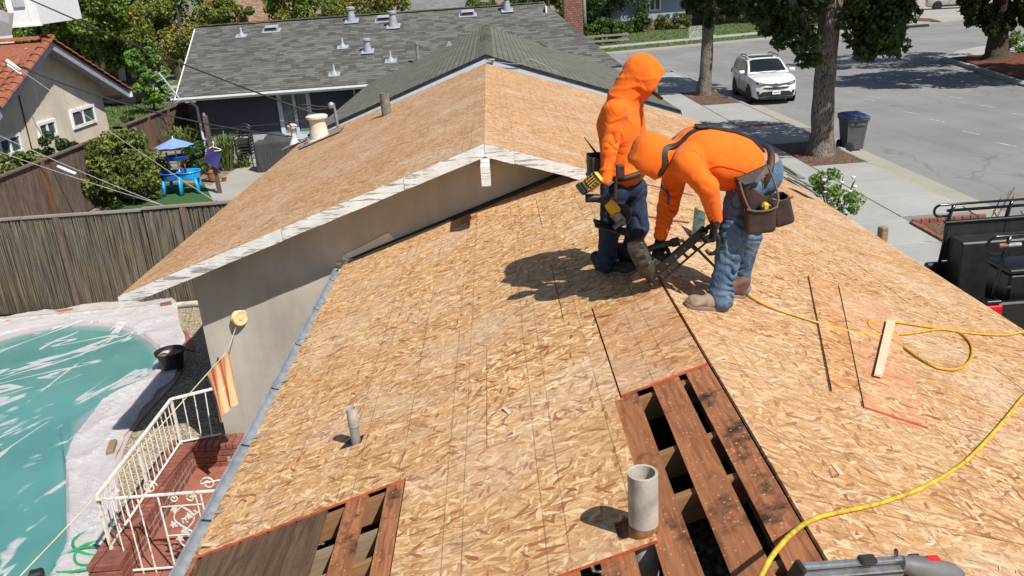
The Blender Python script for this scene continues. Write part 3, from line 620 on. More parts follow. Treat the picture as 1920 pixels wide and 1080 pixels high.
for f, a, b in ((zFL, -4.42, XF-.06), (zRt, XF+.06, 1.0)):
    mb.prism([(a, 9.0, f(a)-.017), (b, 9.0, f(b)-.017), (b, 9.5, f(b)-.017), (a, 9.5, f(a)-.017)], (0, 0, -.02))
mb.obj('soffit', M['stucco'], house)
mb = MB(); mb.prism([(-4.425, 9.0, zFL(-4.42)-.017), (-4.425, 18.85, zFL(-4.42)-.017), (-4.425, 18.85, zFL(-4.42)-.13), (-4.425, 9.0, zFL(-4.42)-.13)], (.03, 0, 0)); mb.obj('eave_board', M['peel'], house)
mb = MB(); mb.prism([(-4.39, 9.04, zFL(-4.39)-.02), (WX, 9.04, zFL(WX)-.02), (WX, 18.8, zFL(WX)-.02), (-4.39, 18.8, zFL(-4.39)-.02)], (0, 0, -.02)); mb.obj('eave_soffit', M['stucco'], house)
mb = MB(); mb.prism([(4.448, 1.0, zRt(4.45)-.017), (4.448, 18.85, zRt(4.45)-.017), (4.448, 18.85, zRt(4.45)-.15), (4.448, 1.0, zRt(4.45)-.15)], (-.03, 0, 0)); mb.obj('eave_board', M['peel'], house)
# roof to wall junction: dark gap, broken flashing, lumps of old stucco
mb = MB(); mb.prism([(XG+.1, 9.496, zL(XG+.1)-.02), (XR, 9.496, zL(XR)-.02), (XR, 9.496, zL(XR)+.045), (XG+.1, 9.496, zL(XG+.1)+.045)], (0, -.012, 0)); mb.obj('flashing', M['dark_metal'], house, label='bent dark flashing strip along the wall')
mb = MB(); mb.prism([(XG+.02, 9.483, zL(XG)+.05), (-1.3, 9.483, zL(-1.3)+.05), (-1.36, 9.483, zL(-1.36)+.16), (-1.75, 9.483, zL(-1.75)+.12), (XG+.02, 9.483, zL(XG)+.12)], (0, .02, 0)); mb.obj('stucco_patch', M['patch'], house)
for i in range(22):
    p = Vector((XG+.02+random.uniform(-.12, .14), 9.475, zL(XG)+random.uniform(-.08, .12))); MB().bbox(p, (random.uniform(.02, .06), .03, random.uniform(.02, .06)), Matrix.Rotation(random.random(), 3, 'Y'), .008).obj('stucco_lump', M['patch'], house)
mb = MB(); mb.tube(catmull([(XG+.08, 9.44, zL(XG+.08)+.012), (-1.4, 9.42, zL(-1.4)+.02), (-.9, 9.43, zL(-.9)+.012), (-.3, 9.45, zL(-.3)+.015), (.6, 9.44, zL(.6)+.02)], 10), .014, 5); mb.obj('wall_cable', M['cable'], house)
p = onL(880, 412); fr = slope_frame('L', p.x-.09, p.y-.07, .012); o = link('wood_scrap', MB().box((.1, .06, 0), (.19, .09, .02)).mesh('wood_scrap', M['redwood'])); o.matrix_world = fr; tag(o, 'small brown wood block lying against the gable wall flashing', 'wood scrap')
# half-round gutter along the near left eave with strap hangers
def gut(name, x, y0, y1, z, r=.055):
    mb = MB(); n = 10; m = 14
    vs = []; fs = []
    for j in range(m+1):
        y = y0+(y1-y0)*j/m
        for i in range(n+1):
            a = math.pi*i/n; vs.append((x-r*math.cos(a), y, z-r*math.sin(a)))
        for i in range(n+1):
            a = math.pi*(n-i)/n; vs.append((x-(r-.004)*math.cos(a), y, z-(r-.004)*math.sin(a)))
    k = 2*n+2
    for j in range(m):
        for i in range(k): fs.append((j*k+i, (j+1)*k+i, (j+1)*k+(i+1) % k, j*k+(i+1) % k))
    mb.add(vs, fs); mb.tube([(x-r, y0, z), (x-r, y1, z)], .008, 6); return mb.obj(name, M['galv'], house, angle=40)
gut('gutter', XG-.045, 1.0, 9.46, zL(XG)-.035)
for i in range(9):
    y = 9.1-.92*i
    MB().tube([(XG-.10, y, zL(XG)-.03), (XG-.03, y, zL(XG)+.004), (XG+.07, y-.01, zL(XG+.07)+.006)], .011, 6, flat=.5).obj('gutter_strap', M['galv'], house)
mb = MB(); mb.box((XG+.018, 5.2, zL(XG)-.03), (.028, 8.5, .05)); mb.obj('drip_trim', M['rust_trim'], house)
mb = MB(); a, b, c = aty(440, 842, 8.9), aty(408, 880, 8.7), (-1.85, 9.0, 2.2)
mb.tube([(-1.98, 8.6, 2.2), (-2.05, 8.75, 2.05), (-2.6, 8.85, 1.2), (-2.75, 8.9, .95)], .035, 8); mb.obj('downspout', M['pvc'], house)
MB().box((-2.35, 9.47, 1.62), (.05, .06, .16)).obj('wall_outlet', M['galv_dull'], house)
# plumbing vents and flues standing on the house roof
def vent(name, base, h, r, mat, label=None, hollow=True, axis=(0, 0, 1), n=20):
    mb = MB(); prof = [(r, -.25), (r, h), (r*.82, h), (r*.82, h-.25)]
    mb.lathe(base, prof, n, axis); return mb.obj(name, M[mat], house, smooth=False, angle=40, label=label)
vb = onL(1210, 1000); vent('vent_pipe', (vb.x-.002, 2.935, vb.z), .275, .063, 'pvc', 'stubby grey vent pipe with rust at its foot')
mb = MB(); mb.lathe((vb.x-.002, 2.935, vb.z-.02), [(.0640, 0), (.0643, .04), (.0638, .055)], 20); mb.obj('rust_collar', M['rust_trim'], house, smooth=True)
sb = onL(668, 830); vent('vent_pipe', (sb.x, sb.y, sb.z), .13, .03, 'galv_dull', 'thin grey vent pipe with pale top'); mb = MB(); mb.lathe((sb.x, sb.y, sb.z+.125), [(.034, 0), (.034, .125), (.026, .125), (.026, -.05)], 16); mb.obj('pipe_top', M['pvc'], house, angle=40)
fr = slope_frame('L', sb.x-.115, sb.y-.03, .0012); o = link('pipe_cutout', MB().poly([(0, .02, 0), (.16, 0, 0), (.17, .10, 0), (.05, .11, 0)]).mesh('pipe_cutout', M['black']), house); o.matrix_local = fr
fb = onFL(725, 215); vent('vent_pipe', fb, .42, .095, 'pipe_old', 'weathered brown vent pipe near the eave')
mv = onFL(600, 262); mb = MB()
mb.lathe((mv.x, mv.y, mv.z-.06), [(.27, 0), (.255, .03), (.20, .09), (.185, .25), (.16, .40), (.17, .47), (.20, .50), (.20, .51), (.225, .51), (.228, .55), (.19, .575), (0, .585)], 28); mb.obj('mushroom_vent', M['cream'], house, angle=35)
fr = slope_frame('FL', mv.x-.38, mv.y-.35, .03); o = link('flashing_sheet', MB().bbox((.45, .35, 0), (.95, .7, .012)).mesh('flashing_sheet', M['galv_dull']), house); o.matrix_local = fr
sv = onFL(553, 272); mb = MB(); mb.lathe(sv, [(.14, -.05), (.06, .14), (.05, .15), (.045, .36), (.1, .38), (.11, .43), (.07, .47), (0, .48)], 18); mb.obj('small_vent', M['cream'], house, angle=35)
fr = slope_frame('FL', sv.x-.25, sv.y-.25, .035); o = link('flashing_sheet', MB().bbox((.3, .25, 0), (.6, .5, .008)).mesh('flashing_sheet', M['galv_dull']), house); o.matrix_local = fr
ms = onFL(634, 240); mb = MB(); mb.tube([ms, ms+Vector((-.02, 0, .42)), ms+Vector((-.04, 0, .5))], .03, 10); mb.lathe(ms+Vector((-.06, 0, .44)), [(.0, .13), (.05, .12), (.085, .06), (.07, 0), (.03, 0)], 14, axis=(-.4, 0, 1)); mb.tube([ms+Vector((-.3, 0, -.02)), ms+Vector((-.02, 0, .32)), ms+Vector((.18, 0, .46))], .012, 6); mb.tube([ms+Vector((-.3, .05, .2)), ms+Vector((.08, .0, .26))], .012, 6); mb.obj('service_mast', M['galv_dull'], house, angle=40)
mb = MB()
for a, b in ((.13, .03), (.2, .1)): mb.tube(catmull([ms+Vector((-.08, 0, .45)), ms+Vector((-.4, 0, .30+a)), ms+Vector((-.75, 0, .34+a)), ms+Vector((-1.05, 0, .16+b)), ms+Vector((-1.0, 0, .1))], 6), .012, 5)
mb.obj('drip_loop', M['cable'], house)
# ---------------------------------------------------------------- ground, street, pavements
def sheet(name, pts, z, mat, th=None, kind='structure', **kw):
    P = [Vector((p[0], p[1], z)) for p in pts]; mb = MB()
    if th: mb.prism(P, (0, 0, -th))
    else: mb.poly(P)
    o = mb.obj(name, M[mat]); return tag(o, kind=kind, **kw)
def px(*pts, z=0.0): return [atz(u, v, z) for u, v in pts]
sheet('ground', [(-900, -300), (900, -300), (900, 1500), (-900, 1500)], -.32, 'soil')
sheet('road', [(10.7, -40), (21.3, -40), (21.3, 34), (22.6, 40), (23.5, 44.7), (26, 47.6), (33, 52.0), (60, 56), (90, 60), (90, 78), (48, 71.5), (35.4, 68.2), (22.8, 65.8), (7.5, 61.9), (-40, 52), (-40, 44), (-14, 46), (4, 51), (10.2, 48), (10.7, 40)], 0.0, 'asphalt', .3)
sheet('front_yard', [(4.4, -40), (6.85, -40), (6.85, 47), (4.4, 47)], .02, 'concrete', .3)
sheet('gutter_pan', [(10.12, -40), (10.7, -40), (10.7, 40), (10.2, 48), (9.62, 47.9), (10.12, 39.8)], .006, 'kerb', .3)
# kerb stones in lengths, dropped at the driveway apron
kr = random.Random(3)
kerb = thing('kerb', 'pale concrete kerb along the near side of the street', 'kerb', (10.05, 20, 0))
for i in range(22):
    y0 = 4+2.0*i; drop = 15.2 < y0 < 21.9; x = 10.04
    if 15 < y0 < 24: x = 9.98
    MB().bbox((x, y0+1, .06 if not drop else .02), (.16, 1.985, .14), None, .025).obj('kerb_stone', M['kerb'], kerb)
kerb['kind'] = 'structure'; 
pav = thing('pavement', 'concrete pavement slabs beside the street', 'pavement', (8, 20, 0)); pav['kind'] = 'structure'
for i in range(26):
    y0 = 9+1.52*i; MB().bbox((7.62, y0+.76, .05), (1.5, 1.508, .14), None, .008).obj('paving_slab', M['concrete'], pav)
def slabs(x0, x1, y0, y1, ny, nx=1):
    for i in range(ny):
        for j in range(nx):
            a, b = y0+(y1-y0)*i/ny, y0+(y1-y0)*(i+1)/ny; c, d = x0+(x1-x0)*j/nx, x0+(x1-x0)*(j+1)/nx
            MB().bbox(((c+d)/2, (a+b)/2, .05+random.uniform(-.003, .003)), (d-c-.012, b-a-.012, .14), None, .008).obj('paving_slab', M['concrete'], pav)
slabs(8.39, 9.90, 16.9, 22.1, 3); slabs(8.39, 9.95, 25.5, 28.6, 2); slabs(8.39, 9.95, 29.0, 34.2, 3); slabs(8.39, 9.95, 38.6, 47, 4)
for i in range(10): MB().bbox((8.47+.158*i, 28.8, .05), (.15, .36, .15), None, .008).obj('paver_brick', M['brickred'], pav)
sheet('planting_bed', [(8.39, 22.12), (9.95, 22.12), (9.95, 25.48), (8.39, 25.48)], .10, 'bark_brown', .2); sheet('planting_bed', [(8.39, 34.22), (9.95, 34.22), (9.95, 38.58), (8.39, 38.58)], .10, 'bark_brown', .2)
bedp = px((1692, 432), (1770, 428), (1900, 425), (1905, 490), (1765, 495)); sheet('planting_bed', [(8.39, 8), (9.95, 8), (9.95, 16.3), (8.39, 16.4)], .09, 'bark_brown', .2)
ed = thing('bed_edging', 'red brick edging round the mulch bed by the truck', 'edging', (8.3, 14, 0))
for i in range(24): MB().bbox((8.36, 11.9+.19*i, .10), (.09, .18, .14), Matrix.Rotation(random.uniform(-.06, .06), 3, 'Z'), .01).obj('edging_brick', M['brickred'], ed)
for i in range(9): MB().bbox((8.5+.17*i, 16.45, .10), (.16, .09, .14), None, .01).obj('edging_brick', M['brickred'], ed)
# right-hand kerb, island beds and pavement across the street
rk = [(21.3, -40), (21.3, 34), (22.6, 40), (23.5, 44.7), (26, 47.6), (33, 52.0), (60, 56), (90, 60)]
off = lambda pts, d: [(p[0]+d, p[1]-d*.3) for p in pts]
sheet('pavement_across', rk+[(90, -40)], .10, 'concrete', .4)
sheet('planting_bed', [(21.75, 20), (21.75, 33.9), (23.05, 40), (23.9, 44.3), (26.6, 44.6), (28.4, 43.8), (28.4, 20)], .145, 'bark', .03)
sheet('planting_bed', [(29, 45.6), (36, 47), (40, 49.6), (32.5, 50)], .145, 'bark', .03)
for i in range(26):
    t = i/26; k = 34.5+10*t; MB().bbox((21.35+2.1*t*(1 if k > 34 else 0)+.12, k, .13), (.14, .4, .12), Matrix.Rotation(-.2, 3, 'Z'), .03).obj('kerb_stone', M['kerb'], kerb)
# far side: verge, footpath, lawn
tilt = lambda x: 60.2+.235*x
def far(name, d0, d1, x0, x1, z, mat): return sheet(name, [(x0, tilt(x0)+d0), (x1, tilt(x1)+d0), (x1, tilt(x1)+d1), (x0, tilt(x0)+d1)], z, mat, .4)
far('far_kerb', 0, 1.1, -40, 90, .10, 'kerb'); far('far_verge', 1.1, 4.3, -40, 34, .13, 'lawn'); far('far_footpath', 4.3, 6.6, -40, 90, .125, 'concrete'); far('far_lawn', 6.6, 30, -40, 33, .14, 'lawn'); far('driveway', 6.55, 34, 33, 90, .135, 'patio'); far('driveway', 1.1, 4.35, 34, 90, .135, 'patio')
sheet('front_path', px((1292, 75), (1345, 72), (1302, 40), (1290, 40)), .15, 'concrete', .02); sheet('dry_verge', px((1670, 42), (1765, 44), (1745, 38), (1690, 36)), .16, 'bark_brown', .02)
MB().bbox(atz(1713, 50, .06)+Vector((0, 0, -.02)), (2.2, .5, .30), None, .03).single('storm_drain', M['black'], 'dark storm drain opening in the far kerb', 'storm drain')
# worn dashes on the asphalt
for u, v in ((1630,187),(1710,212),(1756,226),(1820,249),(1887,271),(1741,170),(1794,183),(1851,199),(1908,214),(1600,174)):
    p = atz(u, v, .004); d = Vector((.20, -1, 0)).normalized(); s = Vector((1, .2, 0)).normalized()*.04; L = .38
    o = MB().poly([p-d*L-s, p-d*L+s, p+d*L+s, p+d*L-s]).obj('road_marking', M['roadpaint']); o['kind'] = 'structure'
# ---- left side: yards
YZ = -.25
sheet('gravel_yard', [(-16, -6), (-1.5, -6), (-1.5, 9.6), (-3.7, 9.6), (-3.7, 15.75), (-16, 15.75)], YZ, 'gravel', .3)
sheet('neighbour_yard', [(-11.6, 15.95), (8, 15.95), (8, 40), (-11.6, 40)], -.02, 'soil', .3)
sheet('side_yard', [(-40, 15.95), (-11.7, 15.95), (-11.7, 41), (-40, 41)], -.01, 'soil', .3)
tp = px((206, 392), (262, 346), (345, 343), (385, 345), (416, 392)); sheet('artificial_lawn', tp, .02, 'turf', .05)
sheet('patio', px((392, 352), (470, 300), (560, 290), (640, 300), (480, 420), (416, 392)), .03, 'patio', .05); sheet('patio', px((383, 346), (412, 358), (418, 376), (400, 378)), .034, 'concrete', .03)
sheet('lawn_strip', px((120, 205), (330, 190), (400, 215), (160, 240)), .01, 'lawn', .1); sheet('side_street', px((100, 172), (340, 163), (380, 190), (100, 207)), .03, 'asphalt', .1)
sheet('far_lawn_west', px((60, 120), (400, 110), (400, 155), (60, 168)), .10, 'lawn', .2); sheet('dry_field', px((100, 100), (420, 92), (420, 112), (100, 121)), .12, 'leaf_drygrass', .2)
# grass blades (nobody could count them)
def blades(name, polys, n, h, mat, seed, w=.02, z=.1):
    g = random.Random(seed); mb = MB()
    for P, k in polys:
        xs = [p[0] for p in P]; ys_ = [p[1] for p in P]; c = 0
        def inside(x, y):
            r = False; j = len(P)-1
            for i in range(len(P)):
                if (P[i][1] > y) != (P[j][1] > y) and x < (P[j][0]-P[i][0])*(y-P[i][1])/(P[j][1]-P[i][1])+P[i][0]: r = not r
                j = i
            return r
        for _ in range(int(n*k)):
            x = g.uniform(min(xs), max(xs)); y = g.uniform(min(ys_), max(ys_))
            if not inside(x, y): continue
            a = g.random()*6.28; hh = h*g.uniform(.5, 1.2); l = g.uniform(.2, .9)*hh; ca, sa = math.cos(a), math.sin(a)
            mb.add([(x-sa*w, y+ca*w, z), (x+sa*w, y-ca*w, z), (x+ca*l, y+sa*l, z+hh)], [(0, 1, 2)])
    o = mb.obj(name, M[mat]); o['kind'] = 'stuff'; return o
fv = lambda d0, d1, x0, x1: [(x0, tilt(x0)+d0), (x1, tilt(x1)+d0), (x1, tilt(x1)+d1), (x0, tilt(x0)+d1)]
blades('grass', [(fv(1.2, 4.2, 4, 34), .35), (fv(6.7, 24, 4, 33), 1)], 26000, .10, 'grassb', 4, .035, .13)
blades('grass', [(px((60, 120), (400, 110), (400, 155), (60, 168)), 1)], 16000, .16, 'grassb', 5, .04, .10)
blades('grass', [(px((120, 205), (330, 190), (400, 215), (160, 240)), 1)], 7000, .14, 'grassb', 6, .03, .0)
blades('dry_grass', [(px((100, 100), (420, 92), (420, 112), (100, 121)), 1)], 14000, .9, 'leaf_drygrass', 8, .06, .1)
# ---------------------------------------------------------------- neighbouring houses
def frame_obj(name, mb, mat, parent, mtx, **kw):
    """mesh in a local slope frame, child of a thing standing at its root location"""
    o = link(name, mb.mesh(name, M[mat]), parent); o.matrix_local = Matrix.Translation(-rootloc(parent)) @ mtx; return tag(o, **kw)
def fr3(o, x, y):
    x = Vector(x).normalized(); y = (Vector(y)-x*Vector(y).dot(x)).normalized(); z = x.cross(y)
    return Matrix(((x.x, y.x, z.x, o[0]), (x.y, y.y, z.y, o[1]), (x.z, y.z, z.z, o[2]), (0, 0, 0, 1)))
def plane_roof(name, p00, p10, p11, p01, mat, parent, th=.06):
    """roof plane: p00 to p10 along the eave, p01/p11 on the ridge; local x along the eave, y up the slope"""
    m = fr3(p00, Vector(p10)-Vector(p00), Vector(p01)-Vector(p00)); inv = m.inverted(); q = [inv @ Vector(p) for p in (p00, p10, p11, p01)]
    mb = MB(); mb.prism([(a.x, a.y, 0) for a in q], (0, 0, -th)); return frame_obj(name, mb, mat, parent, m)
def win(parent, c, w, h, axis, mats=('white', 'pane', 'pane_dark'), d=.06, split=1, fw=.06, out=None):
    """window: frame, panes; axis = direction of its width, out = outward normal"""
    ax = Vector(axis).normalized(); up = Vector((0, 0, 1)); n = Vector(out) if out is not None else ax.cross(up); rot = Matrix((ax, n, up)).transposed(); c = Vector(c)
    mb = MB()
    for s in (-1, 1): mb.box(c+ax*s*(w/2-fw/2)+n*d*.5, (fw, d, h), rot); mb.box(c+up*s*(h/2-fw/2)+n*d*.5, (w-2*fw-.004, d*.96, fw), rot)
    for i in range(split): mb.box(c+ax*(-w/2+w*(i+1)/(split+1))+n*d*.35, (fw*.75, d*.8, h-2*fw-.004), rot)
    f = mb.obj('window', M[mats[0]], parent)
    for i in range(split+1):
        k = c+ax*(-w/2+w*(i+.5)/(split+1))+n*.012; MB().box(k, (w/(split+1)-fw*1.2, .012, h-2*fw), rot).obj('pane', M[mats[1+i % 2]], f)
    return f
# -- grey-roofed house straight behind
gh = thing('house', 'low house with mottled grey shingle roof, navy wall and roof vents behind the stripped roof', 'house', (-4, 33, 0))
EY, EZ, RY, RZ_ = 29.7, 2.4, 35.7, 4.52
plane_roof('main_roof', (-11.0, EY, EZ), (4.5, EY, EZ-.03), (2.24, RY, RZ_-.05), (-11.85, RY, RZ_), 'shingle_grey', gh); plane_roof('back_roof', (2.24, RY+6, EZ), (-11.85, RY+6, EZ), (-11.85, RY+.01, RZ_), (2.24, RY+.01, RZ_-.05), 'shingle_grey', gh)
rr = random.Random(2)
mb = MB()
for i in range(46): mb.box((-11.8+.306*i+.15, RY, RZ_+.035-.0011*i), (.30, .30, .035), Matrix.Rotation(rr.uniform(-.04, .04), 3, 'Y'))
mb.obj('ridge_cap', M['shingle_grey'], gh)
mb = MB(); mb.box((-4.0, EY-.03, EZ-.10), (14.2, .05, .13)); mb.obj('fascia', M['white'], gh); mb = MB(); mb.lathe((0, 0, 0), [(.001, 0)], 3); 
mb = MB(); mb.prism([(-11.03, EY, EZ-.07), (-11.88, RY, RZ_-.07), (-11.88, RY, RZ_-.24), (-11.03, EY, EZ-.24)], (-.05, 0, 0)); mb.obj('rake_board', M['white'], gh)
MB().box((2.28, RY-.5, RZ_-.28), (.06, 1.2, .25)).obj('rake_board', M['white'], gh)
mb = MB(); mb.box((-4, EY-.08, EZ-.06), (14.3, .09, .06)); mb.obj('gutter', M['white'], gh)
WY = 30.55
mb = MB(); mb.box((-3.9, WY, 1.63), (13.4, .2, 1.62)); mb.obj('upper_wall', M['navy'], gh, label='navy painted wall under the eave'); mb = MB(); mb.box((-3.9, WY-.01, .40), (13.42, .24, .82)); mb.obj('plinth_wall', M['greywall'], gh)
mb = MB(); mb.prism([(2.0, WY+.1, 0), (2.0, RY+5.4, 0), (2.0, RY+5.4, EZ), (2.0, RY, RZ_-.15), (2.0, WY+.1, EZ+.2)], (-.15, 0, 0)); mb.prism([(-10.6, WY+.11, 0), (-10.6, RY+5.4, 0), (-10.6, RY+5.4, EZ), (-10.6, RY, RZ_-.15), (-10.6, WY+.11, EZ+.2)], (.15, 0, 0)); mb.obj('gable_wall', M['greywall'], gh)
s0, s1 = aty(517, 178, WY-.11), aty(590, 246, WY-.11); win(gh, ((s0.x+s1.x)/2+.02, WY-.11, (s0.z+s1.z)/2-.05), s1.x-s0.x, 1.75, (1, 0, 0), ('bluewhite', 'pane_door', 'pane_door'), .07, 1, .15)
win(gh, (s1.x+1.75, WY-.11, 1.75), .35, .95, (1, 0, 0), ('bluewhite', 'pane_dark', 'pane'), .06, 0, .07)
d0 = aty(368, 205, WY-.25); mb = MB(); mb.tube([(d0.x, EY-.05, EZ-.1), (d0.x+.02, WY-.2, EZ-.45), (d0.x+.02, WY-.2, .05)], .05, 4); mb.obj('downspout', M['bluewhite'], gh)
def on_main(u, v):
    s = (RZ_-EZ)/(RY-EY); return atp(u, v, np.array([0, -s, 1]), EZ-s*EY)
def flue(u, v, h, r, cap=True, parent=gh, name='roof_flue'):
    p = on_main(u, v) if parent is gh else Vector(u); mb = MB()
    prof = [(r*1.25, -.05), (r*1.22, .06*h/.5), (r*.85, .30*h/.5), (r*.85, .42*h/.5)]+([(r*1.15, .43*h/.5), (r*1.2, .5*h/.5), (r*.9, .53*h/.5), (0, .54*h/.5)] if cap else [(r*.6, .43*h/.5), (0, .44*h/.5)])
    mb.lathe(p, prof, 18); o = mb.obj(name, M['flash'], parent, angle=35)
    mb = MB(); mb.bbox((0, 0, .0), (r*3.6, r*3.2, .02)); s = Matrix.Rotation(math.atan2(RZ_-EZ, RY-EY), 4, 'X'); q = mb.mesh('flashing', M['flash']); k = link('flashing', q, o); k.matrix_local = Matrix.Translation(p-rootloc(parent)+Vector((0, -.05, .02))) @ s; return o
flue(660, 40, .52, .15); flue(738, 50, .56, .15); flue(690, 97, .45, .13); flue(951, 20, .5, .13)
for u, v in ((453, 66), (643, 87), (733, 113), (627, 138)):
    p = on_main(u, v); mb = MB(); mb.lathe(p, [(.15, -.03), (.12, .03), (.055, .1), (.04, .12), (.035, .32), (.025, .32)], 14); mb.bbox(p+Vector((0, -.06, -.02)), (.42, .34, .02), Matrix.Rotation(.34, 3, 'X')); mb.obj('vent_stack', M['flash'], gh, angle=35)
for u, v in ((509, 57), (720, 38), (877, 28)):
    p = on_main(u, v); rt = Matrix.Rotation(.34, 3, 'X'); mb = MB(); mb.bbox(p+Vector((0, 0, .0)), (.72, .42, .02), rt); f = mb.obj('box_vent', M['flash'], gh); mb = MB(); mb.bbox(p+Vector((0, .05, .09)), (.52, .32, .13), rt, .02); mb.obj('hood', M['flash'], f); mb = MB(); mb.box(p+Vector((.0, -.125, .065)), (.44, .02, .085), rt); mb.obj('louvre', M['black'], f)
p = on_main(785, 122); mb = MB(); mb.tube([p+Vector((0, 0, -.1)), p+Vector((0, 0, .72))], .06, 10); mb.tube([p+Vector((0, 0, .7)), p+Vector((0, 0, .78))], .085, 10); mb.obj('vent_stack', M['galv_dull'], gh, angle=35)
# wing with its gable end towards us
WPK, WYN, WYF, WS = 3.84, 19.32, 34.6, .352
wing = 'wing'
xw = -.14
wl, wr = -3.75, 4.25
zw = lambda x: WPK-WS*abs(x-xw)
plane_roof('wing_roof', (wl-.6, WYF-4, zw(wl-.6)), (wl-.6, WYN, zw(wl-.6)), (xw, WYN, WPK), (xw, WYF, WPK), 'shingle_wing', gh); plane_roof('wing_roof', (wr, WYN, zw(wr)), (wr, WYF, zw(wr)), (xw, WYF, WPK), (xw, WYN, WPK), 'shingle_wing', gh)
for i in range(44):      # ridge cap shingles, each lapped on the next
    y = WYN+.17+.34*i; mb = MB(); a = rr.uniform(-.012, .012)
    mb.prism([(xw-.17, y-.19, zw(xw-.17)+.03), (xw+a, y-.19, WPK+.048), (xw+.17, y-.19, zw(xw+.17)+.03), (xw+.17, y-.19, zw(xw+.17)+.012), (xw, y-.19, WPK+.02), (xw-.17, y-.19, zw(xw-.17)+.012)], (0, .36, -.018)); mb.obj('ridge_shingle', M['shingle_wing'], gh)
for s, xe in ((-1, wl-.6), (1, wr)):
    mb = MB(); mb.prism([(xw+s*.003, WYN+.015, WPK-.062), (xe, WYN+.015, zw(xe)-.062), (xe, WYN+.015, zw(xe)-.26), (xw+s*.003, WYN+.015, WPK-.26)], (0, .04, 0)); mb.obj('barge_board', M['bluewhite'], gh)
    mb = MB(); mb.prism([(xw, WYN-.004, WPK+.012), (xe, WYN-.004, zw(xe)+.012), (xe, WYN-.004, zw(xe)-.058), (xw, WYN-.004, WPK-.058)], (0, .012, 0)); mb.obj('drip_edge', M['dark_metal'], gh)
mb = MB(); mb.prism([(wl+.1, WYN+.55, 0), (3.8, WYN+.55, 0), (3.8, WYN+.55, zw(3.8)-.1), (xw, WYN+.55, WPK-.1), (wl+.1, WYN+.55, zw(wl+.1)-.1)], (0, .15, 0)); mb.box((3.72, 27, 1.1), (.15, 14.4, 2.2)); mb.box((wl+.18, 25.1, 1.1), (.15, 10.5, 2.2)); mb.obj('wing_wall', M['greywall'], gh)
mb = MB(); mb.box((wr+.01, (WYN+WYF)/2, zw(wr)-.11), (.04, WYF-WYN-.1, .12)); mb.obj('eave_trim', M['black'], gh)
p = Vector((xw+.12, WYN-.05, 3.70)); mb = MB(); mb.bbox(p+Vector((0, 0, .03)), (.16, .05, .05)); mb.tube(catmull([p, p+Vector((.6, 0, -.1)), p+Vector((.9, 0, -.02)), p+Vector((1.5, .02, -.36))], 8), .008, 5); mb.obj('cable_box', M['cable_grey'], gh)
def on_wing(u, v): return atp(u, v, np.array([WS, 0, 1]), WPK+WS*xw)
p = on_wing(1026, 76); mb = MB(); s_ = math.atan(WS)
rt = Matrix.Rotation(s_, 3, 'Y'); mb.bbox(p, (1.0, 1.3, .12), rt, .03); f = mb.obj('skylight', M['flash'], gh); mb = MB()
mb.grid(lambda a, b: tuple(p+rt @ Vector(((a-.5)*.86, (b-.5)*1.15, .06+.30*math.sin(math.pi*a)**.6*math.sin(math.pi*b)**.6))), 12, 12); mb.obj('dome', M['white'], f, smooth=True)
p = on_wing(998, 80); mb = MB(); mb.prism([on_wing(985, 66)+Vector((0, 0, .02)), on_wing(1000, 66)+Vector((0, 0, .10)), on_wing(1022, 88)+Vector((0, 0, .02))], (.1, .1, .04)); mb.obj('roof_saddle', M['shingle_wing'], gh)
flue_p = on_wing(1082, 92); mb = MB(); mb.lathe(flue_p, [(.06, -.1), (.05, .3), (.07, .31), (.06, .4)], 10); mb.obj('vent_stack', M['dark_metal'], gh, angle=35)
p = on_wing(843, 85) if False else atp(842, 88, np.array([-WS, 0, 1]), WPK-WS*xw); mb = MB(); mb.prism([p+Vector((-.12, 0, 0)), p+Vector((.12, 0, .05)), p+Vector((0, 0, .2))], (0, .12, 0)); mb.obj('vent_cap', M['flash'], gh)
# brick chimney of the grey house, each brick its own piece
ch0 = aty(1076, 75, 37.5); cb = MB(); CXc, CYc, CW, CD = ch0.x, 37.5, .78, .62
cb.box((CXc, CYc, 2.9), (CW-.02, CD-.02, 5.8)); core = cb.obj('chimney', M['mortar'], gh); n = 0
for r in range(64):
    z = .05+.088*r
    if z < 2.6 or z > 5.75: continue
    for face in range(2):
        w = CW if face == 0 else CD; k = 4 if face == 0 else 3; o_ = .5*(r % 2)
        for i in range(k+1):
            a = max(-w/2, -w/2+(i-o_)*w/k); b = min(w/2, -w/2+(i+1-o_)*w/k)
            if b-a < .03: continue
            c = ((CXc+(a+b)/2, CYc-CD/2-.002, z) if face == 0 else (CXc-CW/2-.002, CYc+(a+b)/2, z)); sz = (b-a-.012, .03, .074) if face == 0 else (.03, b-a-.012, .074)
            MB().box(c, sz).obj('brick', M['brick_chim'], core); n += 1
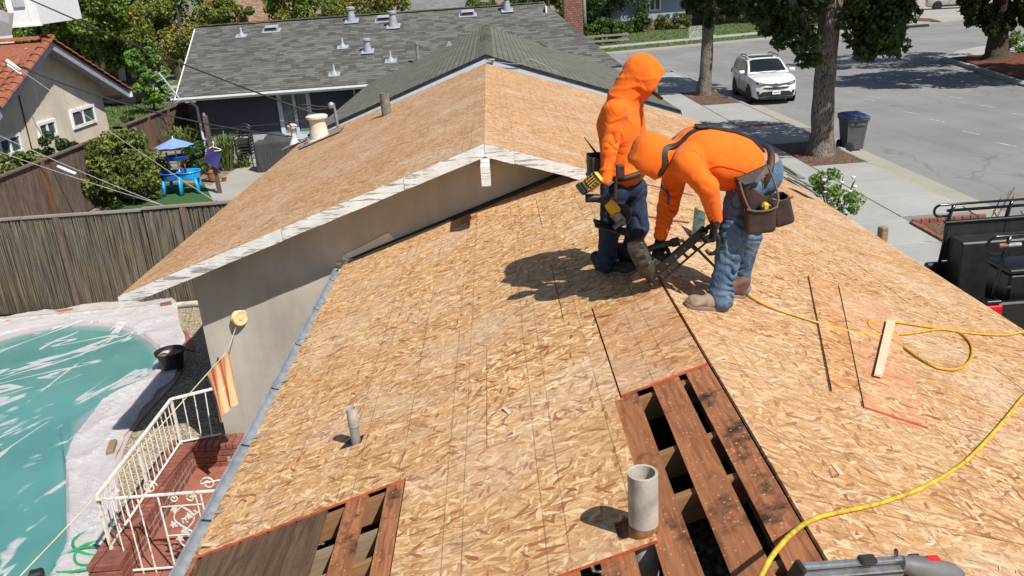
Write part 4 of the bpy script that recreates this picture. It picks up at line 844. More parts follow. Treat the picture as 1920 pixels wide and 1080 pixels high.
# -- beige stucco house with red tiles on the left
bh = thing('house', 'beige stucco house with red tiled roof and three white windows at the far left', 'house', (-16, 26, 0))
BX, BA, BZ, BM = -13.6, 26.2, 4.66, .43
bz = lambda y: BZ-BM*abs(y-BA)
mb = MB(); mb.prism([(BX, 19.6, 0), (BX, 29.9, 0), (BX, 29.9, bz(29.9)-.12), (BX, BA, BZ-.12), (BX, 19.6, bz(19.6)-.12)], (-.2, 0, 0)); mb.box((BX-5, 29.8, 1.4), (9.6, .2, 2.8)); mb.box((BX-5, 19.7, .9), (9.6, .2, 1.7)); mb.obj('wall', M['stucco_beige'], bh)
for s in (-1, 1):
    ye = 30.9 if s > 0 else 18.9; mb = MB(); mb.prism([(BX+.55, BA+s*.003, BZ-.03), (BX+.55, ye, bz(ye)-.03), (BX+.55, ye, bz(ye)-.27), (BX+.55, BA+s*.003, BZ-.27)], (-.05, 0, 0)); mb.obj('barge_board', M['flash'], bh)
    mb = MB(); mb.prism([(BX+.5, BA, BZ-.08), (BX+.5, ye, bz(ye)-.08), (BX-9, ye, bz(ye)-.08), (BX-9, BA, BZ-.08)], (0, 0, -.05)); mb.obj('roof_deck', M['flash'], bh)
MB().box((BX+.57, 30.93, bz(30.9)-.12), (.1, .06, .22)).obj('barge_end', M['white'], bh)
# barrel tiles: each one its own piece, rows from eave to ridge on the slope towards us, a verge row on each rake and a ridge row
def tile_mesh(L, r0, r1, n=6):
    mb = MB(); vs = []
    for i, (t, r) in enumerate(((0, r0), (1, r1))):
        for ring in (r, r-.015):
            for k in range(n+1):
                a = math.pi*k/n; vs.append((-ring*math.cos(a), t*L, ring*math.sin(a)*.62))
    fs = []; m = n+1
    for k in range(n): fs += [(k, k+1, 2*m+k+1, 2*m+k), (m+k+1, m+k, 3*m+k, 3*m+k+1), (k+1, k, m+k, m+k+1)]
    return mb.add(vs, fs)
tmesh = tile_mesh(.46, .165, .14).mesh('roof_tile', M['terracotta'])
def put_tile(o, x, y, name='roof_tile'):
    t = link(name, tmesh, bh); t.matrix_local = Matrix.Translation(-rootloc(bh)) @ fr3(o, x, y); return t
upv = Vector((0, 1, BM)).normalized(); cnt = 0
for j in range(18):
    for i in range(11):
        y = 18.9+.37*j*upv.y; 
        if y < 22.6 or y > BA-.3: continue
        x = BX+.36-.33*i; o = Vector((x, y, bz(y)+.015)); 
        put_tile(o+Vector((0, 0, .012)), (1, 0, 0), (0, upv.y, upv.z-.05)); cnt += 1
mb = MB(); mb.prism([(BX+.5, 18.9, bz(18.9)-.01), (BX+.5, BA, BZ-.01), (BX-9, BA, BZ-.01), (BX-9, 18.9, bz(18.9)-.01)], (0, 0, -.05)); mb.obj('tile_bed', M['terracotta'], bh)
mb = MB(); mb.prism([(BX+.5, 30.9, bz(30.9)-.01), (BX+.5, BA, BZ-.01), (BX-9, BA, BZ-.01), (BX-9, 30.9, bz(30.9)-.01)], (0, 0, -.05)); mb.obj('tile_bed', M['terracotta'], bh)
for j in range(14):
    y = 30.95-.38*j
    if y > BA+.1: put_tile(Vector((BX+.5, y, bz(y)+.03)), (-1, 0, 0), (0, -1, BM-.05), 'verge_tile')
for j in range(10):
    y = 22.6+.37*j
    if y < BA-.2: put_tile(Vector((BX+.52, y, bz(y)+.03)), (1, 0, 0), (0, 1, BM-.05), 'verge_tile')
for j in range(9): put_tile(Vector((BX+.62-.36*j, BA, BZ+.03)), (0, 1, 0), (-1, 0, .04), 'ridge_tile')
for (u0, v0, u1, v1, w) in ((130, 208, 180, 228, 0), (68, 236, 105, 222, 0), (0, 262, 40, 247, 0)):
    pass
for a, b, c, d in (((130, 210), (172, 192), (137, 246), (180, 226)), ((67, 234), (101, 219), (76, 266), (106, 252)), ((-6, 262), (34, 246), (0, 300), (42, 284))):
    q = [atx(*k, BX) for k in (a, b, c, d)]; y0 = (q[0].y+q[2].y)/2; y1 = (q[1].y+q[3].y)/2; zt = (q[0].z+q[1].z)/2; zb = (q[2].z+q[3].z)/2
    win(bh, (BX, (y0+y1)/2, (zt+zb)/2), y1-y0, zt-zb, (0, 1, 0), ('white', 'pane_dark', 'pane'), .06, 1, .09, out=(1, 0, 0))
a = atx(55, 108, BX); mb = MB()
for i in range(6): mb.box((BX+.03, a.y, a.z+.25-.12*i), (.05, .34, .05), Matrix.Rotation(.5, 3, 'Y'))
mb.obj('gable_louvre', M['flash'], bh)
wire('wall_conduit', M['cable'], [atx(26, 138, BX+.03), atx(38, 190, BX+.03), atx(50, 240, BX+.03), atx(66, 305, BX+.03)], .018, bh)
# -- white two-storey house behind it (only a corner shows)
wh = thing('house', 'corner of a tall white house jutting in above the red tiled roof', 'house', (-24, 36, 0))
wy = 34.0; a, b = aty(22, 52, wy), aty(77, 46, wy); t_ = aty(77, -40, wy)
mb = MB(); mb.hexa([(a.x, wy, a.z), (b.x, wy, b.z), (b.x, wy+3.5, b.z+.1), (a.x, wy+3.5, a.z+.1), (a.x, wy, a.z+3), (b.x, wy, b.z+3), (b.x, wy+3.5, b.z+3), (a.x, wy+3.5, a.z+3)]); mb.obj('bay', M['white'], wh)
MB().box(((a.x+b.x)/2, wy-.02, a.z+.03), (b.x-a.x+.1, .08, .07)).obj('bay_trim', M['white'], wh); MB().box((a.x+.72*(b.x-a.x), wy-.015, a.z+1.5), (.03, .02, 2.9)).obj('bay_trim', M['white'], wh)
e = aty(22, 66, wy-1.0); f_ = aty(0, 52, wy-1.0); mb = MB()
mb.prism([e, (e.x-4, e.y, e.z+.2), (e.x-4, e.y, e.z+1.0), aty(26, 24, wy-1.0)], (0, -2.6, 0)); mb.obj('eave_box', M['white'], wh); mb = MB(); g0 = aty(20, 45, wy-3.6); mb.prism([aty(19, 44, wy-3.63), aty(-20, 30, wy-3.63), aty(-20, 12, wy-3.63), aty(17, 24, wy-3.63)], (0, -.03, 0)); mb.obj('eave_soffit', M['greywall'], wh)
MB().box((e.x-4.6, wy+2, 2.2), (3.6, 4.5, 5.0)).obj('wall', M['white'], wh); g = aty(34, 4, wy-.05); MB().box(g, (.42, .05, .35)).obj('vent_panel', M['greywall'], wh)
# -- roofs and fronts further off
def hut(label, x0, x1, y0, ez, rz, mat, wall, depth=9, over=.5, loc=None):
    h = thing('house', label, 'house', ((x0+x1)/2, y0, 0)); ry = y0+depth/2
    plane_roof('roof', (x0, y0-over, ez), (x1, y0-over, ez), (x1, ry, rz), (x0, ry, rz), mat, h); plane_roof('roof', (x1, y0+depth+over, ez), (x0, y0+depth+over, ez), (x0, ry, rz+.004), (x1, ry, rz+.004), mat, h)
    mb = MB(); mb.prism([(x0+.5, y0, 0), (x0+.5, y0+depth, 0), (x0+.5, y0+depth, ez), (x0+.5, ry, rz-.15), (x0+.5, y0, ez)], (.15, 0, 0)); mb.prism([(x1-.5, y0, 0), (x1-.5, y0+depth, 0), (x1-.5, y0+depth, ez), (x1-.5, ry, rz-.15), (x1-.5, y0, ez)], (-.15, 0, 0)); mb.box(((x0+x1)/2, y0+.1, ez/2), (x1-x0-1.32, .2, ez)); mb.box(((x0+x1)/2, y0+depth-.1, ez/2), (x1-x0-1.32, .2, ez)); mb.obj('wall', M[wall], h)
    MB().box(((x0+x1)/2, y0-over-.03, ez-.1), (x1-x0, .05, .22)).obj('fascia', M['white'], h); return h
a = aty(470, 30, 58); hut('house with brown shake roof rising behind the golden tree', a.x-3.2, a.x+2.6, 56, 2.6, 6.3, 'shingle_brown', 'stucco_beige', 8)
a = aty(800, 14, 62); hut('house with pale grey roof just showing over the ridge', a.x-2.8, a.x+3.4, 60, 2.4, 5.6, 'shingle_far', 'greywall', 9)
a = aty(105, 12, 70); hut('grey roofed house hidden deep among the left trees', a.x-4, a.x+5, 68, 2.8, 6.0, 'shingle_far', 'stucco_beige', 9)
fh = thing('house', 'blue grey house with brick base and dark porch across the street', 'house', (18, 88, 0))
wy = 84.6; mb = MB(); c0, c1 = aty(1190, 40, wy), aty(1285, 40, wy); mb.box(((c0.x+c1.x)/2-3, wy+.2, 1.9), (c1.x-c0.x+6, .3, 3.5)); mb.obj('wall', M['bluegrey'], fh)
mb = MB(); mb.box(((c0.x+c1.x)/2-.6, wy-.02, .62), (c1.x-c0.x+1, .2, 1.0)); bk = mb.obj('brick_base', M['mortar'], fh)
for r in range(7):
    for i in range(12):
        x = c0.x-.9+(i+.5*(r % 2))*.62
        if x < c1.x+.2: MB().box((x, wy-.13, .2+.145*r), (.58, .06, .12)).obj('brick', M['brick_tan'], bk)
k = aty(1228, 8, wy); win(fh, (k.x, wy+.04, k.z+.25), 1.15, 1.7, (1, 0, 0), ('white', 'pane', 'pane_dark'), .08, 1, .12)
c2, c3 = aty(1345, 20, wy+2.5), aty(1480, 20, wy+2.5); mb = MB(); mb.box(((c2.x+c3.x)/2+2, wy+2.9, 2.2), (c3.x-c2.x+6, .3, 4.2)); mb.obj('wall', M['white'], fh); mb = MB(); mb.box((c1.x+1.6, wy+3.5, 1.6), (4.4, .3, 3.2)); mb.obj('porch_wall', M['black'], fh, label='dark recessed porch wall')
MB().box((aty(1282, 20, wy+1).x, wy+1, 1.7), (.18, .18, 3.4)).obj('porch_post', M['white'], fh); MB().box((aty(1302, 25, wy+3.2).x, wy+3.3, 1.2), (1.2, .1, 2.3)).obj('door', M['dark_metal'], fh)
mb = MB(); mb.box(((c2.x+c3.x)/2+1.5, wy+2.3, .85), (c3.x-c2.x+4, .5, 1.45)); bk = mb.obj('brick_planter', M['mortar'], fh)
for r in range(9):
    for i in range(15):
        x = c2.x-.3+(i+.5*(r % 2))*.72
        if x < c3.x+3: MB().box((x, wy+2.03, .22+.16*r), (.68, .07, .13)).obj('brick', M['brick_tan'], bk)
plane_roof('roof', (c0.x-8, wy-1.2, 3.7), (c3.x+6, wy-1.2, 3.7), (c3.x+6, wy+6, 6.4), (c0.x-8, wy+6, 6.4), 'shingle_far', fh)
win(fh, (aty(1352, 4, wy+2.7).x, wy+2.73, 2.9), 1.3, 1.5, (1, 0, 0), ('white', 'pane', 'pane_dark'), .08, 1, .12)
# ---------------------------------------------------------------- trees, bushes and plants
def leaf_quads(mb, c, n, g, size, up=.3, shape=None):
    """n small folded leaves around centres c (list of (centre, radius xyz))"""
    vs = []; fs = []
    k = len(c); b = 0
    for _ in range(n):
        (cx, cy, cz), r = c[g.randrange(k)]
        while True:
            x, y, z = g.uniform(-1, 1), g.uniform(-1, 1), g.uniform(-1, 1); q = x*x+y*y+z*z
            if q < 1 and g.random() < .25+.75*q: break
        p = Vector((cx+x*r[0], cy+y*r[1], cz+z*r[2])); s = size*g.uniform(.6, 1.35)
        nrm = Vector((x*.6+g.gauss(0, .5), y*.6+g.gauss(0, .5), z*.5+up+g.gauss(0, .5)))
        if nrm.length < .05: nrm = Vector((0, 0, 1))
        nrm.normalize(); t = nrm.orthogonal().normalized(); t.rotate(Matrix.Rotation(g.random()*6.28, 3, nrm)) if False else None
        a = g.random()*6.28; o = nrm.cross(t); d = t*math.cos(a)+o*math.sin(a); e = nrm.cross(d); d = (d-Vector((0, 0, .35))).normalized()
        vs += [p-d*s*.5, p+e*s*.36+nrm*s*.10, p+d*s*.6-nrm*s*.06, p-e*s*.36+nrm*s*.10]; fs.append((b, b+1, b+2, b+3)); b += 4
    mb.add(vs, fs)
def blob(c, r, n, g, rr=(.34, .6), flat=.8):
    """clump centres spread over an uneven crown"""
    out = []
    for _ in range(n):
        while True:
            x, y, z = g.uniform(-1, 1), g.uniform(-1, 1), g.uniform(-1, 1); q = x*x+y*y+z*z
            if q < 1 and g.random() < q: break
        k = min(r)*g.uniform(*rr)*.62; out.append(((c[0]+x*r[0], c[1]+y*r[1], c[2]+z*r[2]), (k, k, k*flat)))
    return out
def trunk_mesh(path, radii, seed, n=14, rough=.06):
    mb = MB(); P = catmull(path, 6); m = len(P); g = random.Random(seed); ph = [g.random()*6.28 for _ in range(6)]
    rs = []
    for i in range(m):
        t = i/(m-1)*(len(radii)-1); k = min(int(t), len(radii)-2); rs.append(radii[k]*(1-(t-k))+radii[k+1]*(t-k))
    mb.tube(P, rs, n)
    for i in range(m):
        for k in range(n):
            j = i*n+k; v = Vector(mb.v[j]); c = P[i]; a = 2*math.pi*k/n
            d = 1+rough*(math.sin(3*a+ph[0]+i*.25)+.7*math.sin(5*a+ph[1]-i*.4)+.6*math.sin(2*a+i*.9+ph[2])); mb.v[j] = tuple(c+(v-c)*d)
    return mb
def tree(name, label, base, trunk, limbs, clumps, nleaf, size, leaf, bark='trunk', group=None, seed=1, up=.3, knots=()):
    t = thing(name, label, 'tree', base, group); g = random.Random(seed); base = Vector(base)
    tb = trunk_mesh([base+Vector(p) for p, r in trunk], [r for p, r in trunk], seed)
    for p, r in knots: tb.lathe(base+Vector(p), [(0, r*.9), (r*.6, r*.7), (r, 0), (r*.6, -r*.8), (0, -r)], 10)
    tr = tb.obj('trunk', M[bark], t, smooth=True)
    for l in limbs: trunk_mesh([base+Vector(p) for p, r in l], [r for p, r in l], seed+len(l), 9).obj('limb', M[bark], tr, smooth=True)
    mb = MB(); leaf_quads(mb, [((c[0]+base.x, c[1]+base.y, c[2]+base.z), r) for c, r in clumps], nleaf, g, size, up); mb.obj('crown', M[leaf], t); return t
# -- street trees
G3 = random.Random(11)
def hang(c, r, n, g): return [((c[0]+g.uniform(-r, r), c[1]+g.uniform(-r, r), c[2]+g.uniform(-r*.7, r*.7)), (lambda q: (q, q, q*.9))(g.uniform(.18, .40))) for _ in range(n)]
b2 = atz(1553, 298, .1); b2 = Vector((9.2, 23.6, .08))
w = lambda u, v, y: aty(u, v, y)-b2
cl = []
for u, v, y, r, n in ((1440, 36, 23.4, .40, 6), (1475, 58, 23.2, .32, 4), (1425, 14, 23.6, .4, 5), (1506, 78, 23.0, .2, 3), (1495, 40, 23, .3, 4), (1520, 108, 23, .16, 2), (1610, 25, 23.2, .4, 6), (1640, 60, 23, .40, 7), (1680, 35, 23.4, .45, 7), (1658, 88, 22.9, .22, 4), (1690, 78, 23.1, .2, 2), (1625, 92, 23.2, .2, 3), (1605, 0, 23.8, .5, 6), (1660, 5, 24, .5, 7), (1530, 4, 23.4, .35, 4), (1470, 0, 23.4, .5, 6)):
    c = w(u, v, y); cl += hang(c, r, n, G3)
cl += blob((1.9, -1.3, 7.6), (3.1, 3.1, 2.1), 150, G3, (.34, .50))
f1 = w(1540, 95, 23.4); f2 = w(1508, 48, 23.3); f3 = w(1488, 12, 23.2)
tree('street_tree', 'street tree with thick furrowed grey trunk beside the blue lidded bin', b2, [((0, 0, -.12), .52), ((0, 0, .12), .40), ((.02, 0, .6), .315), ((.0, 0, 1.6), .285), ((.03, 0, 2.4), .285), ((.04, 0, 3.4), .29), ((.10, 0, 4.4), .27), ((.2, .1, 6), .2), ((.3, .2, 8), .1)],
     [[((.0, 0, 3.3), .17), (f1, .16), (f2, .14), (f3, .11), (f3+Vector((-.4, 0, 1.2)), .05)], [((.1, 0, 4.0), .13), (w(1620, 40, 23.5), .09), (w(1655, 5, 23.5), .06), ((2.4, 0, 6.2), .03)], [(w(1640, 10, 23.2), .03), (w(1632, 50, 23.2), .02), (w(1638, 85, 23.1), .015)]], cl, 24000, .165, 'leaf_maple', 'trunk', 'trees along the street', 21, .1, knots=[((-.02, -.22, 2.15), .17), ((.05, -.24, 1.95), .14)])
b1 = Vector((9.25, 37.4, .08)); w1 = lambda u, v, y: aty(u, v, y)-b1; cl = []
for u, v, r, n in ((1300, 8, .4, 3), (1322, 25, .3, 3), (1345, 6, .35, 3), (1330, 42, .2, 1), (1362, 2, .35, 3), (1290, 0, .4, 3)): cl += hang(w1(u, v, 37.2), r, n, G3)
cl += blob((2.4, -.8, 8.2), (3.2, 3.2, 2.4), 140, G3, (.36, .52))
tree('street_tree', 'slim leaning street tree with forked trunk next to the white parked car', b1, [((0, 0, -.12), .46), ((0, 0, .12), .36), ((.03, 0, .8), .27), ((.10, 0, 2.0), .25), ((.18, 0, 3.0), .25), ((.34, 0, 4.2), .20), ((.5, 0, 6), .15), ((.5, 0, 8), .08)],
     [[((.12, 0, 2.9), .15), ((-.02, 0, 3.9), .14), ((-.22, 0, 5.0), .11), ((-.5, 0, 6.8), .06)]], cl, 19000, .21, 'leaf_street', 'trunk', 'trees along the street', 31, .1)
b3 = Vector((25.0, 42.3, .12)); w3 = lambda u, v, y: aty(u, v, y)-b3; cl = []
for u, v, r, n in ((1840, 15, .9, 9), (1870, 35, .8, 9), (1835, 40, .4, 4), (1905, 20, .9, 8), (1890, 5, .9, 8), (1820, 5, .6, 5), (1858, 50, .4, 4), (1925, 40, .5, 5)): cl += hang(w3(u, v, 42), r, n, G3)
cl += blob((-.5, 0, 6.2), (4.4, 4.2, 2.4), 90, G3, (.34, .5))
tree('street_tree', 'dark street tree standing in red bark on the far side of the road', b3, [((0, 0, -.12), .8), ((0, 0, .15), .58), ((0, 0, .7), .46), ((0, 0, 2.0), .43), ((.02, 0, 3.2), .40), ((.1, 0, 5), .25), ((.1, 0, 7.5), .1)], [[((0, 0, 3), .2), ((-1, 0, 4.2), .14), ((-2.2, 0, 5.4), .06)]], cl, 11000, .24, 'leaf_street', 'trunk_dark', 'trees along the street', 41, .1)
b4 = Vector((25.6, 33.6, .12)); cl = blob((-1.9, .6, 6.2), (5.0, 3.0, 2.2), 110, G3, (.40, .56))
tree('street_tree', 'street tree just outside the frame whose shadow crosses the road', b4, [((0, 0, -.12), .8), ((0, 0, .15), .55), ((0, 0, .7), .43), ((0, 0, 2.0), .40), ((.02, 0, 3.2), .36), ((.1, 0, 5), .22), ((.1, 0, 7.5), .1)], [[((0, 0, 3), .2), ((-1, 0, 4.2), .14), ((-2.2, 0, 5.4), .06)]], cl, 9000, .30, 'leaf_street', 'trunk_dark', 'trees along the street', 42, .1)
# -- garden trees on the left, each its own
def garden(label, u, v, y, rad, leaf, seed, n=7000, size=.26,  ht=None, bark='trunk_dark', name='garden_tree', ncl=46, group='trees behind the red tiled house', cut=0):
    n = int(n*1.7); size *= .76
    if y < 60 and 'bare dark trunk' not in label and 'ridge' not in label and 'chimney' not in label: k_ = 63/y; y = 63; rad = tuple(q*k_ for q in rad); size *= k_
    c = aty(u, v, y); g = random.Random(seed); b = Vector((c.x, y, 0)); cl = blob((0, 0, c.z), rad, ncl, g, (.4, .65)); h = c.z
    return tree(name, label, b, [((0, 0, -.2), .26), ((.0, 0, .4), .20), ((.1, 0, h*.5), .17), ((0, 0, h), .1), ((0, .1, h+rad[2]*.6), .04)], [[((.05, 0, h*.55), .1), ((rad[0]*.5, 0, h), .06), ((rad[0]*.75, 0, h+.5), .02)], [((.05, 0, h*.5), .1), ((-rad[0]*.5, .2, h*.95), .06), ((-rad[0]*.7, 0, h+.6), .02)]], cl, n, size, leaf, bark, group, seed, .25)
garden('tall leafy green tree rising above the middle of the left garden', 215, 25, 50, (3.3, 2.8, 2.9), 'leaf_green', 51, 11000, .25, ncl=60)
garden('dark green tree beside the white house corner', 105, 45, 53, (2.4, 2.4, 3.6), 'leaf_green', 52, 8000, .26)
garden('bushy tree low behind the red tiled verge', 148, 115, 44, (1.9, 1.7, 1.9), 'leaf_green', 53, 6000, .21)
garden('round green tree between the tall tree and the orange leaved one', 250, 92, 46, (1.1, 1.1, 1.0), 'leaf_green', 54, 3600, .2)
garden('tree with orange turning leaves and bare dark trunk left of the grey roof', 338, 52, 52, (3.0, 2.4, 1.8), 'leaf_gold', 55, 9500, .22, ncl=54)
garden('green tree under the white bay', 40, 90, 40, (1.9, 1.8, 1.6), 'leaf_green', 56, 4000, .22)
garden('golden leaved tree behind the left part of the grey roof ridge', 575, 8, 53, (2.4, 1.9, 1.7), 'leaf_gold', 57, 7500, .2, ncl=44, group='trees behind the grey roof')
garden('green and yellow tree behind the middle of the grey roof ridge', 688, 4, 55, (2.5, 1.8, 1.5), 'leaf_gold', 58, 6500, .2, ncl=44, group='trees behind the grey roof')
garden('clipped green treetop behind the right end of the grey ridge', 925, 2, 52, (2.4, 1.8, 1.2), 'leaf_hedge', 59, 5000, .18, ncl=40, group='trees behind the grey roof')
garden('yellow green tree squeezed between grey roof and brick chimney', 1030, 38, 47, (1.0, 1.4, 2.3), 'leaf_hedge', 60, 5500, .18, ncl=36, group='trees behind the grey roof')
garden('tall tree at the back of the left gardens', 300, -25, 66, (4.5, 3, 3.5), 'leaf_green', 61, 7000, .3, ncl=46)
garden('tree filling the gap behind the white bay', 160, -10, 60, (3.5, 3, 3.2), 'leaf_green', 62, 6000, .3, ncl=40)
garden('orange tinged treetop at the left end of the grey ridge', 425, 30, 50, (1.4, 1.4, 1.1), 'leaf_gold', 63, 3600, .2, ncl=24)
# young citrus in front of the grey house corner
c = atz(292, 212, 0); g = random.Random(71); cl = blob((0, 0, 2.0), (1.05, .9, 1.55), 40, g, (.34, .55))
tree('citrus_tree', 'young airy citrus tree by the plank fence near the roof corner', Vector((c.x, c.y, 0)), [((0, 0, -.1), .07), ((0, 0, .6), .05), ((.05, 0, 1.8), .04), ((0, 0, 3), .015)], [[((0, 0, .8), .03), ((.4, 0, 1.7), .02), ((.7, 0, 2.2), .01)], [((0, 0, .7), .03), ((-.4, .1, 1.5), .02), ((-.6, 0, 2.3), .01)]], cl, 3800, .18, 'leaf_citrus', 'trunk_dark', None, 71, .2)
def bush(label, base, rad, n, size, leaf, seed, cat='bush', name='bush', ncl=30, z=None, group=None):
    t = thing(name, label, cat, base, group); g = random.Random(seed); mb = MB(); cz = rad[2]*.95 if z is None else z
    leaf_quads(mb, [((x+base[0], y+base[1], zz+base[2]), r) for (x, y, zz), r in blob((0, 0, cz), rad, ncl, g, (.4, .7))], n, g, size, .3); mb.obj('foliage', M[leaf], t)
    tb = MB()
    for _ in range(6): a = g.random()*6.28; tb.tube([Vector(base)+Vector((0, 0, -.05)), Vector(base)+Vector((math.cos(a)*rad[0]*.3, math.sin(a)*rad[1]*.3, cz*.7)), Vector(base)+Vector((math.cos(a)*rad[0]*.7, math.sin(a)*rad[1]*.7, cz*1.3))], [.03, .02, .008], 5)
    tb.obj('stem', M['trunk_dark'], t); return t
b = atx(228, 300, -11.0); bush('large rounded bush with yellowing leaves in the gap of the plank fence', Vector((-11.1, b.y+.2, 0)), (1.15, 1.45, .98), 7500, .12, 'leaf_bush', 81, ncl=46)
b = atx(95, 275, -12.9); bush('dark green bush under the middle white window', Vector((b.x, b.y, .1)), (.5, 1.0, .95), 2600, .12, 'leaf_dark', 82, ncl=22, z=1.2)
b = atx(28, 315, -12.9); bush('pink tinged bush at the lower left white window', Vector((b.x, b.y, .1)), (.5, 1.1, .8), 2600, .12, 'leaf_bush', 83, ncl=22, z=1.1)
b = atx(208, 195, -13); bush('narrow shrub at the corner of the beige wall', Vector((b.x, b.y+1.2, 0)), (.6, .6, 1.0), 1600, .13, 'leaf_dark', 84, ncl=16)
b = atz(12, 402, 0); bush('small light green sapling poking over the reed fence', Vector((b.x, b.y+.4, 0)), (.35, .3, .55), 260, .10, 'leaf_citrus', 85, ncl=8, z=.6)
b = atz(375, 330, 0); bush('leafy shrub behind the blue play table', Vector((b.x, b.y+.3, 0)), (.55, .5, .55), 1500, .12, 'leaf_dark', 86, ncl=18)
b = Vector((6.5, 15.8, .05)); pb = bush('white flowering bush beside the pavement at the roof edge', b, (.50, .5, .52), 1500, .085, 'leaf_citrus', 87, ncl=20, z=.95)
g = random.Random(5)
for i in range(22):
    p = b+Vector((g.uniform(-.33, .33), g.uniform(-.38, 0), .95+g.uniform(-.32, .36))); MB().lathe(p, [(0, .0), (.035, .02), (.05, .05), (.02, .055), (0, .04)], 6).obj('flower', M['petal'], pb, smooth=True)
def strap(label, base, n, h, seed, leaf='leaf_strap', sp=.5, cat='plant', name='strap_leaf_plant'):
    t = thing(name, label, cat, base); g = random.Random(seed); mb = MB()
    for _ in range(n):
        a = g.random()*6.28; r = g.uniform(.2, 1)*sp; k = h*g.uniform(.6, 1.15); p = Vector(base)+Vector((g.uniform(-.15, .15), g.uniform(-.15, .15), 0)); d = Vector((math.cos(a), math.sin(a), 0)); s = Vector((-d.y, d.x, 0))*.016
        q = [p, p+d*r*.35+Vector((0, 0, k*.6)), p+d*r*.75+Vector((0, 0, k)), p+d*r*1.15+Vector((0, 0, k*.9))]
        mb.add([q[0]-s, q[0]+s, q[1]-s*1.2, q[1]+s*1.2, q[2]-s*.8, q[2]+s*.8, q[3]], [(0, 1, 3, 2), (2, 3, 5, 4), (4, 5, 6)])
    mb.obj('foliage', M[leaf], t); return t
b = atz(362, 312, 0); strap('spiky strap leaved plant against the plank fence', Vector((b.x-.3, b.y, .0)), 200, 1.25, 91, sp=.9)
b = atz(428, 318, 0); strap('spiky strap leaved plant beside the dark pole', Vector((b.x, b.y, .0)), 190, 1.1, 92, sp=.75)
b = atz(445, 318, 0); strap('low tuft at the edge of the patio', Vector((b.x+.2, b.y+.2, .0)), 60, .5, 93, sp=.5)
for i, (u, v, s) in enumerate(((325, 118, 1.6), (305, 122, 1.4), (350, 120, 1.4))):
    b = atz(u, v+22, 0.1); strap(['tall pale grass clump left of the dark tree trunk', 'pale grass clump furthest left on the far lawn', 'pale grass clump right of the dark tree trunk'][i], Vector((b.x, b.y, .1)), 160, s, 94+i, 'leaf_drygrass', 1.0, 'grass clump', 'grass_clump')
# -- across the street
def far_bush(label, u, v, rad, n, leaf, seed, z=0.1, size=.22, name='bush', cat='bush', ncl=34):
    b = atz(u, v, z); return bush(label, Vector((b.x, b.y, z)), rad, n, size, leaf, seed, cat, name, ncl)
far_bush('clipped hedge with reddish end behind the low rail fence', 1128, 82, (2.0, 1.4, 1.0), 4200, 'leaf_hedge', 101, size=.18, name='hedge', cat='hedge')
far_bush('big dark rounded shrub right of the hedge', 1158, 64, (3.1, 2.2, 2.3), 6500, 'leaf_dark', 102, size=.24)
far_bush('dark tall shrub behind the metal pole', 1118, 60, (2.2, 2.0, 2.8), 5000, 'leaf_dark', 103, size=.26)
far_bush('low brownish shrub in front of the blue grey house', 1228, 56, (2.2, 1.0, .75), 2600, 'leaf_bush', 104, size=.16)
far_bush('low green shrub beside the path to the dark porch', 1268, 55, (1.5, .9, .8), 2200, 'leaf_hedge', 105, size=.16)
far_bush('narrow climbing shrub at the porch post', 1262, 50, (1.3, .8, 2.0), 3000, 'leaf_dark', 106, size=.18)
far_bush('tall dark shrub behind the red hedge', 1092, 50, (2.6, 2, 3.0), 3800, 'leaf_dark', 107, size=.28)
far_bush('round bush at the edge of the red bark island', 1921, 98, (1.0, 1.0, .55), 1400, 'leaf_citrus', 108, size=.16)
far_bush('dark shrub at the white house planter', 1395, 44, (3.0, 1.0, 1.6), 2600, 'leaf_dark', 109, size=.24)
far_bush('dark shrub by the far driveway', 1600, 40, (4.5, 1.5, 3.2), 5200, 'leaf_dark', 110, size=.34)
# ---------------------------------------------------------------- left yard: fences, play things, pool, porch
def plank_fence(label, pts, x0, h, posts, seed, axis='Y', name='plank_fence', cap=True):
    """vertical boards one by one between two ends, posts, top cap"""
    a, b = Vector(pts[0]), Vector(pts[1]); L = (b-a).length; d = (b-a).normalized(); s = Vector((-d.y, d.x, 0)); g = random.Random(seed); t = thing(name, label, 'fence', (a+b)/2)
    n = int(L/.145); m = d.to_track_quat('X', 'Z').to_matrix()
    for i in range(n):
        c = a+d*(i+.5)*L/n; hh = h+g.uniform(-.02, .01); MB().box(c+Vector((0, 0, hh/2+.03))+s*g.uniform(-.006, .006), (L/n-g.uniform(.004, .012), .02, hh), m).obj('fence_board', M['fence'], t)
    for f in posts: MB().box(a+d*L*f-s*.06+Vector((0, 0, h/2)), (.10, .10, h+.06), m).obj('fence_post', M['fence_post'], t)
    for z in (.35, h-.3): MB().box((a+b)/2+s*.045+Vector((0, 0, z)), (L, .04, .09), m).obj('fence_rail', M['fence_post'], t)
    if cap: MB().box((a+b)/2+Vector((0, 0, h+.05)), (L+.06, .16, .04), m).obj('fence_cap', M['fence'], t)
    return t
FX = -11.85
plank_fence('dark plank fence with orange posts in front of the beige house', ((FX, 15.95, 0), (FX, 25.2, 0)), FX, 1.78, (.02, .33, .62, .995), 3)
plank_fence('dark plank fence behind the spiky plants running to the grey house', ((FX, 27.0, 0), (FX, 32.6, 0)), FX, 1.85, (.0, .35, .68, .99), 4)
q0, q1 = atx(197, 228, -13.4), atx(265, 218, FX); plank_fence('short dark fence beyond the corner of the beige house', ((-13.4, 31.6, 0), (FX-.15, 32.9, 0)), 0, 1.35, (0, 1), 5)
MB().box((-10.9, 32.0, 1.65), (1.6, .06, .06)).single('gate_beam', M['fence'], 'dark beam over the narrow gap between fence and navy wall', 'beam')
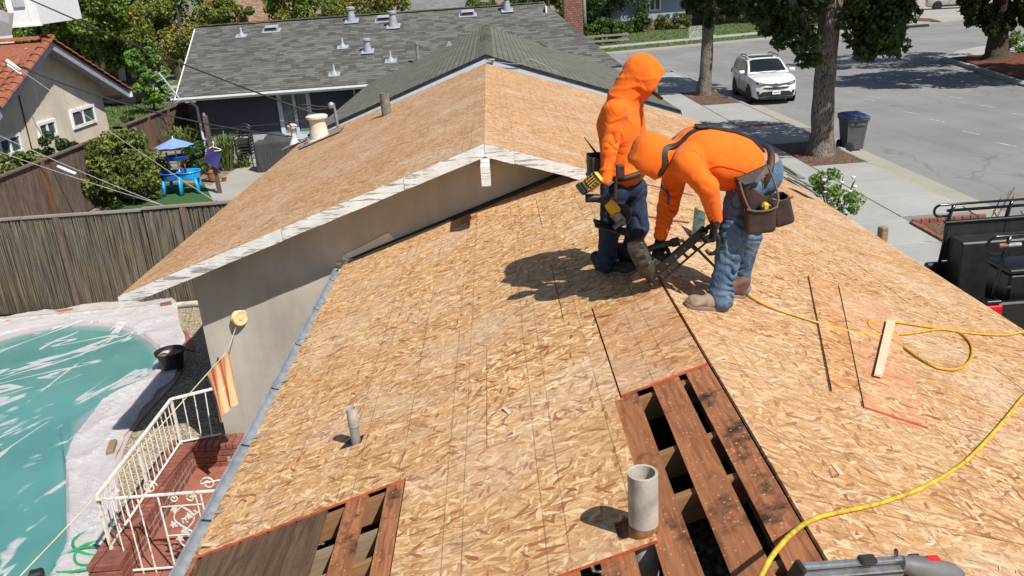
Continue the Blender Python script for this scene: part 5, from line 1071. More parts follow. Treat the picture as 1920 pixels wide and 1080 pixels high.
plank_fence('short dark fence end beside the downspout of the navy wall', ((FX+.05, 32.62, 0), (-10.9, 32.62, 0)), 0, 1.8, (.98,), 6)
# reed screen fence along the back of the pool yard
rf = thing('reed_fence', 'weathered reed screen fence with pale top rail behind the pool', 'fence', (-9, 15.85, YZ))
FY0 = 15.85; fh = lambda x: 1.93+.02*math.sin(x*1.3)
mb = MB(); g = random.Random(9)
mb.box((-10.5, FY0+.06, YZ+.98), (16.5, .03, 1.94)); mb.obj('backing_board', M['fence'], rf)
mb = MB()
for i in range(2300):
    x = -18.6+16.0*g.random(); h = fh(x)-g.uniform(0, .06); r = g.uniform(.004, .009); y = FY0-g.uniform(0, .03); dx = g.gauss(0, .03)
    mb.add([(x-r, y, YZ+g.uniform(0, .1)), (x+r, y-.006, YZ+.02), (x+dx+r, y-.004, YZ+h), (x+dx-r, y, YZ+h)], [(0, 1, 2, 3)])
o = mb.obj('reeds', M['bamboo'], rf); o['kind'] = 'stuff'
for x in (-16.2, -13.9, -11.4, -8.6, -6.15, -4.3): MB().box((x, FY0-.05, YZ+.97), (.10, .07, 1.94)).obj('fence_post', M['fence'], rf)
for i in range(7): MB().box((-17.3+2.3*i, FY0+.01, YZ+fh(i)+.035), (2.28, .13, .035), Matrix.Rotation(g.uniform(-.006, .006), 3, 'Y')).obj('top_rail', M['grey_wood'], rf)
ebt = thing('garden_edging', 'weathered grey edging boards between the reed fence and the artificial lawn', 'edging', (-8, 16.3, 0))
for i in range(6): MB().box((-12.6+1.75*i, FY0+.35, .10+g.uniform(-.02, .02)), (1.7, .05, .30)).obj('edging_board', M['grey_wood'], ebt)
# pipe lying along the fence foot
wire('drain_pipe', M['pvc'], [(-17, 15.2, YZ+.07), (-13, 15.25, YZ+.07), (-8.8, 15.35, YZ+.07), (-6.3, 15.5, YZ+.07), (-3.9, 15.55, YZ+.07)], .065); o = bpy.data.objects['drain_pipe']; tag(o, 'pale pipe lying on the gravel along the foot of the reed fence', 'pipe')
pa, pb_ = atz(12, 604, YZ+.05), atz(218, 570, YZ+.05); d = (pb_-pa).normalized(); MB().bbox((pa+pb_)/2, ((pb_-pa).length, .14, .10), d.to_track_quat('X', 'Z').to_matrix(), .01).single('redwood_beam', M['redwood'], 'orange brown timber lying on the plastic at the far pool edge', 'timber')
p = atz(312, 573, YZ+.1); MB().bbox(p, (.2, .14, .12), Matrix.Rotation(.5, 3, 'Z'), .01).single('loose_brick', M['brickred'], 'loose red brick holding down the plastic by the gable corner', 'brick')
p = atz(210, 840, YZ+.12); MB().bbox(p, (.09, .32, .10), Matrix.Rotation(.25, 3, 'Z'), .01).single('timber_block', M['stud'], 'brown timber block weighing down the plastic beside the white railing', 'timber')
p = atz(68, 1078, YZ+.1); MB().bbox(p, (.14, .12, .1), Matrix.Rotation(.3, 3, 'Z'), .02).single('dark_block', M['pot'], 'small dark block at the pool edge near the lower corner', 'block')
# pool: water, coping, sheeting
inner_px = [(-60, 665), (0, 640), (70, 622), (150, 612), (222, 618), (275, 640), (300, 668), (292, 700), (255, 728), (200, 755), (160, 795), (134, 840), (120, 890), (128, 930), (138, 975), (128, 1025), (100, 1085), (60, 1150), (-60, 1250), (-260, 1250), (-260, 800)]
outer_px = [(-90, 612), (-20, 602), (60, 590), (150, 577), (230, 565), (322, 560), (338, 600), (350, 660), (330, 712), (282, 765), (245, 815), (226, 870), (222, 930), (225, 990), (215, 1050), (190, 1110), (150, 1180), (0, 1330), (-330, 1330), (-330, 700)]
def closed(pts, n=6):
    P = [Vector((*p, 0)) for p in pts]; m = len(P); out = []
    for i in range(m):
        a, b, c, d = P[i-1], P[i], P[(i+1) % m], P[(i+2) % m]
        for k in range(n): t = k/n; out.append(.5*((2*b)+(c-a)*t+(2*a-5*b+4*c-d)*t*t+(3*b-a-3*c+d)*t**3))
    return out
IN = [atz(p.x, p.y, YZ+.01) for p in closed(inner_px)]; OUT = [atz(p.x, p.y, YZ+.05) for p in closed(outer_px)]
cen = sum(IN, Vector())/len(IN)
tagk = lambda o, k: tag(o, kind=k)
mb = MB(); mb.add([p for p in IN]+[cen+Vector((0, 0, 0))], [(i, (i+1) % len(IN), len(IN)) for i in range(len(IN))]); tagk(mb.obj('pool_water', M['water']), 'structure')
mb = MB(); n1, n2 = len(IN), len(OUT); ang = lambda p: math.atan2(p.y-cen.y, p.x-cen.x)
K = 160
def ring_at(poly, t):      # point of the outline at parameter 0..1
    f = t*len(poly); i = int(f) % len(poly); return lerp(poly[i], poly[(i+1) % len(poly)], f-int(f))
def ray_hit(poly, a):
    d = Vector((math.cos(a), math.sin(a), 0)); best = None
    for i in range(len(poly)):
        p, q = poly[i]-cen, poly[(i+1) % len(poly)]-cen; e = q-p; den = d.x*e.y-d.y*e.x
        if abs(den) < 1e-9: continue
        t = (p.x*e.y-p.y*e.x)/den; s = (p.x*d.y-p.y*d.x)/den
        if t > 0 and 0 <= s <= 1 and (best is None or t > best): best = t
    return best or 1.0
AN = [2*math.pi*i/K for i in range(K)]; RI = [ray_hit(IN, a) for a in AN]; RO = [max(ray_hit(OUT, a), RI[i]+.25) for i, a in enumerate(AN)]
pt = lambda a, r, z: (cen.x+math.cos(a)*r, cen.y+math.sin(a)*r, z)
vs = []; fs = []
for i, a in enumerate(AN): vs += [pt(a, RI[i], YZ-.05), pt(a, RI[i]-.02, YZ+.035), pt(a, RI[i]+.03, YZ+.055), pt(a, RO[i]-.06, YZ+.05), pt(a, RO[i]-.02, YZ+.02)]
for i in range(K):
    for k in range(4): fs.append((i*5+k, ((i+1) % K)*5+k, ((i+1) % K)*5+k+1, i*5+k+1))
mb.add(vs, fs); tagk(mb.obj('pool_coping', M['deck_pink'], smooth=True), 'structure')
# plastic sheeting over it, with folds that lift off the water
from mathutils import noise as mnoise
def fold(x, y): return max(0, mnoise.noise(Vector((x*.6+y*.5, y*1.1-x*.4, 2)))-.25)*1.2
NR = 150; vs = []; fs = []; dry = []
KK = 520
for i in range(KK):
    a = 2*math.pi*i/KK; j = i*K/KK; j0 = int(j) % K; j1 = (j0+1) % K; f = j-int(j); ri = RI[j0]*(1-f)+RI[j1]*f; ro = RO[j0]*(1-f)+RO[j1]*f-.05+.10*mnoise.noise(Vector((math.cos(a)*5, math.sin(a)*5, 1)))
    for k in range(NR+1):
        r = ro*k/NR; x, y = cen.x+math.cos(a)*r, cen.y+math.sin(a)*r; edge = (r-ri)
        fo = fold(x, y); 
        if edge < -.25: z = YZ+.018+fo*.035; dr = fo*.25
        elif edge < 0.05:
            t = (edge+.25)/.30; z = (YZ+.018)*(1-t)+(YZ+.075)*t+fo*.035; dr = max(fo*.3, .34*t+.12*t*mnoise.noise(Vector((x*3, y*3, 4))))
        else:
            w = 1-2.2*abs(mnoise.noise(Vector((x*1.7+y, y*1.3-x*.6, 0))))-.9*abs(mnoise.noise(Vector((x*4, y*4.5, 3)))); w = max(-1, w)*.6; z = YZ+.10+.055*w; dr = .74+.30*w
        vs.append((x, y, z)); dry.append(min(1, max(0, dr)))
for i in range(KK):
    for k in range(NR): a, b = i*(NR+1)+k, ((i+1) % KK)*(NR+1)+k; fs.append((a, a+1, b+1, b) if k else (a, a+1, b+1))
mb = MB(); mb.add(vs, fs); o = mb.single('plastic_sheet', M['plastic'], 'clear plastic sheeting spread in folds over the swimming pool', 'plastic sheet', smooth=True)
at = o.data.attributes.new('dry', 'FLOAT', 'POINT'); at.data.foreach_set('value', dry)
# terracotta paving edge seen past the sheet and the black pot
p = Vector(aty(326, 668, 11.8)); p = atz(325, 690, YZ+.07); pot = thing('plant_pot', 'black plastic pot full of dry soil on the pool edge', 'plant pot', p)
MB().lathe(p, [(.17, 0), (.205, .26), (.235, .27), (.24, .31), (.215, .31), (.205, .27), (.19, .24)], 26, cap0=True).obj('pot', M['pot'], pot, angle=35); MB().lathe(p, [(.195, .25), (.10, .27), (0, .262)], 20).obj('soil', M['soil_dark'], pot, smooth=True)
mb = MB(); mb.grid(lambda a, b: (p.x-.15+.22*a, p.y-.04+.10*b, p.z+.275+.02*math.sin(a*5)), 5, 3); mb.obj('label_scrap', M['edge_pale'], pot)
sheet('brick_border', px((330, 616), (352, 622), (366, 660), (350, 655), (338, 640), z=YZ+.02), YZ+.03, 'tile_floor', .05)
# brick porch with curb wall, tiled floor, white railing and gate
PX, PY0, PY1, PZ = -4.2, 7.12, 9.3, .20; FZ = -.10
porch = thing('brick_porch', 'red brick porch curb with terracotta floor beside the gable wall', 'porch', (-3.4, 8.2, YZ))
mb = MB(); mb.box((PX, (PY0+PY1)/2, (PZ+YZ)/2-.02), (.27, PY1-PY0+.1, PZ-YZ-.03)); mb.box((PX+.42, PY1-.06, (PZ+YZ)/2-.02), (.60, .22, PZ-YZ-.03)); mb.obj('curb_core', M['mortar'], porch)
g = random.Random(4); nb = int((PY1-PY0)/.082)
def brick(c, s, rz=0): MB().bbox(c, s, Matrix.Rotation(rz+g.uniform(-.012, .012), 3, 'Z'), .006).obj('brick', M['brickred'], porch)
for i in range(nb+1): brick((PX, PY0+.04+.082*i, PZ-.02), (.30, .066, .075))
for r in range(5):
    z = PZ-.10-.085*r
    if z < YZ: break
    for i in range(12):
        y = PY0-.06+.212*(i+.5*(r % 2)); 
        if y < PY1-.1:
            brick((PX+.127, y+.1, z), (.03, .195, .068)); brick((PX-.127, y+.1, z), (.03, .195, .068))
for i in range(8): brick((PX+.20+.082*i, PY1-.06, PZ-.018), (.072, .27, .075))
for r in range(4):
    for i in range(4):
        x = PX+.16+.2*(i+.5*(r % 2)); brick((min(x, PX+.68), PY1-.175, PZ-.10-.085*r), (.19 if x < PX+.62 else .1, .03, .073))
# front pillar of the curb
for r in range(6): 
    for i in range(2): brick((PX+.01, PY0-.10, PZ-.035-.085*r), (.33, .23, .073)) if i == 0 else None
sheet('porch_base', [(PX+.14, 4.5), (-1.7, 4.5), (-1.7, 9.48), (PX+.14, 9.48)], FZ-.012, 'mortar', .12)
tl = thing('porch_floor', 'terracotta tiled porch floor', 'floor', (-3, 7.5, FZ)); tl['kind'] = 'structure'
for i in range(8):
    for j in range(16):
        x, y = PX+.30+.305*i, 4.7+.305*j
        if y < PY1-.2: MB().bbox((x, y, FZ), (.297, .297, .02), None, .004).obj('floor_tile', M['tile_floor'], tl)
# railing
rl = thing('railing', 'rusty white metal railing with rows of balusters on the brick porch curb', 'railing', (PX, 8.2, PZ))
RT, RB = .84, PZ+.05; RY0, RY1 = 7.15, 9.2
def bar(name, a, b, r, parent, n=4, tw=False):
    mb = MB()
    if not tw: mb.tube([a, b], r, n)
    else:
        a, b = Vector(a), Vector(b); m = 14; P = [lerp(a, b, i/m) for i in range(m+1)]; mb.tube(P, [r*(1.15 if i % 2 else .85) for i in range(m+1)], n)
    return mb.obj(name, M['rail'], parent)
def flat_rail(a, b, w, h, parent, name):
    a, b = Vector(a), Vector(b); d = (b-a).normalized(); m = d.to_track_quat('X', 'Z').to_matrix(); return MB().bbox((a+b)/2, ((b-a).length, w, h), m, .004).obj(name, M['rail'], parent)
flat_rail((PX, RY0, RT), (PX, RY1, RT), .035, .03, rl, 'top_rail'); flat_rail((PX, RY0, RB), (PX, RY1, RB), .025, .018, rl, 'bottom_rail')
flat_rail((PX, RY1, RT), (WX+.02, RY1+.22, RT), .035, .03, rl, 'top_rail'); flat_rail((PX, RY1, RB), (WX+.02, RY1+.12, RB), .025, .018, rl, 'bottom_rail')
for y in (RY0+.0, RY0+1.0, RY1): MB().box((PX, y, (RT+PZ)/2), (.03, .03, RT-PZ)).obj('railing_post', M['rail'], rl)
for i in range(1, 17): 
    y = RY0+(RY1-RY0)*i/17
    if abs(y-RY0-1.0) > .05: bar('baluster', (PX, y, RB), (PX, y, RT), .008, rl)
for i in range(1, 4): bar('baluster', (PX+.12*i, RY1+.03*i, RB), (PX+.12*i, RY1+.055*i, RT), .008, rl)
gt = thing('porch_gate', 'rusty white iron gate with scrolls and a panel of cast grape vines', 'gate', (-3.3, RY0, FZ)); GX0, GX1 = PX, -1.98
GZ = RT-.0; gy = RY0-.03
flat_rail((GX0, gy, GZ-.02), (GX1, gy, GZ-.02), .025, .025, gt, 'top_bar'); flat_rail((GX0+.1, gy, FZ+.06), (GX1, gy, FZ+.06), .02, .02, gt, 'bottom_bar')
for k, x in enumerate((.13, .27, .40, .97, 1.17, 1.42, 1.62, 1.82)): bar('upright', (GX0+x, gy, FZ-.0), (GX0+x, gy, GZ-.02), .009, gt, 4, True)
bar('panel_side', (GX0+.60, gy, FZ), (GX0+.60, gy, GZ-.02), .012, gt); bar('panel_side', (GX0+1.02, gy, FZ), (GX0+1.02, gy, GZ-.02), .012, gt)
for z in (GZ-.16, GZ-.50): flat_rail((GX0+.6, gy, z), (GX0+1.02, gy, z), .012, .012, gt, 'panel_bar')
def scroll(c, s, flip=1, turns=1.6, tail=None):
    P = []
    for i in range(30): t = i/29; a = t*turns*2*math.pi; r = s*(1-.82*t); P.append((c[0]+flip*math.cos(a)*r, c[1], c[2]+math.sin(a)*r))
    if tail: P = [tuple(q) for q in catmull([tail, lerp(tail, P[0], .5)+Vector((0, 0, s*.8)), P[0]], 6)][:-1]+P
    return MB().tube(P, .008, 5).obj('scroll', M['rail'], gt, smooth=True)
scroll((GX0+.55, gy, GZ+.075), .075, 1); scroll((GX0+1.12, gy, GZ+.07), .075, -1, 1.5, (GX0+1.75, gy, GZ+.02)); scroll((GX0+1.72, gy, GZ+.05), .05, -1, .8); scroll((GX0+.20, gy, GZ+.045), .045, 1); scroll((GX0+.75, gy, GZ-.075), .05, -1); scroll((GX0+.92, gy, GZ-.08), .055, 1, 1.4, (GX0+.78, gy, GZ-.03))
mb = MB()      # vine: two interlaced stems with leaves and grape clusters
for sgn in (1, -1): mb.tube(catmull([(GX0+.81+sgn*.10*math.sin(i*.9), gy, GZ-.17-.075*i) for i in range(11)], 5), .009, 5)
mb.obj('vine_stem', M['rail'], gt, smooth=True); gg = random.Random(8)
for i in range(16):
    x, z = GX0+.81+gg.uniform(-.14, .14), GZ-.20-.043*i; mb = MB()
    if i % 2:
        for _ in range(9): mb.lathe((x+gg.uniform(-.03, .03), gy+gg.uniform(-.01, .01), z+gg.uniform(-.035, .02)), [(0, -.012), (.011, 0), (0, .012)], 6)
        mb.obj('grape_cluster', M['rail'], gt, smooth=True)
    else:
        P = [(x+(.045 if k % 2 else .024)*math.cos(k*math.pi/5), gy-.004, z+(.045 if k % 2 else .024)*math.sin(k*math.pi/5)) for k in range(10)]; mb.prism(P, (0, .008, 0)); mb.obj('vine_leaf', M['rail'], gt)
# clothes line reel on the wall, line, towel
rp = aty(444, 597, 9.46); reel = thing('clothes_line_reel', 'round cream clothes line reel on the stucco wall', 'line reel', rp)
MB().lathe((rp.x, rp.y+.04, rp.z), [(0, .0), (.09, 0), (.098, .012), (.098, .03), (.085, .034), (.085, .05), (.098, .054), (.098, .075), (.085, .082), (.075, .078), (.03, .078), (.025, .086), (0, .086)], 28, axis=(.72, -.70, .05)).obj('reel_case', M['reel'], reel, angle=35)
l0 = rp+Vector((-.02, -.04, -.10)); tw0, tw1 = aty(426, 657, 8.85), aty(388, 702, 8.25); l3 = atz(38, 1080, 1.45)
wire('clothes_line', M['rope'], [l0, tw0+Vector((0, 0, .004)), tw1+Vector((0, 0, .004)), lerp(tw1, l3, .5)-Vector((0, 0, .02)), l3], .0055, k=4); tag(bpy.data.objects['clothes_line'], 'thin yellow clothes line running out from the wall reel', 'clothes line')
mb = MB(); U = 26; V = 34; g = random.Random(3); dx = (tw1-tw0); nv = Vector((-dx.y, dx.x, 0)).normalized(); ln = .62
uvs = []
for j in range(V+1):
    for i in range(U+1):
        a, b = i/U, j/V; drop = ln*b*(1-.12*abs(a-.5)+(.08*math.sin(a*9) if b > .5 else 0)); p = tw0+dx*(a*(1-.10*b)+.05*b)+nv*(.026*math.sin(a*13+b*1.6+.8*math.sin(b*4))*(.2+b)+.016*math.sin(a*27-b*2)*(.2+b))-Vector((0, 0, drop+.02*(1-abs(2*a-1))*(b > 0)*.5)); mb.v.append(tuple(p)); uvs.append((a, b))
for j in range(V):
    for i in range(U): mb.f.append((j*(U+1)+i, j*(U+1)+i+1, (j+1)*(U+1)+i+1, (j+1)*(U+1)+i)); mb.m.append(0)
mb.add([p for p in [tuple(Vector(q)+nv*.012) for q in mb.v]], [tuple(reversed(f)) for f in mb.f]); uvs = uvs+uvs
o = mb.single('towel', M['towel'], 'red and yellow striped towel hanging on the clothes line', 'towel', smooth=True); uvl = o.data.uv_layers.new(name='UVMap')
for l in o.data.loops: uvl.data[l.index].uv = uvs[l.vertex_index]
p = aty(408, 675, 8.55); MB().bbox(p+Vector((0, 0, .0)), (.015, .015, .07), Matrix.Rotation(.4, 3, 'Y'), .003).single('clothes_peg', M['tool_dark'], 'dark clothes peg gripping the top of the striped towel', 'clothes peg')
# green hose by the porch pillar
hq = atz(172, 1030, YZ+.09); HX, HY = hq.x, hq.y
P = []
for i in range(80): t = i/79; a = t*2*math.pi*3.2; r = .27+.05*math.sin(t*9); P.append((HX+.10*math.sin(t*4)+r*math.cos(a), HY+.15-.35*t+.10*math.cos(t*5)+r*.7*math.sin(a), YZ+.09+.02*math.sin(a*2+t*5)+.02))
P = [(PX-.16, HY+.75, YZ+.12), (PX-.25, HY+.5, YZ+.12)]+P; mb = MB(); mb.tube(P, .014, 8); mb.single('garden_hose', M['hose_green'], 'green garden hose in loose coils beside the brick pillar', 'hose', smooth=True)
# things in the neighbour's garden
pt_ = atz(345, 362, .03); tb = thing('play_table', 'blue plastic sand and water play table under a blue parasol', 'play table', pt_); q = lambda x, y, z: (pt_.x+x, pt_.y+y, pt_.z+z)
for s, m_ in ((-1, 'play_navy'), (1, 'play_blue')):
    mb = MB(); mb.lathe(q(s*.27, 0, .42), [(.22, 0), (.30, .03), (.33, .22), (.36, .23), (.35, .25), (.30, .24), (.28, .08), (0, .06)], 20, cap0=True); mb.obj('basin', M[m_], tb, angle=35)
for x, y in ((-.45, -.22), (-.40, .24), (.48, -.15), (.42, .24)): MB().tube([q(x*1.1, y*1.15, 0), q(x, y, .45)], [.09, .065], 8, flat=.6).obj('leg', M['play_blue'], tb, smooth=True)
MB().tube([q(.05, -.30, 0), q(.05, -.24, .55)], [.13, .09], 8, flat=.5).obj('leg', M['play_blue'], tb, smooth=True)
for x, y in ((-.3, .05), (.15, .1)): MB().tube([q(x, y, .6), q(x, y, 1.25)], .03, 8).obj('tower_post', M['play_green'] if x < 0 else M['edge_red'], tb, smooth=True)
MB().lathe(q(-.05, .08, 1.02), [(.30, 0), (.36, .10), (.33, .11), (.27, .03), (0, .03)], 18).obj('tower_tray', M['play_navy'], tb, angle=35)
mb = MB(); vs = [q(-.02, .05, 1.66)]; n = 8
for i in range(n): a = 2*math.pi*(i+.3)/n; vs.append(q(-.02+.58*math.cos(a), .05+.58*math.sin(a), 1.42))
for i in range(n): a = 2*math.pi*(i+.8)/n; vs.append(q(-.02+.49*math.cos(a), .05+.49*math.sin(a), 1.43))
fs = []
for i in range(n): fs += [(0, 1+i, 1+n+i), (0, 1+n+i, 1+(i+1) % n)]
mb.add(vs, fs); mb.obj('parasol', M['play_cloth'], tb); MB().tube([q(-.02, .05, .6), q(-.02, .05, 1.72)], .022, 8).obj('parasol_pole', M['white'], tb)
gp = atz(412, 362, .03); pole = thing('wooden_pole', 'old dark wooden post standing on the patio by the reed fence', 'post', gp); MB().box((gp.x, gp.y, 1.15), (.11, .11, 2.35)).obj('post', M['pole_wood'], pole); MB().box((gp.x-.02, gp.y, 2.36), (.05, .05, .08)).obj('post_hook', M['galv'], pole)
hp = aty(398, 275, gp.y-.15); mb = MB(); mb.tube(catmull([hp+Vector((.01, 0, .10)), hp+Vector((.05, 0, .14)), hp+Vector((.04, 0, .04)), hp, hp+Vector((-.24, 0, -.12)), hp+Vector((.24, 0, -.12)), hp], 5), .012, 6); mb.single('clothes_hanger', M['white'], 'white clothes hanger hooked on the wooden post', 'hanger', smooth=True)
cp = aty(399, 297, gp.y-.17); mb = MB(); mb.grid(lambda a, b: tuple(cp+Vector((.36*(a-.5)-.17*(b-.5), -.03*math.sin(a*5+b*3), -.22*(a-.5)-.42*(b-.5)))), 8, 8); mb.add([tuple(Vector(v)+Vector((0, .015, 0))) for v in mb.v], [tuple(reversed(f)) for f in mb.f]); mb.single('purple_cloth', M['purple'], 'square purple cloth hanging from the white hanger', 'cloth', smooth=True)
# stack of black patio chairs
sc_ = atz(466, 312, .03)
CHL = ['black metal garden chair at the bottom of the stack by the navy wall', 'second black garden chair from the bottom of the stack', 'third black garden chair from the bottom of the stack', 'third black garden chair from the top of the stack', 'black garden chair just below the top of the stack', 'black garden chair on top of the stack by the navy wall']
for k in range(6):
    ch = thing('patio_chair', CHL[k], 'chair', (sc_.x, sc_.y, .03+.10*k), 'black chairs stacked by the navy wall'); x0, y0, z0 = sc_.x, sc_.y, .03+.10*k
    for sx in (-1, 1):
        for sy in (-1, 1): MB().tube([(x0+sx*.24, y0+sy*.24, z0), (x0+sx*.23, y0+sy*.22, z0+.42)], .02, 5).obj('leg', M['black'], ch)
        MB().tube(catmull([(x0+sx*.24, y0-.24, z0+.42), (x0+sx*.26, y0-.22, z0+.62), (x0+sx*.25, y0+.2, z0+.64), (x0+sx*.22, y0+.24, z0+.8)], 4), .02, 5).obj('arm', M['black'], ch)
    for j in range(5): MB().tube([(x0-.23, y0-.2+.1*j, z0+.42), (x0+.23, y0-.2+.1*j, z0+.42)], .02, 4).obj('seat_slat', M['black'], ch)
    mb = MB(); mb.tube(catmull([(x0-.22, y0+.24, z0+.4), (x0-.21, y0+.28, z0+.78), (x0, y0+.30, z0+.9), (x0+.21, y0+.28, z0+.78), (x0+.22, y0+.24, z0+.4)], 5), .02, 5); mb.obj('back_frame', M['black'], ch)
    for j in range(3): MB().tube([(x0-.21, y0+.265, z0+.52+.1*j), (x0+.21, y0+.265, z0+.52+.1*j)], .018, 4).obj('back_slat', M['black'], ch)
bp_ = atz(522, 318, .03); gr = thing('covered_grill', 'garden grill wrapped in a dark grey fabric cover beside the stacked chairs', 'grill', (bp_.x, bp_.y, .03)); gx, gyy = bp_.x, bp_.y
def gfn(P):
    d = s_box(P, (gx, gyy, .50), (.62, .32, .52), None, .08); d = smin(d, s_ell(P, (gx+.08, gyy, 1.0), (.40, .30, .26)), .12)
    th = np.arctan2(P[:, 1]-gyy, P[:, 0]-gx); return d+.018*np.sin(th*26+2*np.sin(P[:, 2]*3))*np.clip(1.0-P[:, 2], 0, 1)
nets_obj('cover', gfn, (gx-.85, gyy-.5, .0), (gx+.85, gyy+.5, 1.4), .03, M['cover'], gr);
pp = atz(400, 338, .03); pl = thing('potted_plant', 'flower pot with a leggy plant beside the wooden post', 'potted plant', pp); MB().lathe(pp, [(.13, 0), (.17, .26), (.19, .27), (.19, .31), (.16, .31), (.15, .25), (0, .25)], 16, cap0=True).obj('pot', M['tile_floor'], pl, angle=35); mb = MB(); leaf_quads(mb, blob((pp.x, pp.y, .55), (.28, .25, .25), 10, random.Random(4)), 260, random.Random(5), .1); mb.obj('foliage', M['leaf_bush'], pl)
pp = atz(421, 340, .03); MB().lathe(pp, [(.06, 0), (.09, .12), (.10, .13), (.07, .13), (0, .11)], 12, cap0=True).single('clay_pot', M['tile_floor'], 'tiny empty clay pot on the patio edge', 'plant pot', angle=35)
# timber steps behind the play table
st = atz(300, 335, .0); sp = thing('timber_steps', 'grey timber garden steps rising behind the blue play table', 'steps', (st.x, st.y, 0))
for i in range(4): MB().bbox((st.x-.1-.05*i, st.y+.15+.34*i, .09+.17*i), (1.45, .36, .16), Matrix.Rotation(random.uniform(-.02, .02), 3, 'Z'), .01).obj('step', M['grey_wood'], sp)
# antenna on the grey house corner
ap = aty(312, 150, 29.6); an = thing('tv_antenna', 'grey rooftop antenna at the corner of the grey roof eave', 'antenna', (ap.x, ap.y, ap.z)); mb = MB(); mb.tube([(ap.x+.35, ap.y, ap.z-.7), (ap.x-.2, ap.y, ap.z+.25)], .03, 6); mb.obj('boom', M['galv'], an)
for i in range(6): c = lerp((ap.x+.35, ap.y, ap.z-.7), (ap.x-.2, ap.y, ap.z+.25), i/5); MB().tube([c+Vector((-.18, -.2, -.08)), c+Vector((.18, .2, .08))], .014, 5).obj('element', M['galv'], an)
MB().tube([(ap.x+.35, ap.y, ap.z-.7), (-11.0, EY+.1, EZ-.05)], .02, 6).obj('bracket', M['galv'], an)
# overhead service wires
def over(label, a, b, sag, r=.02, mat='cable_grey', seg=10):
    a, b = Vector(a), Vector(b); P = [lerp(a, b, i/seg)-Vector((0, 0, sag*4*(i/seg)*(1-i/seg))) for i in range(seg+1)]; mb = MB(); mb.tube(P, r, 6); return mb.single('overhead_wire', M[mat], label, 'wire', 'overhead service wires', smooth=True)
mh = ms+Vector((-.1, 0, .46))
over('overhead wire from the roof mast past the antenna to the upper left', aty(592, 214, 19.0), aty(-40, -45, 24), .12, .018, 'cable')
over('overhead wire crossing the beige gable down to the small vent', aty(548, 256, 19.0), aty(20, 118, 21), .28, .018, 'cable')
over('thin wire slanting from the tile roof down across the bush to the patio', aty(20, 118, 20.5), aty(415, 385, 18.5), .05, .008, 'cable_grey')
over('upper of the two wires crossing the plank fence at the left edge', aty(-20, 246, 17.5), aty(308, 386, 16.8), .03, .008, 'cable_grey')
over('lower of the two wires crossing the plank fence at the left edge', aty(-20, 278, 17.3), aty(300, 383, 16.6), .03, .008, 'cable_grey')
a, b = aty(108, 312, 17.1), aty(142, 326, 17.05); MB().tube([a, b], .035, 8).single('wire_splice', M['white'], 'white splice sleeve on the lower wire over the plank fence', 'wire connector', smooth=True)
a, b = aty(12, 113, 20.6), aty(38, 132, 20.6); mb = MB(); mb.tube([a, b], .045, 8); mb.tube([a+Vector((0, 0, -.09)), b+Vector((0, 0, -.09))], .035, 8); mb.single('wire_clamp', M['white'], 'pair of white wire clamps over the red tiles', 'wire connector', smooth=True)
# ---------------------------------------------------------------- cars, bin
def loft(rings, mb, close0=True, close1=True):
    n = len(rings[0]); b = len(mb.v); mb.v += [tuple(p) for r in rings for p in r]
    fs = [(b+i*n+k, b+i*n+(k+1) % n, b+(i+1)*n+(k+1) % n, b+(i+1)*n+k) for i in range(len(rings)-1) for k in range(n)]
    if close0: fs.append(tuple(b+k for k in range(n))[::-1])
    if close1: fs.append(tuple(b+(len(rings)-1)*n+k for k in range(n)))
    mb.f += fs; mb.m += [mb.mi]*len(fs)
def interp(xs, ys, x): return float(np.interp(x, xs, ys))
def wheel(parent, x, y, r, s, w=.22):
    wl_ = MB(); rot = (s, 0, 0); x -= s*.03
    wl_.lathe((x, y, r), [(r*.62, -w), (r*.93, -w), (r, -w*.85), (r, -w*.12), (r*.93, 0), (r*.66, .0), (r*.62, -.03)], 32, rot); t = wl_.obj('wheel', M['tyre'], parent, angle=35)
    mb = MB(); mb.lathe((x-s*.03, y, r), [(r*.66, 0), (r*.60, .012), (r*.16, .008), (0, .02)], 32, rot); 
    for k in range(5):
        a = 2*math.pi*k/5; rm = Matrix.Rotation(a, 3, 'X'); mb.box(Vector((x-s*.005, y, r))+rm @ Vector((0, 0, r*.36)), (.03, r*.15, r*.52), rm)
    mb.obj('rim', M['rim'], t); return t
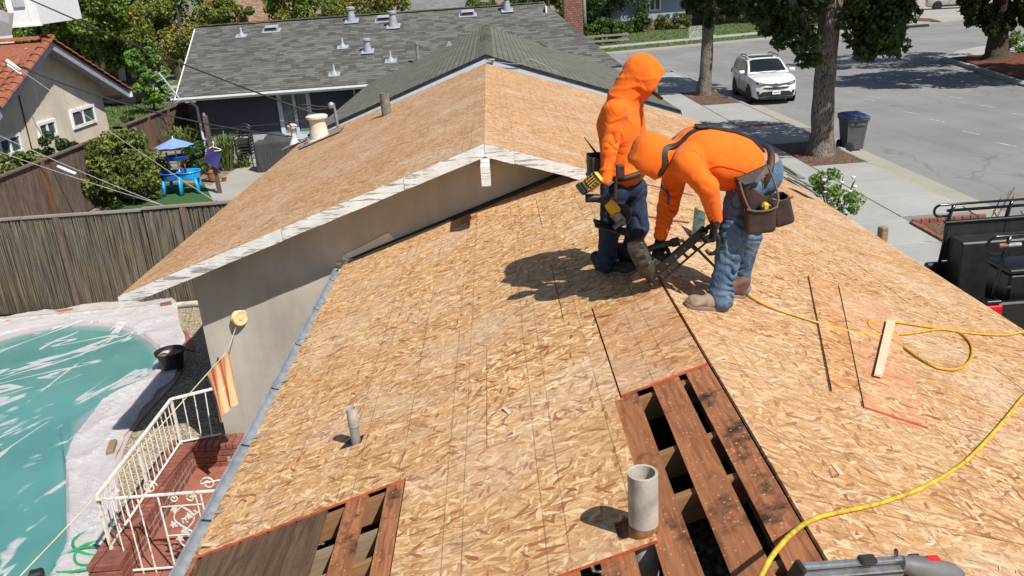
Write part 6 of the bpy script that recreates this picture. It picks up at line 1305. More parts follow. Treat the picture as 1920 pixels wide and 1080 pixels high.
def car(name, label, loc, rz, paint, kind='suv', detail=True, group=None):
    t = thing(name, label, 'car', (0, 0, 0), group); suv = kind == 'suv'
    L = 2.30; Y0 = [-2.30, -2.26, -2.12, -1.85, -1.4, -.95, -.3, .6, 1.3, 1.8, 2.15, 2.28, 2.30]
    HW = [.52, .70, .82, .885, .912, .918, .918, .918, .915, .90, .85, .78, .70]
    TP = [.74, .90, .985, 1.03, 1.065, 1.10, 1.12, 1.14, 1.165, 1.18, 1.17, 1.10, 1.0] if suv else [.60, .70, .78, .83, .88, .92, .95, .97, .98, .99, .97, .90, .8]
    BT = [.34, .27, .23, .22, .22, .22, .22, .22, .22, .23, .27, .33, .38]
    rings = []
    for i in range(41):
        y = -2.30+4.60*i/40; hw, tp, bt = interp(Y0, HW, y), interp(Y0, TP, y), interp(Y0, BT, y); md = (tp+bt)/2
        half = [(0, bt), (hw*.82, bt), (hw*.96, bt+.09), (hw*.99, md-.05), (hw, md+.12), (hw*.985, tp-.10), (hw*.94, tp-.03), (hw*.80, tp), (hw*.5, tp+.025), (0, tp+.035)]
        rings.append([(a, y, z) for a, z in half]+[(-a, y, z) for a, z in half[-2:0:-1]])
    mb = MB(); loft(rings, mb)
    rf = [-.98, -.62, -.22, .05, .5, 1.1, 1.6, 1.95, 2.18]; rz_ = [1.09, 1.36, 1.585, 1.645, 1.69, 1.69, 1.655, 1.56, 1.18] if suv else [.93, 1.1, 1.3, 1.38, 1.43, 1.42, 1.36, 1.2, .98]
    rings = []
    for i in range(33):
        y = -.98+3.16*i/32; z = interp(rf, rz_, y); b = interp(Y0, TP, y)-.02; hb = interp(Y0, HW, y)*.93; ht = min(hb, .66+.04*math.sin((y+1)/3.2*3.1)); k = max(.02, (z-b)); kk = min(1, k/.52); ht = hb-(hb-ht)*kk
        half = [(0, b), (hb, b), (hb-(hb-ht)*.55, b+k*.6), (ht, b+k*.90), (ht*.86, b+k), (ht*.4, b+k+.015*kk), (0, b+k+.02*kk)]
        rings.append([(a, y, q) for a, q in half]+[(-a, y, q) for a, q in half[-2:0:-1]])
    loft(rings, mb); mb.obj('body', M[paint], t, angle=32)
    top = lambda y: interp(rf, rz_, y); blt = lambda y: interp(Y0, TP, y)
    def side(y, f, s, o=.028):     # point on the greenhouse side at height fraction f
        z = top(y); b = blt(y)-.02; hb = interp(Y0, HW, y)*.93; k = max(.02, z-b); kk = min(1, k/.52); ht = hb-(hb-min(hb, .66+.04*math.sin((y+1)/3.2*3.1)))*kk
        return Vector((s*((hb-(hb-ht)*f)+o), y, b+k*f*.9+.0))
    for s in (-1, 1):
        for y0, y1, f1a, f1b in ((-.62, .28, .84, .90), (.34, 1.18, .90, .88), (1.25, 1.92, .86, .62)):
            mb = MB(); P = [side(y0, .12, s), side(y1, .12, s)]+[side(y1+(y0-y1)*q/5, f1b+(f1a-f1b)*q/5, s) for q in range(6)]
            if y0 < 0: P = [side(y0-.1, .12, s), side(y1, .12, s)]+[side(y1+(y0+.22-y1)*q/5, f1b+(f1a-f1b)*q/5, s) for q in range(6)]
            mb.poly(P if s > 0 else P[::-1]); mb.obj('side_window', M['car_glass'], t)
        mb = MB(); mb.tube([(s*.905, -.70, blt(-.7)+.02), (s*.93, .5, blt(.5)+.015), (s*.90, 1.9, blt(1.9)+.01)], .012, 5); mb.obj('belt_trim', M['galv'] if suv else M['white'], t)
        m = MB(); m.bbox((s*1.03, -.66, 1.17 if suv else 1.0), (.24, .13, .15), Matrix.Rotation(-s*.25, 3, 'Z'), .045); mr = m.obj('mirror', M[paint], t, smooth=True); MB().box((s*.93, -.62, 1.10 if suv else .95), (.12, .06, .05)).obj('mirror_arm', M['car_trim'], mr)
        for y in (-1.38, 1.30):
            mb = MB(); mb.lathe((s*.895, y, .36), [(0, .028), (.40, .028), (.425, .02), (.43, -.02)], 30, (s, 0, 0)); mb.obj('wheel_arch', M['car_trim'], t, angle=35); wheel(t, s*.955, y, .345, s)
        MB().bbox((s*.905, -.05, .31), (.05, 2.1, .16), None, .02).obj('sill', M['car_trim'], t)
        for y in (.12, 1.02): MB().bbox((s*.935, y, .93 if suv else .8), (.03, .2, .035), None, .01).obj('door_handle', M['white'], t)
        for y in (-.72, .31, 1.22): MB().tube([(s*.925, y, .42), (s*.93, y, .75), (s*.915, y, blt(y)-.04)], .005, 4).obj('door_gap', M['car_trim'], t)
        if suv: MB().tube(catmull([(s*.60, -.05, 1.655), (s*.60, .1, 1.725), (s*.60, 1.3, 1.735), (s*.58, 1.62, 1.65)], 5), .022, 6).obj('roof_rail', M['car_trim'], t, smooth=True)
    def scr(a, b, f0, f1, name):
        mb = MB(); n = 10; vs = []
        for j in range(5):
            y = a+(b-a)*j/4; z = top(y); k = max(.02, z-(blt(y)-.02)); kk = min(1, k/.52); hb = interp(Y0, HW, y)*.93; ht = hb-(hb-min(hb, .66+.04*math.sin((y+1)/3.2*3.1)))*kk
            for i in range(n+1): u = (i/n*2-1)*.93; vs.append((u*ht*.96, y+(.012 if a > 0 else -.012), z+.024*kk*(1-u*u)*1.0+.012-(.10*k*max(0, abs(u)-.84)/.16)))
        mb.add(vs, [(j*(n+1)+i, j*(n+1)+i+1, (j+1)*(n+1)+i+1, (j+1)*(n+1)+i) for j in range(4) for i in range(n)]); return mb.obj(name, M['car_glass'], t, smooth=True)
    scr(-.86, -.20, 0, 1, 'windscreen'); scr(2.14, 1.93, 0, 1, 'rear_window')
    if suv: MB().bbox((0, .28, 1.712), (.96, .52, .02), None, .006).obj('sunroof', M['car_glass'], t)
    # front
    fr = lambda x, z: -2.305+.17*(abs(x)/.82)**5+(.22*max(0, z-.74) if z > .74 else 0)
    def strip(name, pts, mat, d=.02, par=None):   # (x, z0, z1) along the nose
        mb = MB()
        for s0, s1 in zip(pts[:-1], pts[1:]):
            a, b = s0, s1; mb.hexa([(a[0], fr(a[0], a[1])-d, a[1]), (b[0], fr(b[0], b[1])-d, b[1]), (b[0], fr(b[0], b[1])+.08, b[1]), (a[0], fr(a[0], a[1])+.08, a[1]), (a[0], fr(a[0], a[2])-d, a[2]), (b[0], fr(b[0], b[2])-d, b[2]), (b[0], fr(b[0], b[2])+.08, b[2]), (a[0], fr(a[0], a[2])+.08, a[2])])
        return mb.obj(name, M[mat], par or t)
    if detail:
        strip('lower_grille', [(-.70, .33, .38), (-.52, .34, .53), (0, .34, .55), (.52, .34, .53), (.70, .33, .38)], 'car_trim', .03); strip('bumper_lip', [(-.66, .24, .29), (0, .23, .29), (.66, .24, .29)], 'car_trim', .03)
        strip('upper_grille', [(-.50, .66, .70), (-.3, .64, .70), (0, .62, .69), (.3, .64, .70), (.50, .66, .70)], 'car_trim', .03)
        strip('grille_bar', [(-.48, .82, .85), (-.15, .77, .82), (0, .74, .84), (.15, .77, .82), (.48, .82, .85)], 'car_trim', .03)
        for s in (-1, 1):
            h = strip('headlight', [(s*.44, .79, .84), (s*.6, .79, .885), (s*.76, .82, .93)], 'car_trim', .035); strip('headlight_lens', [(s*.50, .80, .835), (s*.70, .82, .90)], 'lamp', .045, h)
            strip('fog_lamp', [(s*.66, .40, .54), (s*.74, .44, .56)], 'car_trim', .03)
        pl = MB().bbox((0, fr(0, .48)-.05, .50), (.32, .015, .16), None, .004).obj('number_plate', M['white'], t)
        for k in range(6): MB().box((-.10+.04*k, fr(0, .48)-.0595, .495), (.020, .003, .06)).obj('plate_mark', M['bin_blue'], pl)
        mb = MB(); mb.tube([(.085*math.cos(a), fr(0, .8)-.055, .80+.055*math.sin(a)) for a in np.linspace(0, 2*math.pi, 20)], .008, 5); mb.tube([(.035*math.cos(a), fr(0, .8)-.057, .80+.05*math.sin(a)) for a in np.linspace(0, 2*math.pi, 16)], .006, 5); mb.obj('emblem', M['alu'], t, smooth=True)
        MB().tube([(-.85, -1.05, 1.095), (0, -1.02, 1.135), (.85, -1.05, 1.095)], .012, 5).obj('bonnet_gap', M['car_trim'], t)
        for s in (-1, 1): MB().tube([(s*.05, -1.0, 1.13), (s*.55, -.86, 1.20)], .008, 4).obj('wiper', M['car_trim'], t)
    for s in (-1, 1): MB().bbox((s*.74, 2.22, .98 if suv else .86), (.26, .12, .2), Matrix.Rotation(s*.3, 3, 'Z'), .03).obj('tail_light', M['lamp_red'], t)
    MB().bbox((0, 2.29, .42), (1.3, .06, .2), None, .02).obj('rear_bumper', M['car_trim'] if suv else M[paint], t)
    t.location = loc; t.rotation_euler = (0, 0, rz); return t
car('parked_car', 'white parked car facing us at the near kerb with dark sunroof and black roof rails', (11.42, 36.1, 0), R(-4), 'car_white')
b = atz(1775, 17, .14); car('parked_car', 'beige saloon car on the driveway across the street', (b.x+.9, b.y+.9, .135), R(68), 'car_beige', 'saloon', False)
b = atz(225, 196, .04); car('parked_car', 'dark car half hidden behind the corner of the beige house', (b.x-.3, b.y, .03), R(86), 'car_black', 'saloon', False)
# black pickup with rack and tool box
tk = thing('pickup_truck', 'black pickup truck with pipe rack and tool box in the driveway beside the roof', 'truck', (0, 0, 0)); TX, TA, TB = 5.84, 9.42, 10.98
def tb(name, x0, x1, y0, y1, z0, z1, mat, b=.03, par=None): return MB().bbox(((x0+x1)/2, (y0+y1)/2, (z0+z1)/2), (x1-x0, y1-y0, z1-z0), None, b).obj(name, M[mat], par or tk)
tb('bed_side', TX, 7.75, TA, TA+.10, .52, 1.20, 'car_black', .04); tb('bed_side', TX, 7.75, TB-.10, TB, .52, 1.24, 'car_black', .04); tb('bed_floor', TX+.03, 7.72, TA+.11, TB-.11, .66, .72, 'bark_brown', .01); tb('tailgate', TX-.02, TX+.05, TA+.11, TB-.11, .55, 1.02, 'car_black', .02)
tb('bed_front', 7.66, 7.74, TA+.11, TB-.11, .66, 1.25, 'car_black'); tb('bumper', TX-.16, TX-.03, TA+.05, TB-.05, .42, .60, 'dark_metal', .04)
cabm = MB(); loft([[(x, TA+.02+i*.0, z) for x, z in ((7.76, .5), (11.2, .5), (11.25, .95), (10.0, 1.08), (9.45, 1.78), (7.95, 1.82), (7.76, 1.2))], [(x, TB-.02, z) for x, z in ((7.76, .5), (11.2, .5), (11.25, .95), (10.0, 1.08), (9.45, 1.78), (7.95, 1.82), (7.76, 1.2))]], cabm); cabm.obj('cab', M['car_black'], tk)
tb('cab_window', 8.05, 9.3, TA+.0, TA+.03, 1.15, 1.68, 'car_glass', .01)
for x in (6.75, 10.2):
    for y, s in ((TA+.02, -1), (TB-.02, 1)):
        mb = MB(); mb.lathe((x, y, .37), [(.2, -.2), (.35, -.2), (.37, -.15), (.37, -.02), (.33, .02), (.2, .01), (0, .0)], 28, (0, s, 0)); mb.obj('wheel', M['tyre'], tk, angle=35)
q0 = tb('tail_light', TX-.03, TX+.22, TA-.03, TA+.12, .90, 1.20, 'lamp_red', .05); tb('tail_light_clear', TX-.005, TX+.18, TA-.035, TA+.1, 1.205, 1.25, 'black_gloss', .03); tb('tail_light', TX-.03, TX+.1, TB-.12, TB+.01, .84, 1.16, 'lamp_red', .05)
tb('side_panel', TX+.22, 7.75, TB-.06, TB-.02, 1.26, 1.80, 'black', .01); tb('side_panel_rim', TX+.20, 7.75, TB-.09, TB-.005, 1.805, 1.83, 'car_trim', .008); tb('side_box', TX+.28, 7.75, TB-.42, TB-.065, .74, 1.62, 'black', .02)
tb('tool_box', TX+.36, 7.6, TA+.16, TA+.66, .74, 1.50, 'black_gloss', .03); tb('tool_box_lid', TX+.35, 7.6, TA+.15, TA+.67, 1.505, 1.56, 'black_gloss', .02)
for y, z0, z1, x0 in ((TB-.04, 1.90, 2.06, TX+.05), (TA+.05, 1.83, 2.05, TX-.05)):
    r = (z1-z0)/2; P = [(8.9, y, z1), (x0+r, y, z1)]+[(x0+r-r*math.sin(a), y, (z0+z1)/2+r*math.cos(a)) for a in np.linspace(.2, math.pi-.2, 9)]+[(x0+r, y, z0), (x0+r+.12, y, z0)]
    MB().tube(P, .018, 8).obj('rack_rail', M['black_gloss'], tk, smooth=True); MB().tube([(x0+.18, y, (z0+z1)/2-.005), (8.9, y, (z0+z1)/2-.005)], .022, 8).obj('rack_rail', M['black_gloss'], tk, smooth=True)
    for x in (x0+.25, x0+1.05, x0+1.95): MB().tube([(x+.02, y, z1), (x-.03, y, z0), (x-.10, y, 1.2)], .024, 8).obj('rack_post', M['black_gloss'], tk, smooth=True)
MB().tube([(TX+.10, TA+.05, 1.935), (TX+.2, TA+.05, 1.935)], .026, 8).obj('rack_end', M['rust_trim'], tk)
MB().tube([(TX+.20, TA+.05, 1.935), (TX+.36, TA+.05, 1.935)], .027, 8).obj('rack_band', M['galv'], tk)
mb = MB()
for a, b in ((8.2, 12.6),): 
    for k in range(14): x, y = 8.6+random.random()*1.3, 12.5+random.random()*2.2; mb.tube(catmull([(x, y, .1), (x+random.uniform(-.2, .2), y, .5), (x+random.uniform(-.5, .5), y+.2, .9+random.random()*.4)], 4), [.012]*9, 4)
o = mb.single('dry_twigs', M['trunk'], 'dry bare twigs of a dead plant in the mulch bed behind the truck', 'plant')
# wheeled bin
bp = atz(1592, 279, .0); bp = Vector((10.42, 24.35, .0)); bn = thing('wheeled_bin', 'grey wheeled bin with blue lid beside the thick tree trunk', 'bin', bp)
B = lambda x, y, z: (bp.x+x, bp.y+y, bp.z+z)
mb = MB(); loft([[B(-.24, -.24, .05), B(.24, -.24, .05), B(.24, .26, .05), B(-.24, .26, .05)], [B(-.25, -.27, .3), B(.25, -.27, .3), B(.25, .28, .3), B(-.25, .28, .3)], [B(-.30, -.36, .95), B(.30, -.36, .95), B(.30, .34, .95), B(-.30, .34, .95)]], mb); mb.bbox(B(0, -.01, .93), (.66, .76, .07), None, .02); mb.bbox(B(0, -.345, .78), (.42, .05, .03), None, .01); mb.obj('bin_body', M['bin'], bn)
mb = MB(); loft([[B(-.33, -.40, .97), B(.33, -.40, .97), B(.33, .38, .97), B(-.33, .38, .97)], [B(-.32, -.38, 1.03), B(.32, -.38, 1.03), B(.32, .38, 1.05), B(-.32, .38, 1.05)], [B(-.22, -.28, 1.06), B(.22, -.28, 1.06), B(.22, .30, 1.09), B(-.22, .30, 1.09)]], mb); mb.obj('lid', M['bin_blue'], bn)
for s in (-1, 1): m = MB(); m.lathe(B(s*.27, .27, .14), [(0, .04), (.10, .04), (.14, .03), (.14, -.03), (0, -.03)], 18, (s, 0, 0)); m.obj('wheel', M['tyre'], bn, angle=35)
m = MB(); m.lathe(B(-.2, -.30, .14), [(0, .04), (.10, .04), (.14, .03), (.14, -.03), (0, -.03)], 18, (-.3, -1, 0)); m.obj('wheel', M['tyre'], bn, angle=35)
MB().tube([B(-.25, .42, .98), B(.25, .42, .98)], .018, 6).obj('handle', M['bin'], bn)
# street-side bits
p = atz(1098, 84, .1); pl = thing('street_pole', 'tall thin green metal pole beside the brick chimney', 'pole', p); MB().tube([p, p+Vector((0, 0, 5.2))], [.17, .14], 10).obj('pole', simple('green_pole', (.16, .20, .12), .6), pl, smooth=True)
p = atz(1120, 84, .1); rf_ = thing('rail_fence', 'low weathered rail fence in front of the reddish hedge', 'fence', p)
for z in (.45, .85): MB().box((p.x+.3, p.y-1.2, z), (4.2, .08, .16)).obj('rail', M['grey_wood'], rf_)
for x in (-1.7, .3, 2.2): MB().box((p.x+x, p.y-1.1, .5), (.14, .14, 1.0)).obj('fence_post', M['grey_wood'], rf_)
p = Vector((6.23, 13.1, .02)); MB().bbox(p+Vector((0, 0, .55)), (.13, .13, 1.12), Matrix.Rotation(.3, 3, 'Z'), .015).single('short_post', M['stud'], 'short weathered wooden post beside the driveway by the roof edge', 'post')
p = atz(1440, 68, .12); 
for k in range(2): MB().tube([atz(1437+12*k, 68, .12), atz(1437+12*k, 68, .12)+Vector((0, 0, 1.6))], .07, 6).single('tree_stake', M['stud'], ['left thin wooden stake on the far verge', 'right thin wooden stake on the far verge'][k], 'stake', 'stakes on the far verge')
# ---------------------------------------------------------------- the two roofers
V3 = lambda v: np.array([v[0], v[1], v[2]], float)
def chain(P, pts, rs, k=.03):
    d = None
    for i in range(len(pts)-1):
        c = s_cone(P, pts[i], pts[i+1], rs[i], rs[i+1]); d = c if d is None else smin(d, c, k)
    return d
def creases(P, fr, seed, amp, sc=(1, 1, 1)):
    w = waves(P*np.array(sc), fr, seed, 6); return amp*(1-np.minimum(1, np.abs(w)*3.2))
def ring_folds(P, a, b, fr, ph, amp, r0=.0, r1=1.0):
    """folds running round a limb from a to b, slanting, strongest between r0 and r1 of its length"""
    a = np.array(a, float); b = np.array(b, float); d = b-a; L = np.linalg.norm(d); d /= L; q = P-a; t = q@d; u = np.cross(d, [0, 1, .2]); u /= np.linalg.norm(u); v = np.cross(d, u); an = np.arctan2(q@v, q@u)
    w = np.sin(t*fr*.8+2.4*np.sin(an+ph)+1.3*np.sin(2*an+ph*2.3+t*9)+1.6*np.sin(t*fr*.31+ph)+.7*np.sin(3*an-t*20)); rad = np.linalg.norm(q-np.multiply.outer(t, d), axis=1)
    k = np.clip((t/L-r0+.15)/.2, 0, 1)*np.clip((r1+.15-t/L)/.2, 0, 1)*np.clip(1.6-rad/.13, 0, 1)*(.55+.45*np.sin(an*1.5+ph*1.7)); return -amp*2.0*k*(1-np.abs(w)**.6)*(.6+.4*np.sin(t*17+an*2+ph*3))
def hood_fn(c, f, s=1.0, deep=.105):
    """a hood: egg-shaped shell, flat opening facing f, hollow inside"""
    f = np.array(f, float); f /= np.linalg.norm(f); sd = np.cross(f, [0, 0, 1]); sd /= np.linalg.norm(sd); u = np.cross(sd, f); rot = np.stack([f, sd, u], 1)
    def out(P): 
        q = (P-c)@rot; e = s_ell(P, c-f*.010, (.150*s, .122*s, .148*s), rot); e = smin(e, s_ell(P, c-f*.06+u*.055, (.085*s, .085*s, .085*s), rot), .05)
        e = smin(e, s_ell(P, c+f*.05, (.09*s, .108*s, .130*s), rot), .03); return np.maximum(e, q[:, 0]-deep*s)
    def inn(P): q = (P-c)@rot; e = s_ell(P, c+f*.06, (.16*s, .088*s, .110*s), rot); return np.maximum(e, -(q[:, 0]+.02))
    return out, inn
def hand_fn(w, d, n, curl=(1.2, 1.3, 1.0), side=1, size=1.0, rad=.0115):
    """five-fingered glove: wrist w, finger direction d, palm normal n (towards what is gripped)"""
    w = np.array(w, float); d = np.array(d, float)/np.linalg.norm(d); n = np.array(n, float); n -= d*(n@d); n /= np.linalg.norm(n); s = np.cross(d, n)*side; segs = []
    for i, (o, ln) in enumerate(((-.033, .92), (-.011, 1.06), (.011, 1.0), (.032, .80))):
        a = w+s*o*.7*size; b = w+d*.088*size+s*o*size; segs.append((a, b, .017*size, .0145*size)); dd = d.copy(); nn = n.copy(); p = b
        for q, (c, l) in enumerate(zip(curl, (.042, .027, .022))):
            dd, nn = dd*math.cos(c*(.9+.06*i))+nn*math.sin(c*(.9+.06*i)), -dd*math.sin(c*(.9+.06*i))+nn*math.cos(c*(.9+.06*i)); e = p+dd*l*ln*size; segs.append((p, e, rad*(1-.07*q)*size, rad*(1-.07*(q+1))*size)); p = e
    t0 = w+d*.02*size-s*.030*size; t1 = t0+(-s*.55+d*.55+n*.45)*.045*size; t2 = t1+(d*.7+n*.8+s*.15)*.032*size; t3 = t2+(d*.3+n*.7+s*.55)*.024*size
    segs += [(t0, t1, .017*size, .014*size), (t1, t2, .013*size, .012*size), (t2, t3, .012*size, .010*size), (w-d*.045*size, w+d*.01*size, .032*size, .029*size)]
    def fn(P):
        o = None
        for a, b, r0, r1 in segs:
            c = s_cone(P, a, b, r0, r1); o = c if o is None else smin(o, c, .006)
        return o
    return fn, np.array([q for sg in segs for q in sg[:2]])
def add_hand(name, parent, w, d, n, mat='glove', **kw):
    fn, pts = hand_fn(w, d, n, **kw); return nets_obj(name, fn, pts.min(0)-.05, pts.max(0)+.05, .0042, M[mat], parent)
def boot_fn(heel, toe, up, r=.045, L=None):
    heel, toe, up = (np.array(q, float) for q in (heel, toe, up)); f = toe-heel; f /= np.linalg.norm(f); u = up-f*(up@f); u /= np.linalg.norm(u)
    def fn(P):
        d = s_cone(P, heel+u*.055, heel+u*.12, .045, .046); d = smin(d, s_cone(P, heel+f*.03+u*.05, toe-f*.055+u*.038, .046, .040), .03); d = smin(d, s_cone(P, heel+f*.03+u*.105, heel+f*.13+u*.06, .042, .038), .03); d = smin(d, s_ell(P, toe-f*.06+u*.036, (.062, .062, .042)), .02)
        return np.maximum(d, -((P-heel)@u-.018))+creases(P, 60, 4, .0035)
    def sole(P):
        h = (P-heel)@u; q = P-np.multiply.outer(h-.03, u); d = s_cone(q, heel+u*.03, toe-f*.05+u*.03, .047, .050); d = smin(d, s_cone(q, toe-f*.07+u*.03, toe-f*.045+u*.03, .054, .048), .02); return np.maximum(d, np.abs(h-.010)-.014)
    lo = np.minimum(heel, toe)-.12; hi = np.maximum(heel, toe)+.12; hi[2] += .1; return fn, sole, lo, hi
def add_boot(parent, heel, toe, up, mat, sole='boot_sole', label=None):
    fn, so, lo, hi = boot_fn(heel, toe, up); b = nets_obj('boot', fn, lo, hi, .006, M[mat], parent, label); nets_obj('boot_sole', so, lo, hi, .006, M[sole], b); return b
def snap_all(fn, pts, off=.0, it=8):
    """move points onto the surface fn = off, and give the normals there"""
    p = np.array([tuple(q) for q in pts], float); e = 2e-3; I = np.eye(3)*e
    for k in range(it+1):
        n = len(p); q = np.concatenate([p]+[p+I[i] for i in range(3)]+[p-I[i] for i in range(3)]); f = fn(q).reshape(7, n)
        g = np.stack([(f[1+i]-f[4+i])/(2*e) for i in range(3)], 1)
        if k < it: p = p-g*((f[0]-off)/np.maximum((g*g).sum(1), .2))[:, None]
    return p, g/np.maximum(np.linalg.norm(g, axis=1), 1e-6)[:, None]
def snap(fn, p, off=.0): return Vector(snap_all(fn, [p], off)[0][0])
def strap_on(name, fn, pts, w, th, mat, parent, off=.004, dens=6):
    """flat strap following the surface of a garment"""
    P, NN = snap_all(fn, catmull(pts, dens), off); 
    for _ in range(3): P[1:-1] = .25*P[:-2]+.5*P[1:-1]+.25*P[2:]; NN[1:-1] = .25*NN[:-2]+.5*NN[1:-1]+.25*NN[2:]
    P = [Vector(q) for q in P]; mb = MB(); vs = []; m = len(P)
    for i, p in enumerate(P):
        t = (P[min(i+1, m-1)]-P[max(i-1, 0)]).normalized(); n = Vector(NN[i]); s = t.cross(n).normalized(); n = s.cross(t)
        for a, b in ((-1, 0), (1, 0), (1, 1), (-1, 1)): vs.append(p+s*a*w/2+n*(b*th-th*.3))
    fs = [(i*4+k, i*4+(k+1) % 4, (i+1)*4+(k+1) % 4, (i+1)*4+k) for i in range(m-1) for k in range(4)]+[(0, 3, 2, 1), tuple((m-1)*4+k for k in range(4))]
    mb.add(vs, fs); return mb.obj(name, M[mat], parent, angle=50)
A3 = lambda u, v, y: V3(aty(u, v, y))
UPL, UPR = (-SM, 0, CM), (SM, 0, CM)

# ---- standing man
YA = 5.93; hA = onL(1140, 508)
pa = thing('person', 'standing worker in orange hooded sweatshirt and navy jeans holding a yellow and black power saw', 'person', (hA.x, YA, hA.z))
pel, wai, che, nek = A3(1166, 345, YA), A3(1163, 300, YA), A3(1160, 235, YA), A3(1178, 182, YA+.01); hed = A3(1209, 150, YA)
shR, elR, wrR = A3(1153, 208, YA-.17), A3(1143, 275, YA-.20), A3(1136, 338, YA-.26); shL, elL, wrL = A3(1186, 203, YA+.18), A3(1200, 268, YA+.22), A3(1194, 330, YA+.15)
hiR, knR, anR = A3(1152, 355, YA-.08), A3(1144, 428, YA-.06), A3(1136, 488, YA-.02); hiL, knL, anL = A3(1187, 355, YA+.08), A3(1196, 425, YA+.07), A3(1180, 482, YA+.13)
hlR = V3(onL(1128, 507)); toR = V3(onL(1190, 512)); hlL = V3(onL(1172, 492)); toL = V3(onL(1225, 497))
def bodyA(P):
    d = chain(P, [pel, wai, che, nek, hed-(0, 0, .05)], [.12, .115, .125, .055, .05], .05)
    for a, b, c in ((shR, elR, wrR), (shL, elL, wrL)): d = smin(d, chain(P, [che, a, b, c], [.08, .05, .038, .03], .02), .03)
    for a, b, c in ((hiR, knR, anR), (hiL, knL, anL)): d = smin(d, chain(P, [pel, a, b, c, c-(0, 0, .04)], [.1, .075, .055, .04, .035], .02), .03)
    return smin(d, head_fn(hed, np.array([.80, -.18, -.55]), P), .02)
def head_fn(c, fwd, P, s=1.0):
    f = fwd/np.linalg.norm(fwd); sd = np.cross(f, [0, 0, 1]); sd /= np.linalg.norm(sd); u = np.cross(sd, f); rot = np.stack([f, sd, u], 1)
    d = s_ell(P, c, (.098*s, .075*s, .115*s), rot); d = smin(d, s_ell(P, c+f*.035-u*.07, (.055, .05, .055), rot), .03)      # jaw
    d = smin(d, s_cone(P, c+f*.088+u*.005, c+f*.112-u*.028, .010, .014), .012)                                                 # nose
    d = smin(d, s_cone(P, c+f*.083-u*.062-sd*.02, c+f*.083-u*.062+sd*.02, .009, .009), .01)                                     # lips
    for q in (-1, 1):
        d = np.maximum(d, -s_ell(P, c+f*.096+u*.014+sd*q*.032, (.014, .018, .011), rot)); d = smin(d, s_ell(P, c+f*.080+u*.013+sd*q*.032, (.012, .014, .010), rot), .006); d = smin(d, s_ell(P, c-f*.005-u*.01+sd*q*.078, (.022, .010, .032), rot), .01)
    return d
lo = np.min([pel, hed, hlR, toR, wrR, wrL], 0)-.25; hi = np.max([pel, hed, shL, toL, elL], 0)+.25
nets_obj('body', bodyA, lo, hi, .013, M['skin'], pa)
fwA = np.array([.80, -.20, -.56]); fwA /= np.linalg.norm(fwA)
hoA, hiA = hood_fn(hed+(-.012, 0, .012), fwA, .98)
loT, hiT = np.min([pel-(0, 0, .06), wrR-(0, 0, .06), hed], 0)-.2, np.max([hed, shL, shR, elL], 0)+.22; loT[2] = pel[2]-.12
def hoodieA(P):
    d = chain(P, [pel+(0, 0, .02), wai, che, nek], [.125, .128, .132, .08], .06); d = smin(d, s_ell(P, che+(-.005, 0, -.02), (.128, .18, .22)), .05); d = smin(d, s_ell(P, pel+(.0, 0, .075), (.155, .180, .10)), .04)
    d = np.maximum(d, (pel[2]+.005)-P[:, 2]+.25*(P[:, 0]-pel[0]))
    for a, b, c, ph in ((shR, elR, wrR, .4), (shL, elL, wrL, 2.1)):
        e = chain(P, [a, b, c], [.074, .058, .043], .03); e = e-ring_folds(P, a, b, 62, ph, .016, .25, 1.0)-ring_folds(P, b, c, 72, ph+1, .018, .0, 1.0); d = smin(d, smin(e, s_cone(P, che+(a-che)*.6, a, .095, .076), .03), .022)
    d = d-ring_folds(P, che, pel, 38, .9, .016, .25, 1.0)*1.0-ring_folds(P, nek+(.04, 0, .06), che, 46, 2.0, .012, .0, .6)
    h = smin(hoA(P), chain(P, [nek+(-.03, 0, -.01), nek+(.0, 0, .06)], [.115, .105], .05), .05); h = h-ring_folds(P, hed, nek+(-.02, 0, -.05), 60, .3, .012, .2, 1.0)
    d = smin(d, h, .025); d = np.maximum(d, -hiA(P))
    return d-creases(P, 26, 5, .006, (1, 1, 1.5))-.006*waves(P, 13, 9)
nets_obj('hoodie', hoodieA, loT, hiT, .0068, M['orange'], pa)
def jeansA(P):
    d = None
    for a, b, c, fb in ((hiR, knR, anR, 1), (hiL, knL, anL, 1)):
        q = chain(P, [pel, a, b, c, c-(0, 0, .03)], [.118, .096, .077, .068, .072], .03); d = q if d is None else smin(d, q, .02)
    d = np.maximum(d, P[:, 2]-pel[2]-.06); low = np.exp(-np.minimum(np.linalg.norm(P-anR, axis=1), np.linalg.norm(P-anL, axis=1))**2/.02)
    return d-creases(P, 36, 12, 1, (.8, .8, 1.6))*(.003+.006*low)-.005*waves(P, 14, 3)-ring_folds(P, knR, anR, 58, .5, .020, .35, 1.1)-ring_folds(P, knL, anL, 58, 1.9, .020, .35, 1.1)-ring_folds(P, hiR, knR, 44, 2.6, .010, .0, .9)-ring_folds(P, hiL, knL, 44, .2, .012, .0, .9)
hiJ = hi.copy(); hiJ[2] = pel[2]+.1; nets_obj('jeans', jeansA, lo, hiJ, .0072, M['denim_dark'], pa)
add_boot(pa, hlR, toR, UPL, 'boot_black', 'boot_sole'); add_boot(pa, hlL, toL, UPL, 'boot_black', 'boot_sole')
mb = MB()     # cap peak under the hood
mb.grid(lambda a, b: tuple(Vector(hed)+Vector(fwA)*(.075+.085*b)+Vector((0, (a-.5)*.15*(1-.25*b*b), 0))+Vector(np.cross([0, 1, 0], fwA))*(-.055+.02*(2*a-1)**2)*-1), 10, 5); mb.add([tuple(Vector(v)+Vector((.004, 0, -.006))) for v in mb.v], [tuple(reversed(f)) for f in mb.f]); mb.obj('cap_peak', M['black'], pa, smooth=True)
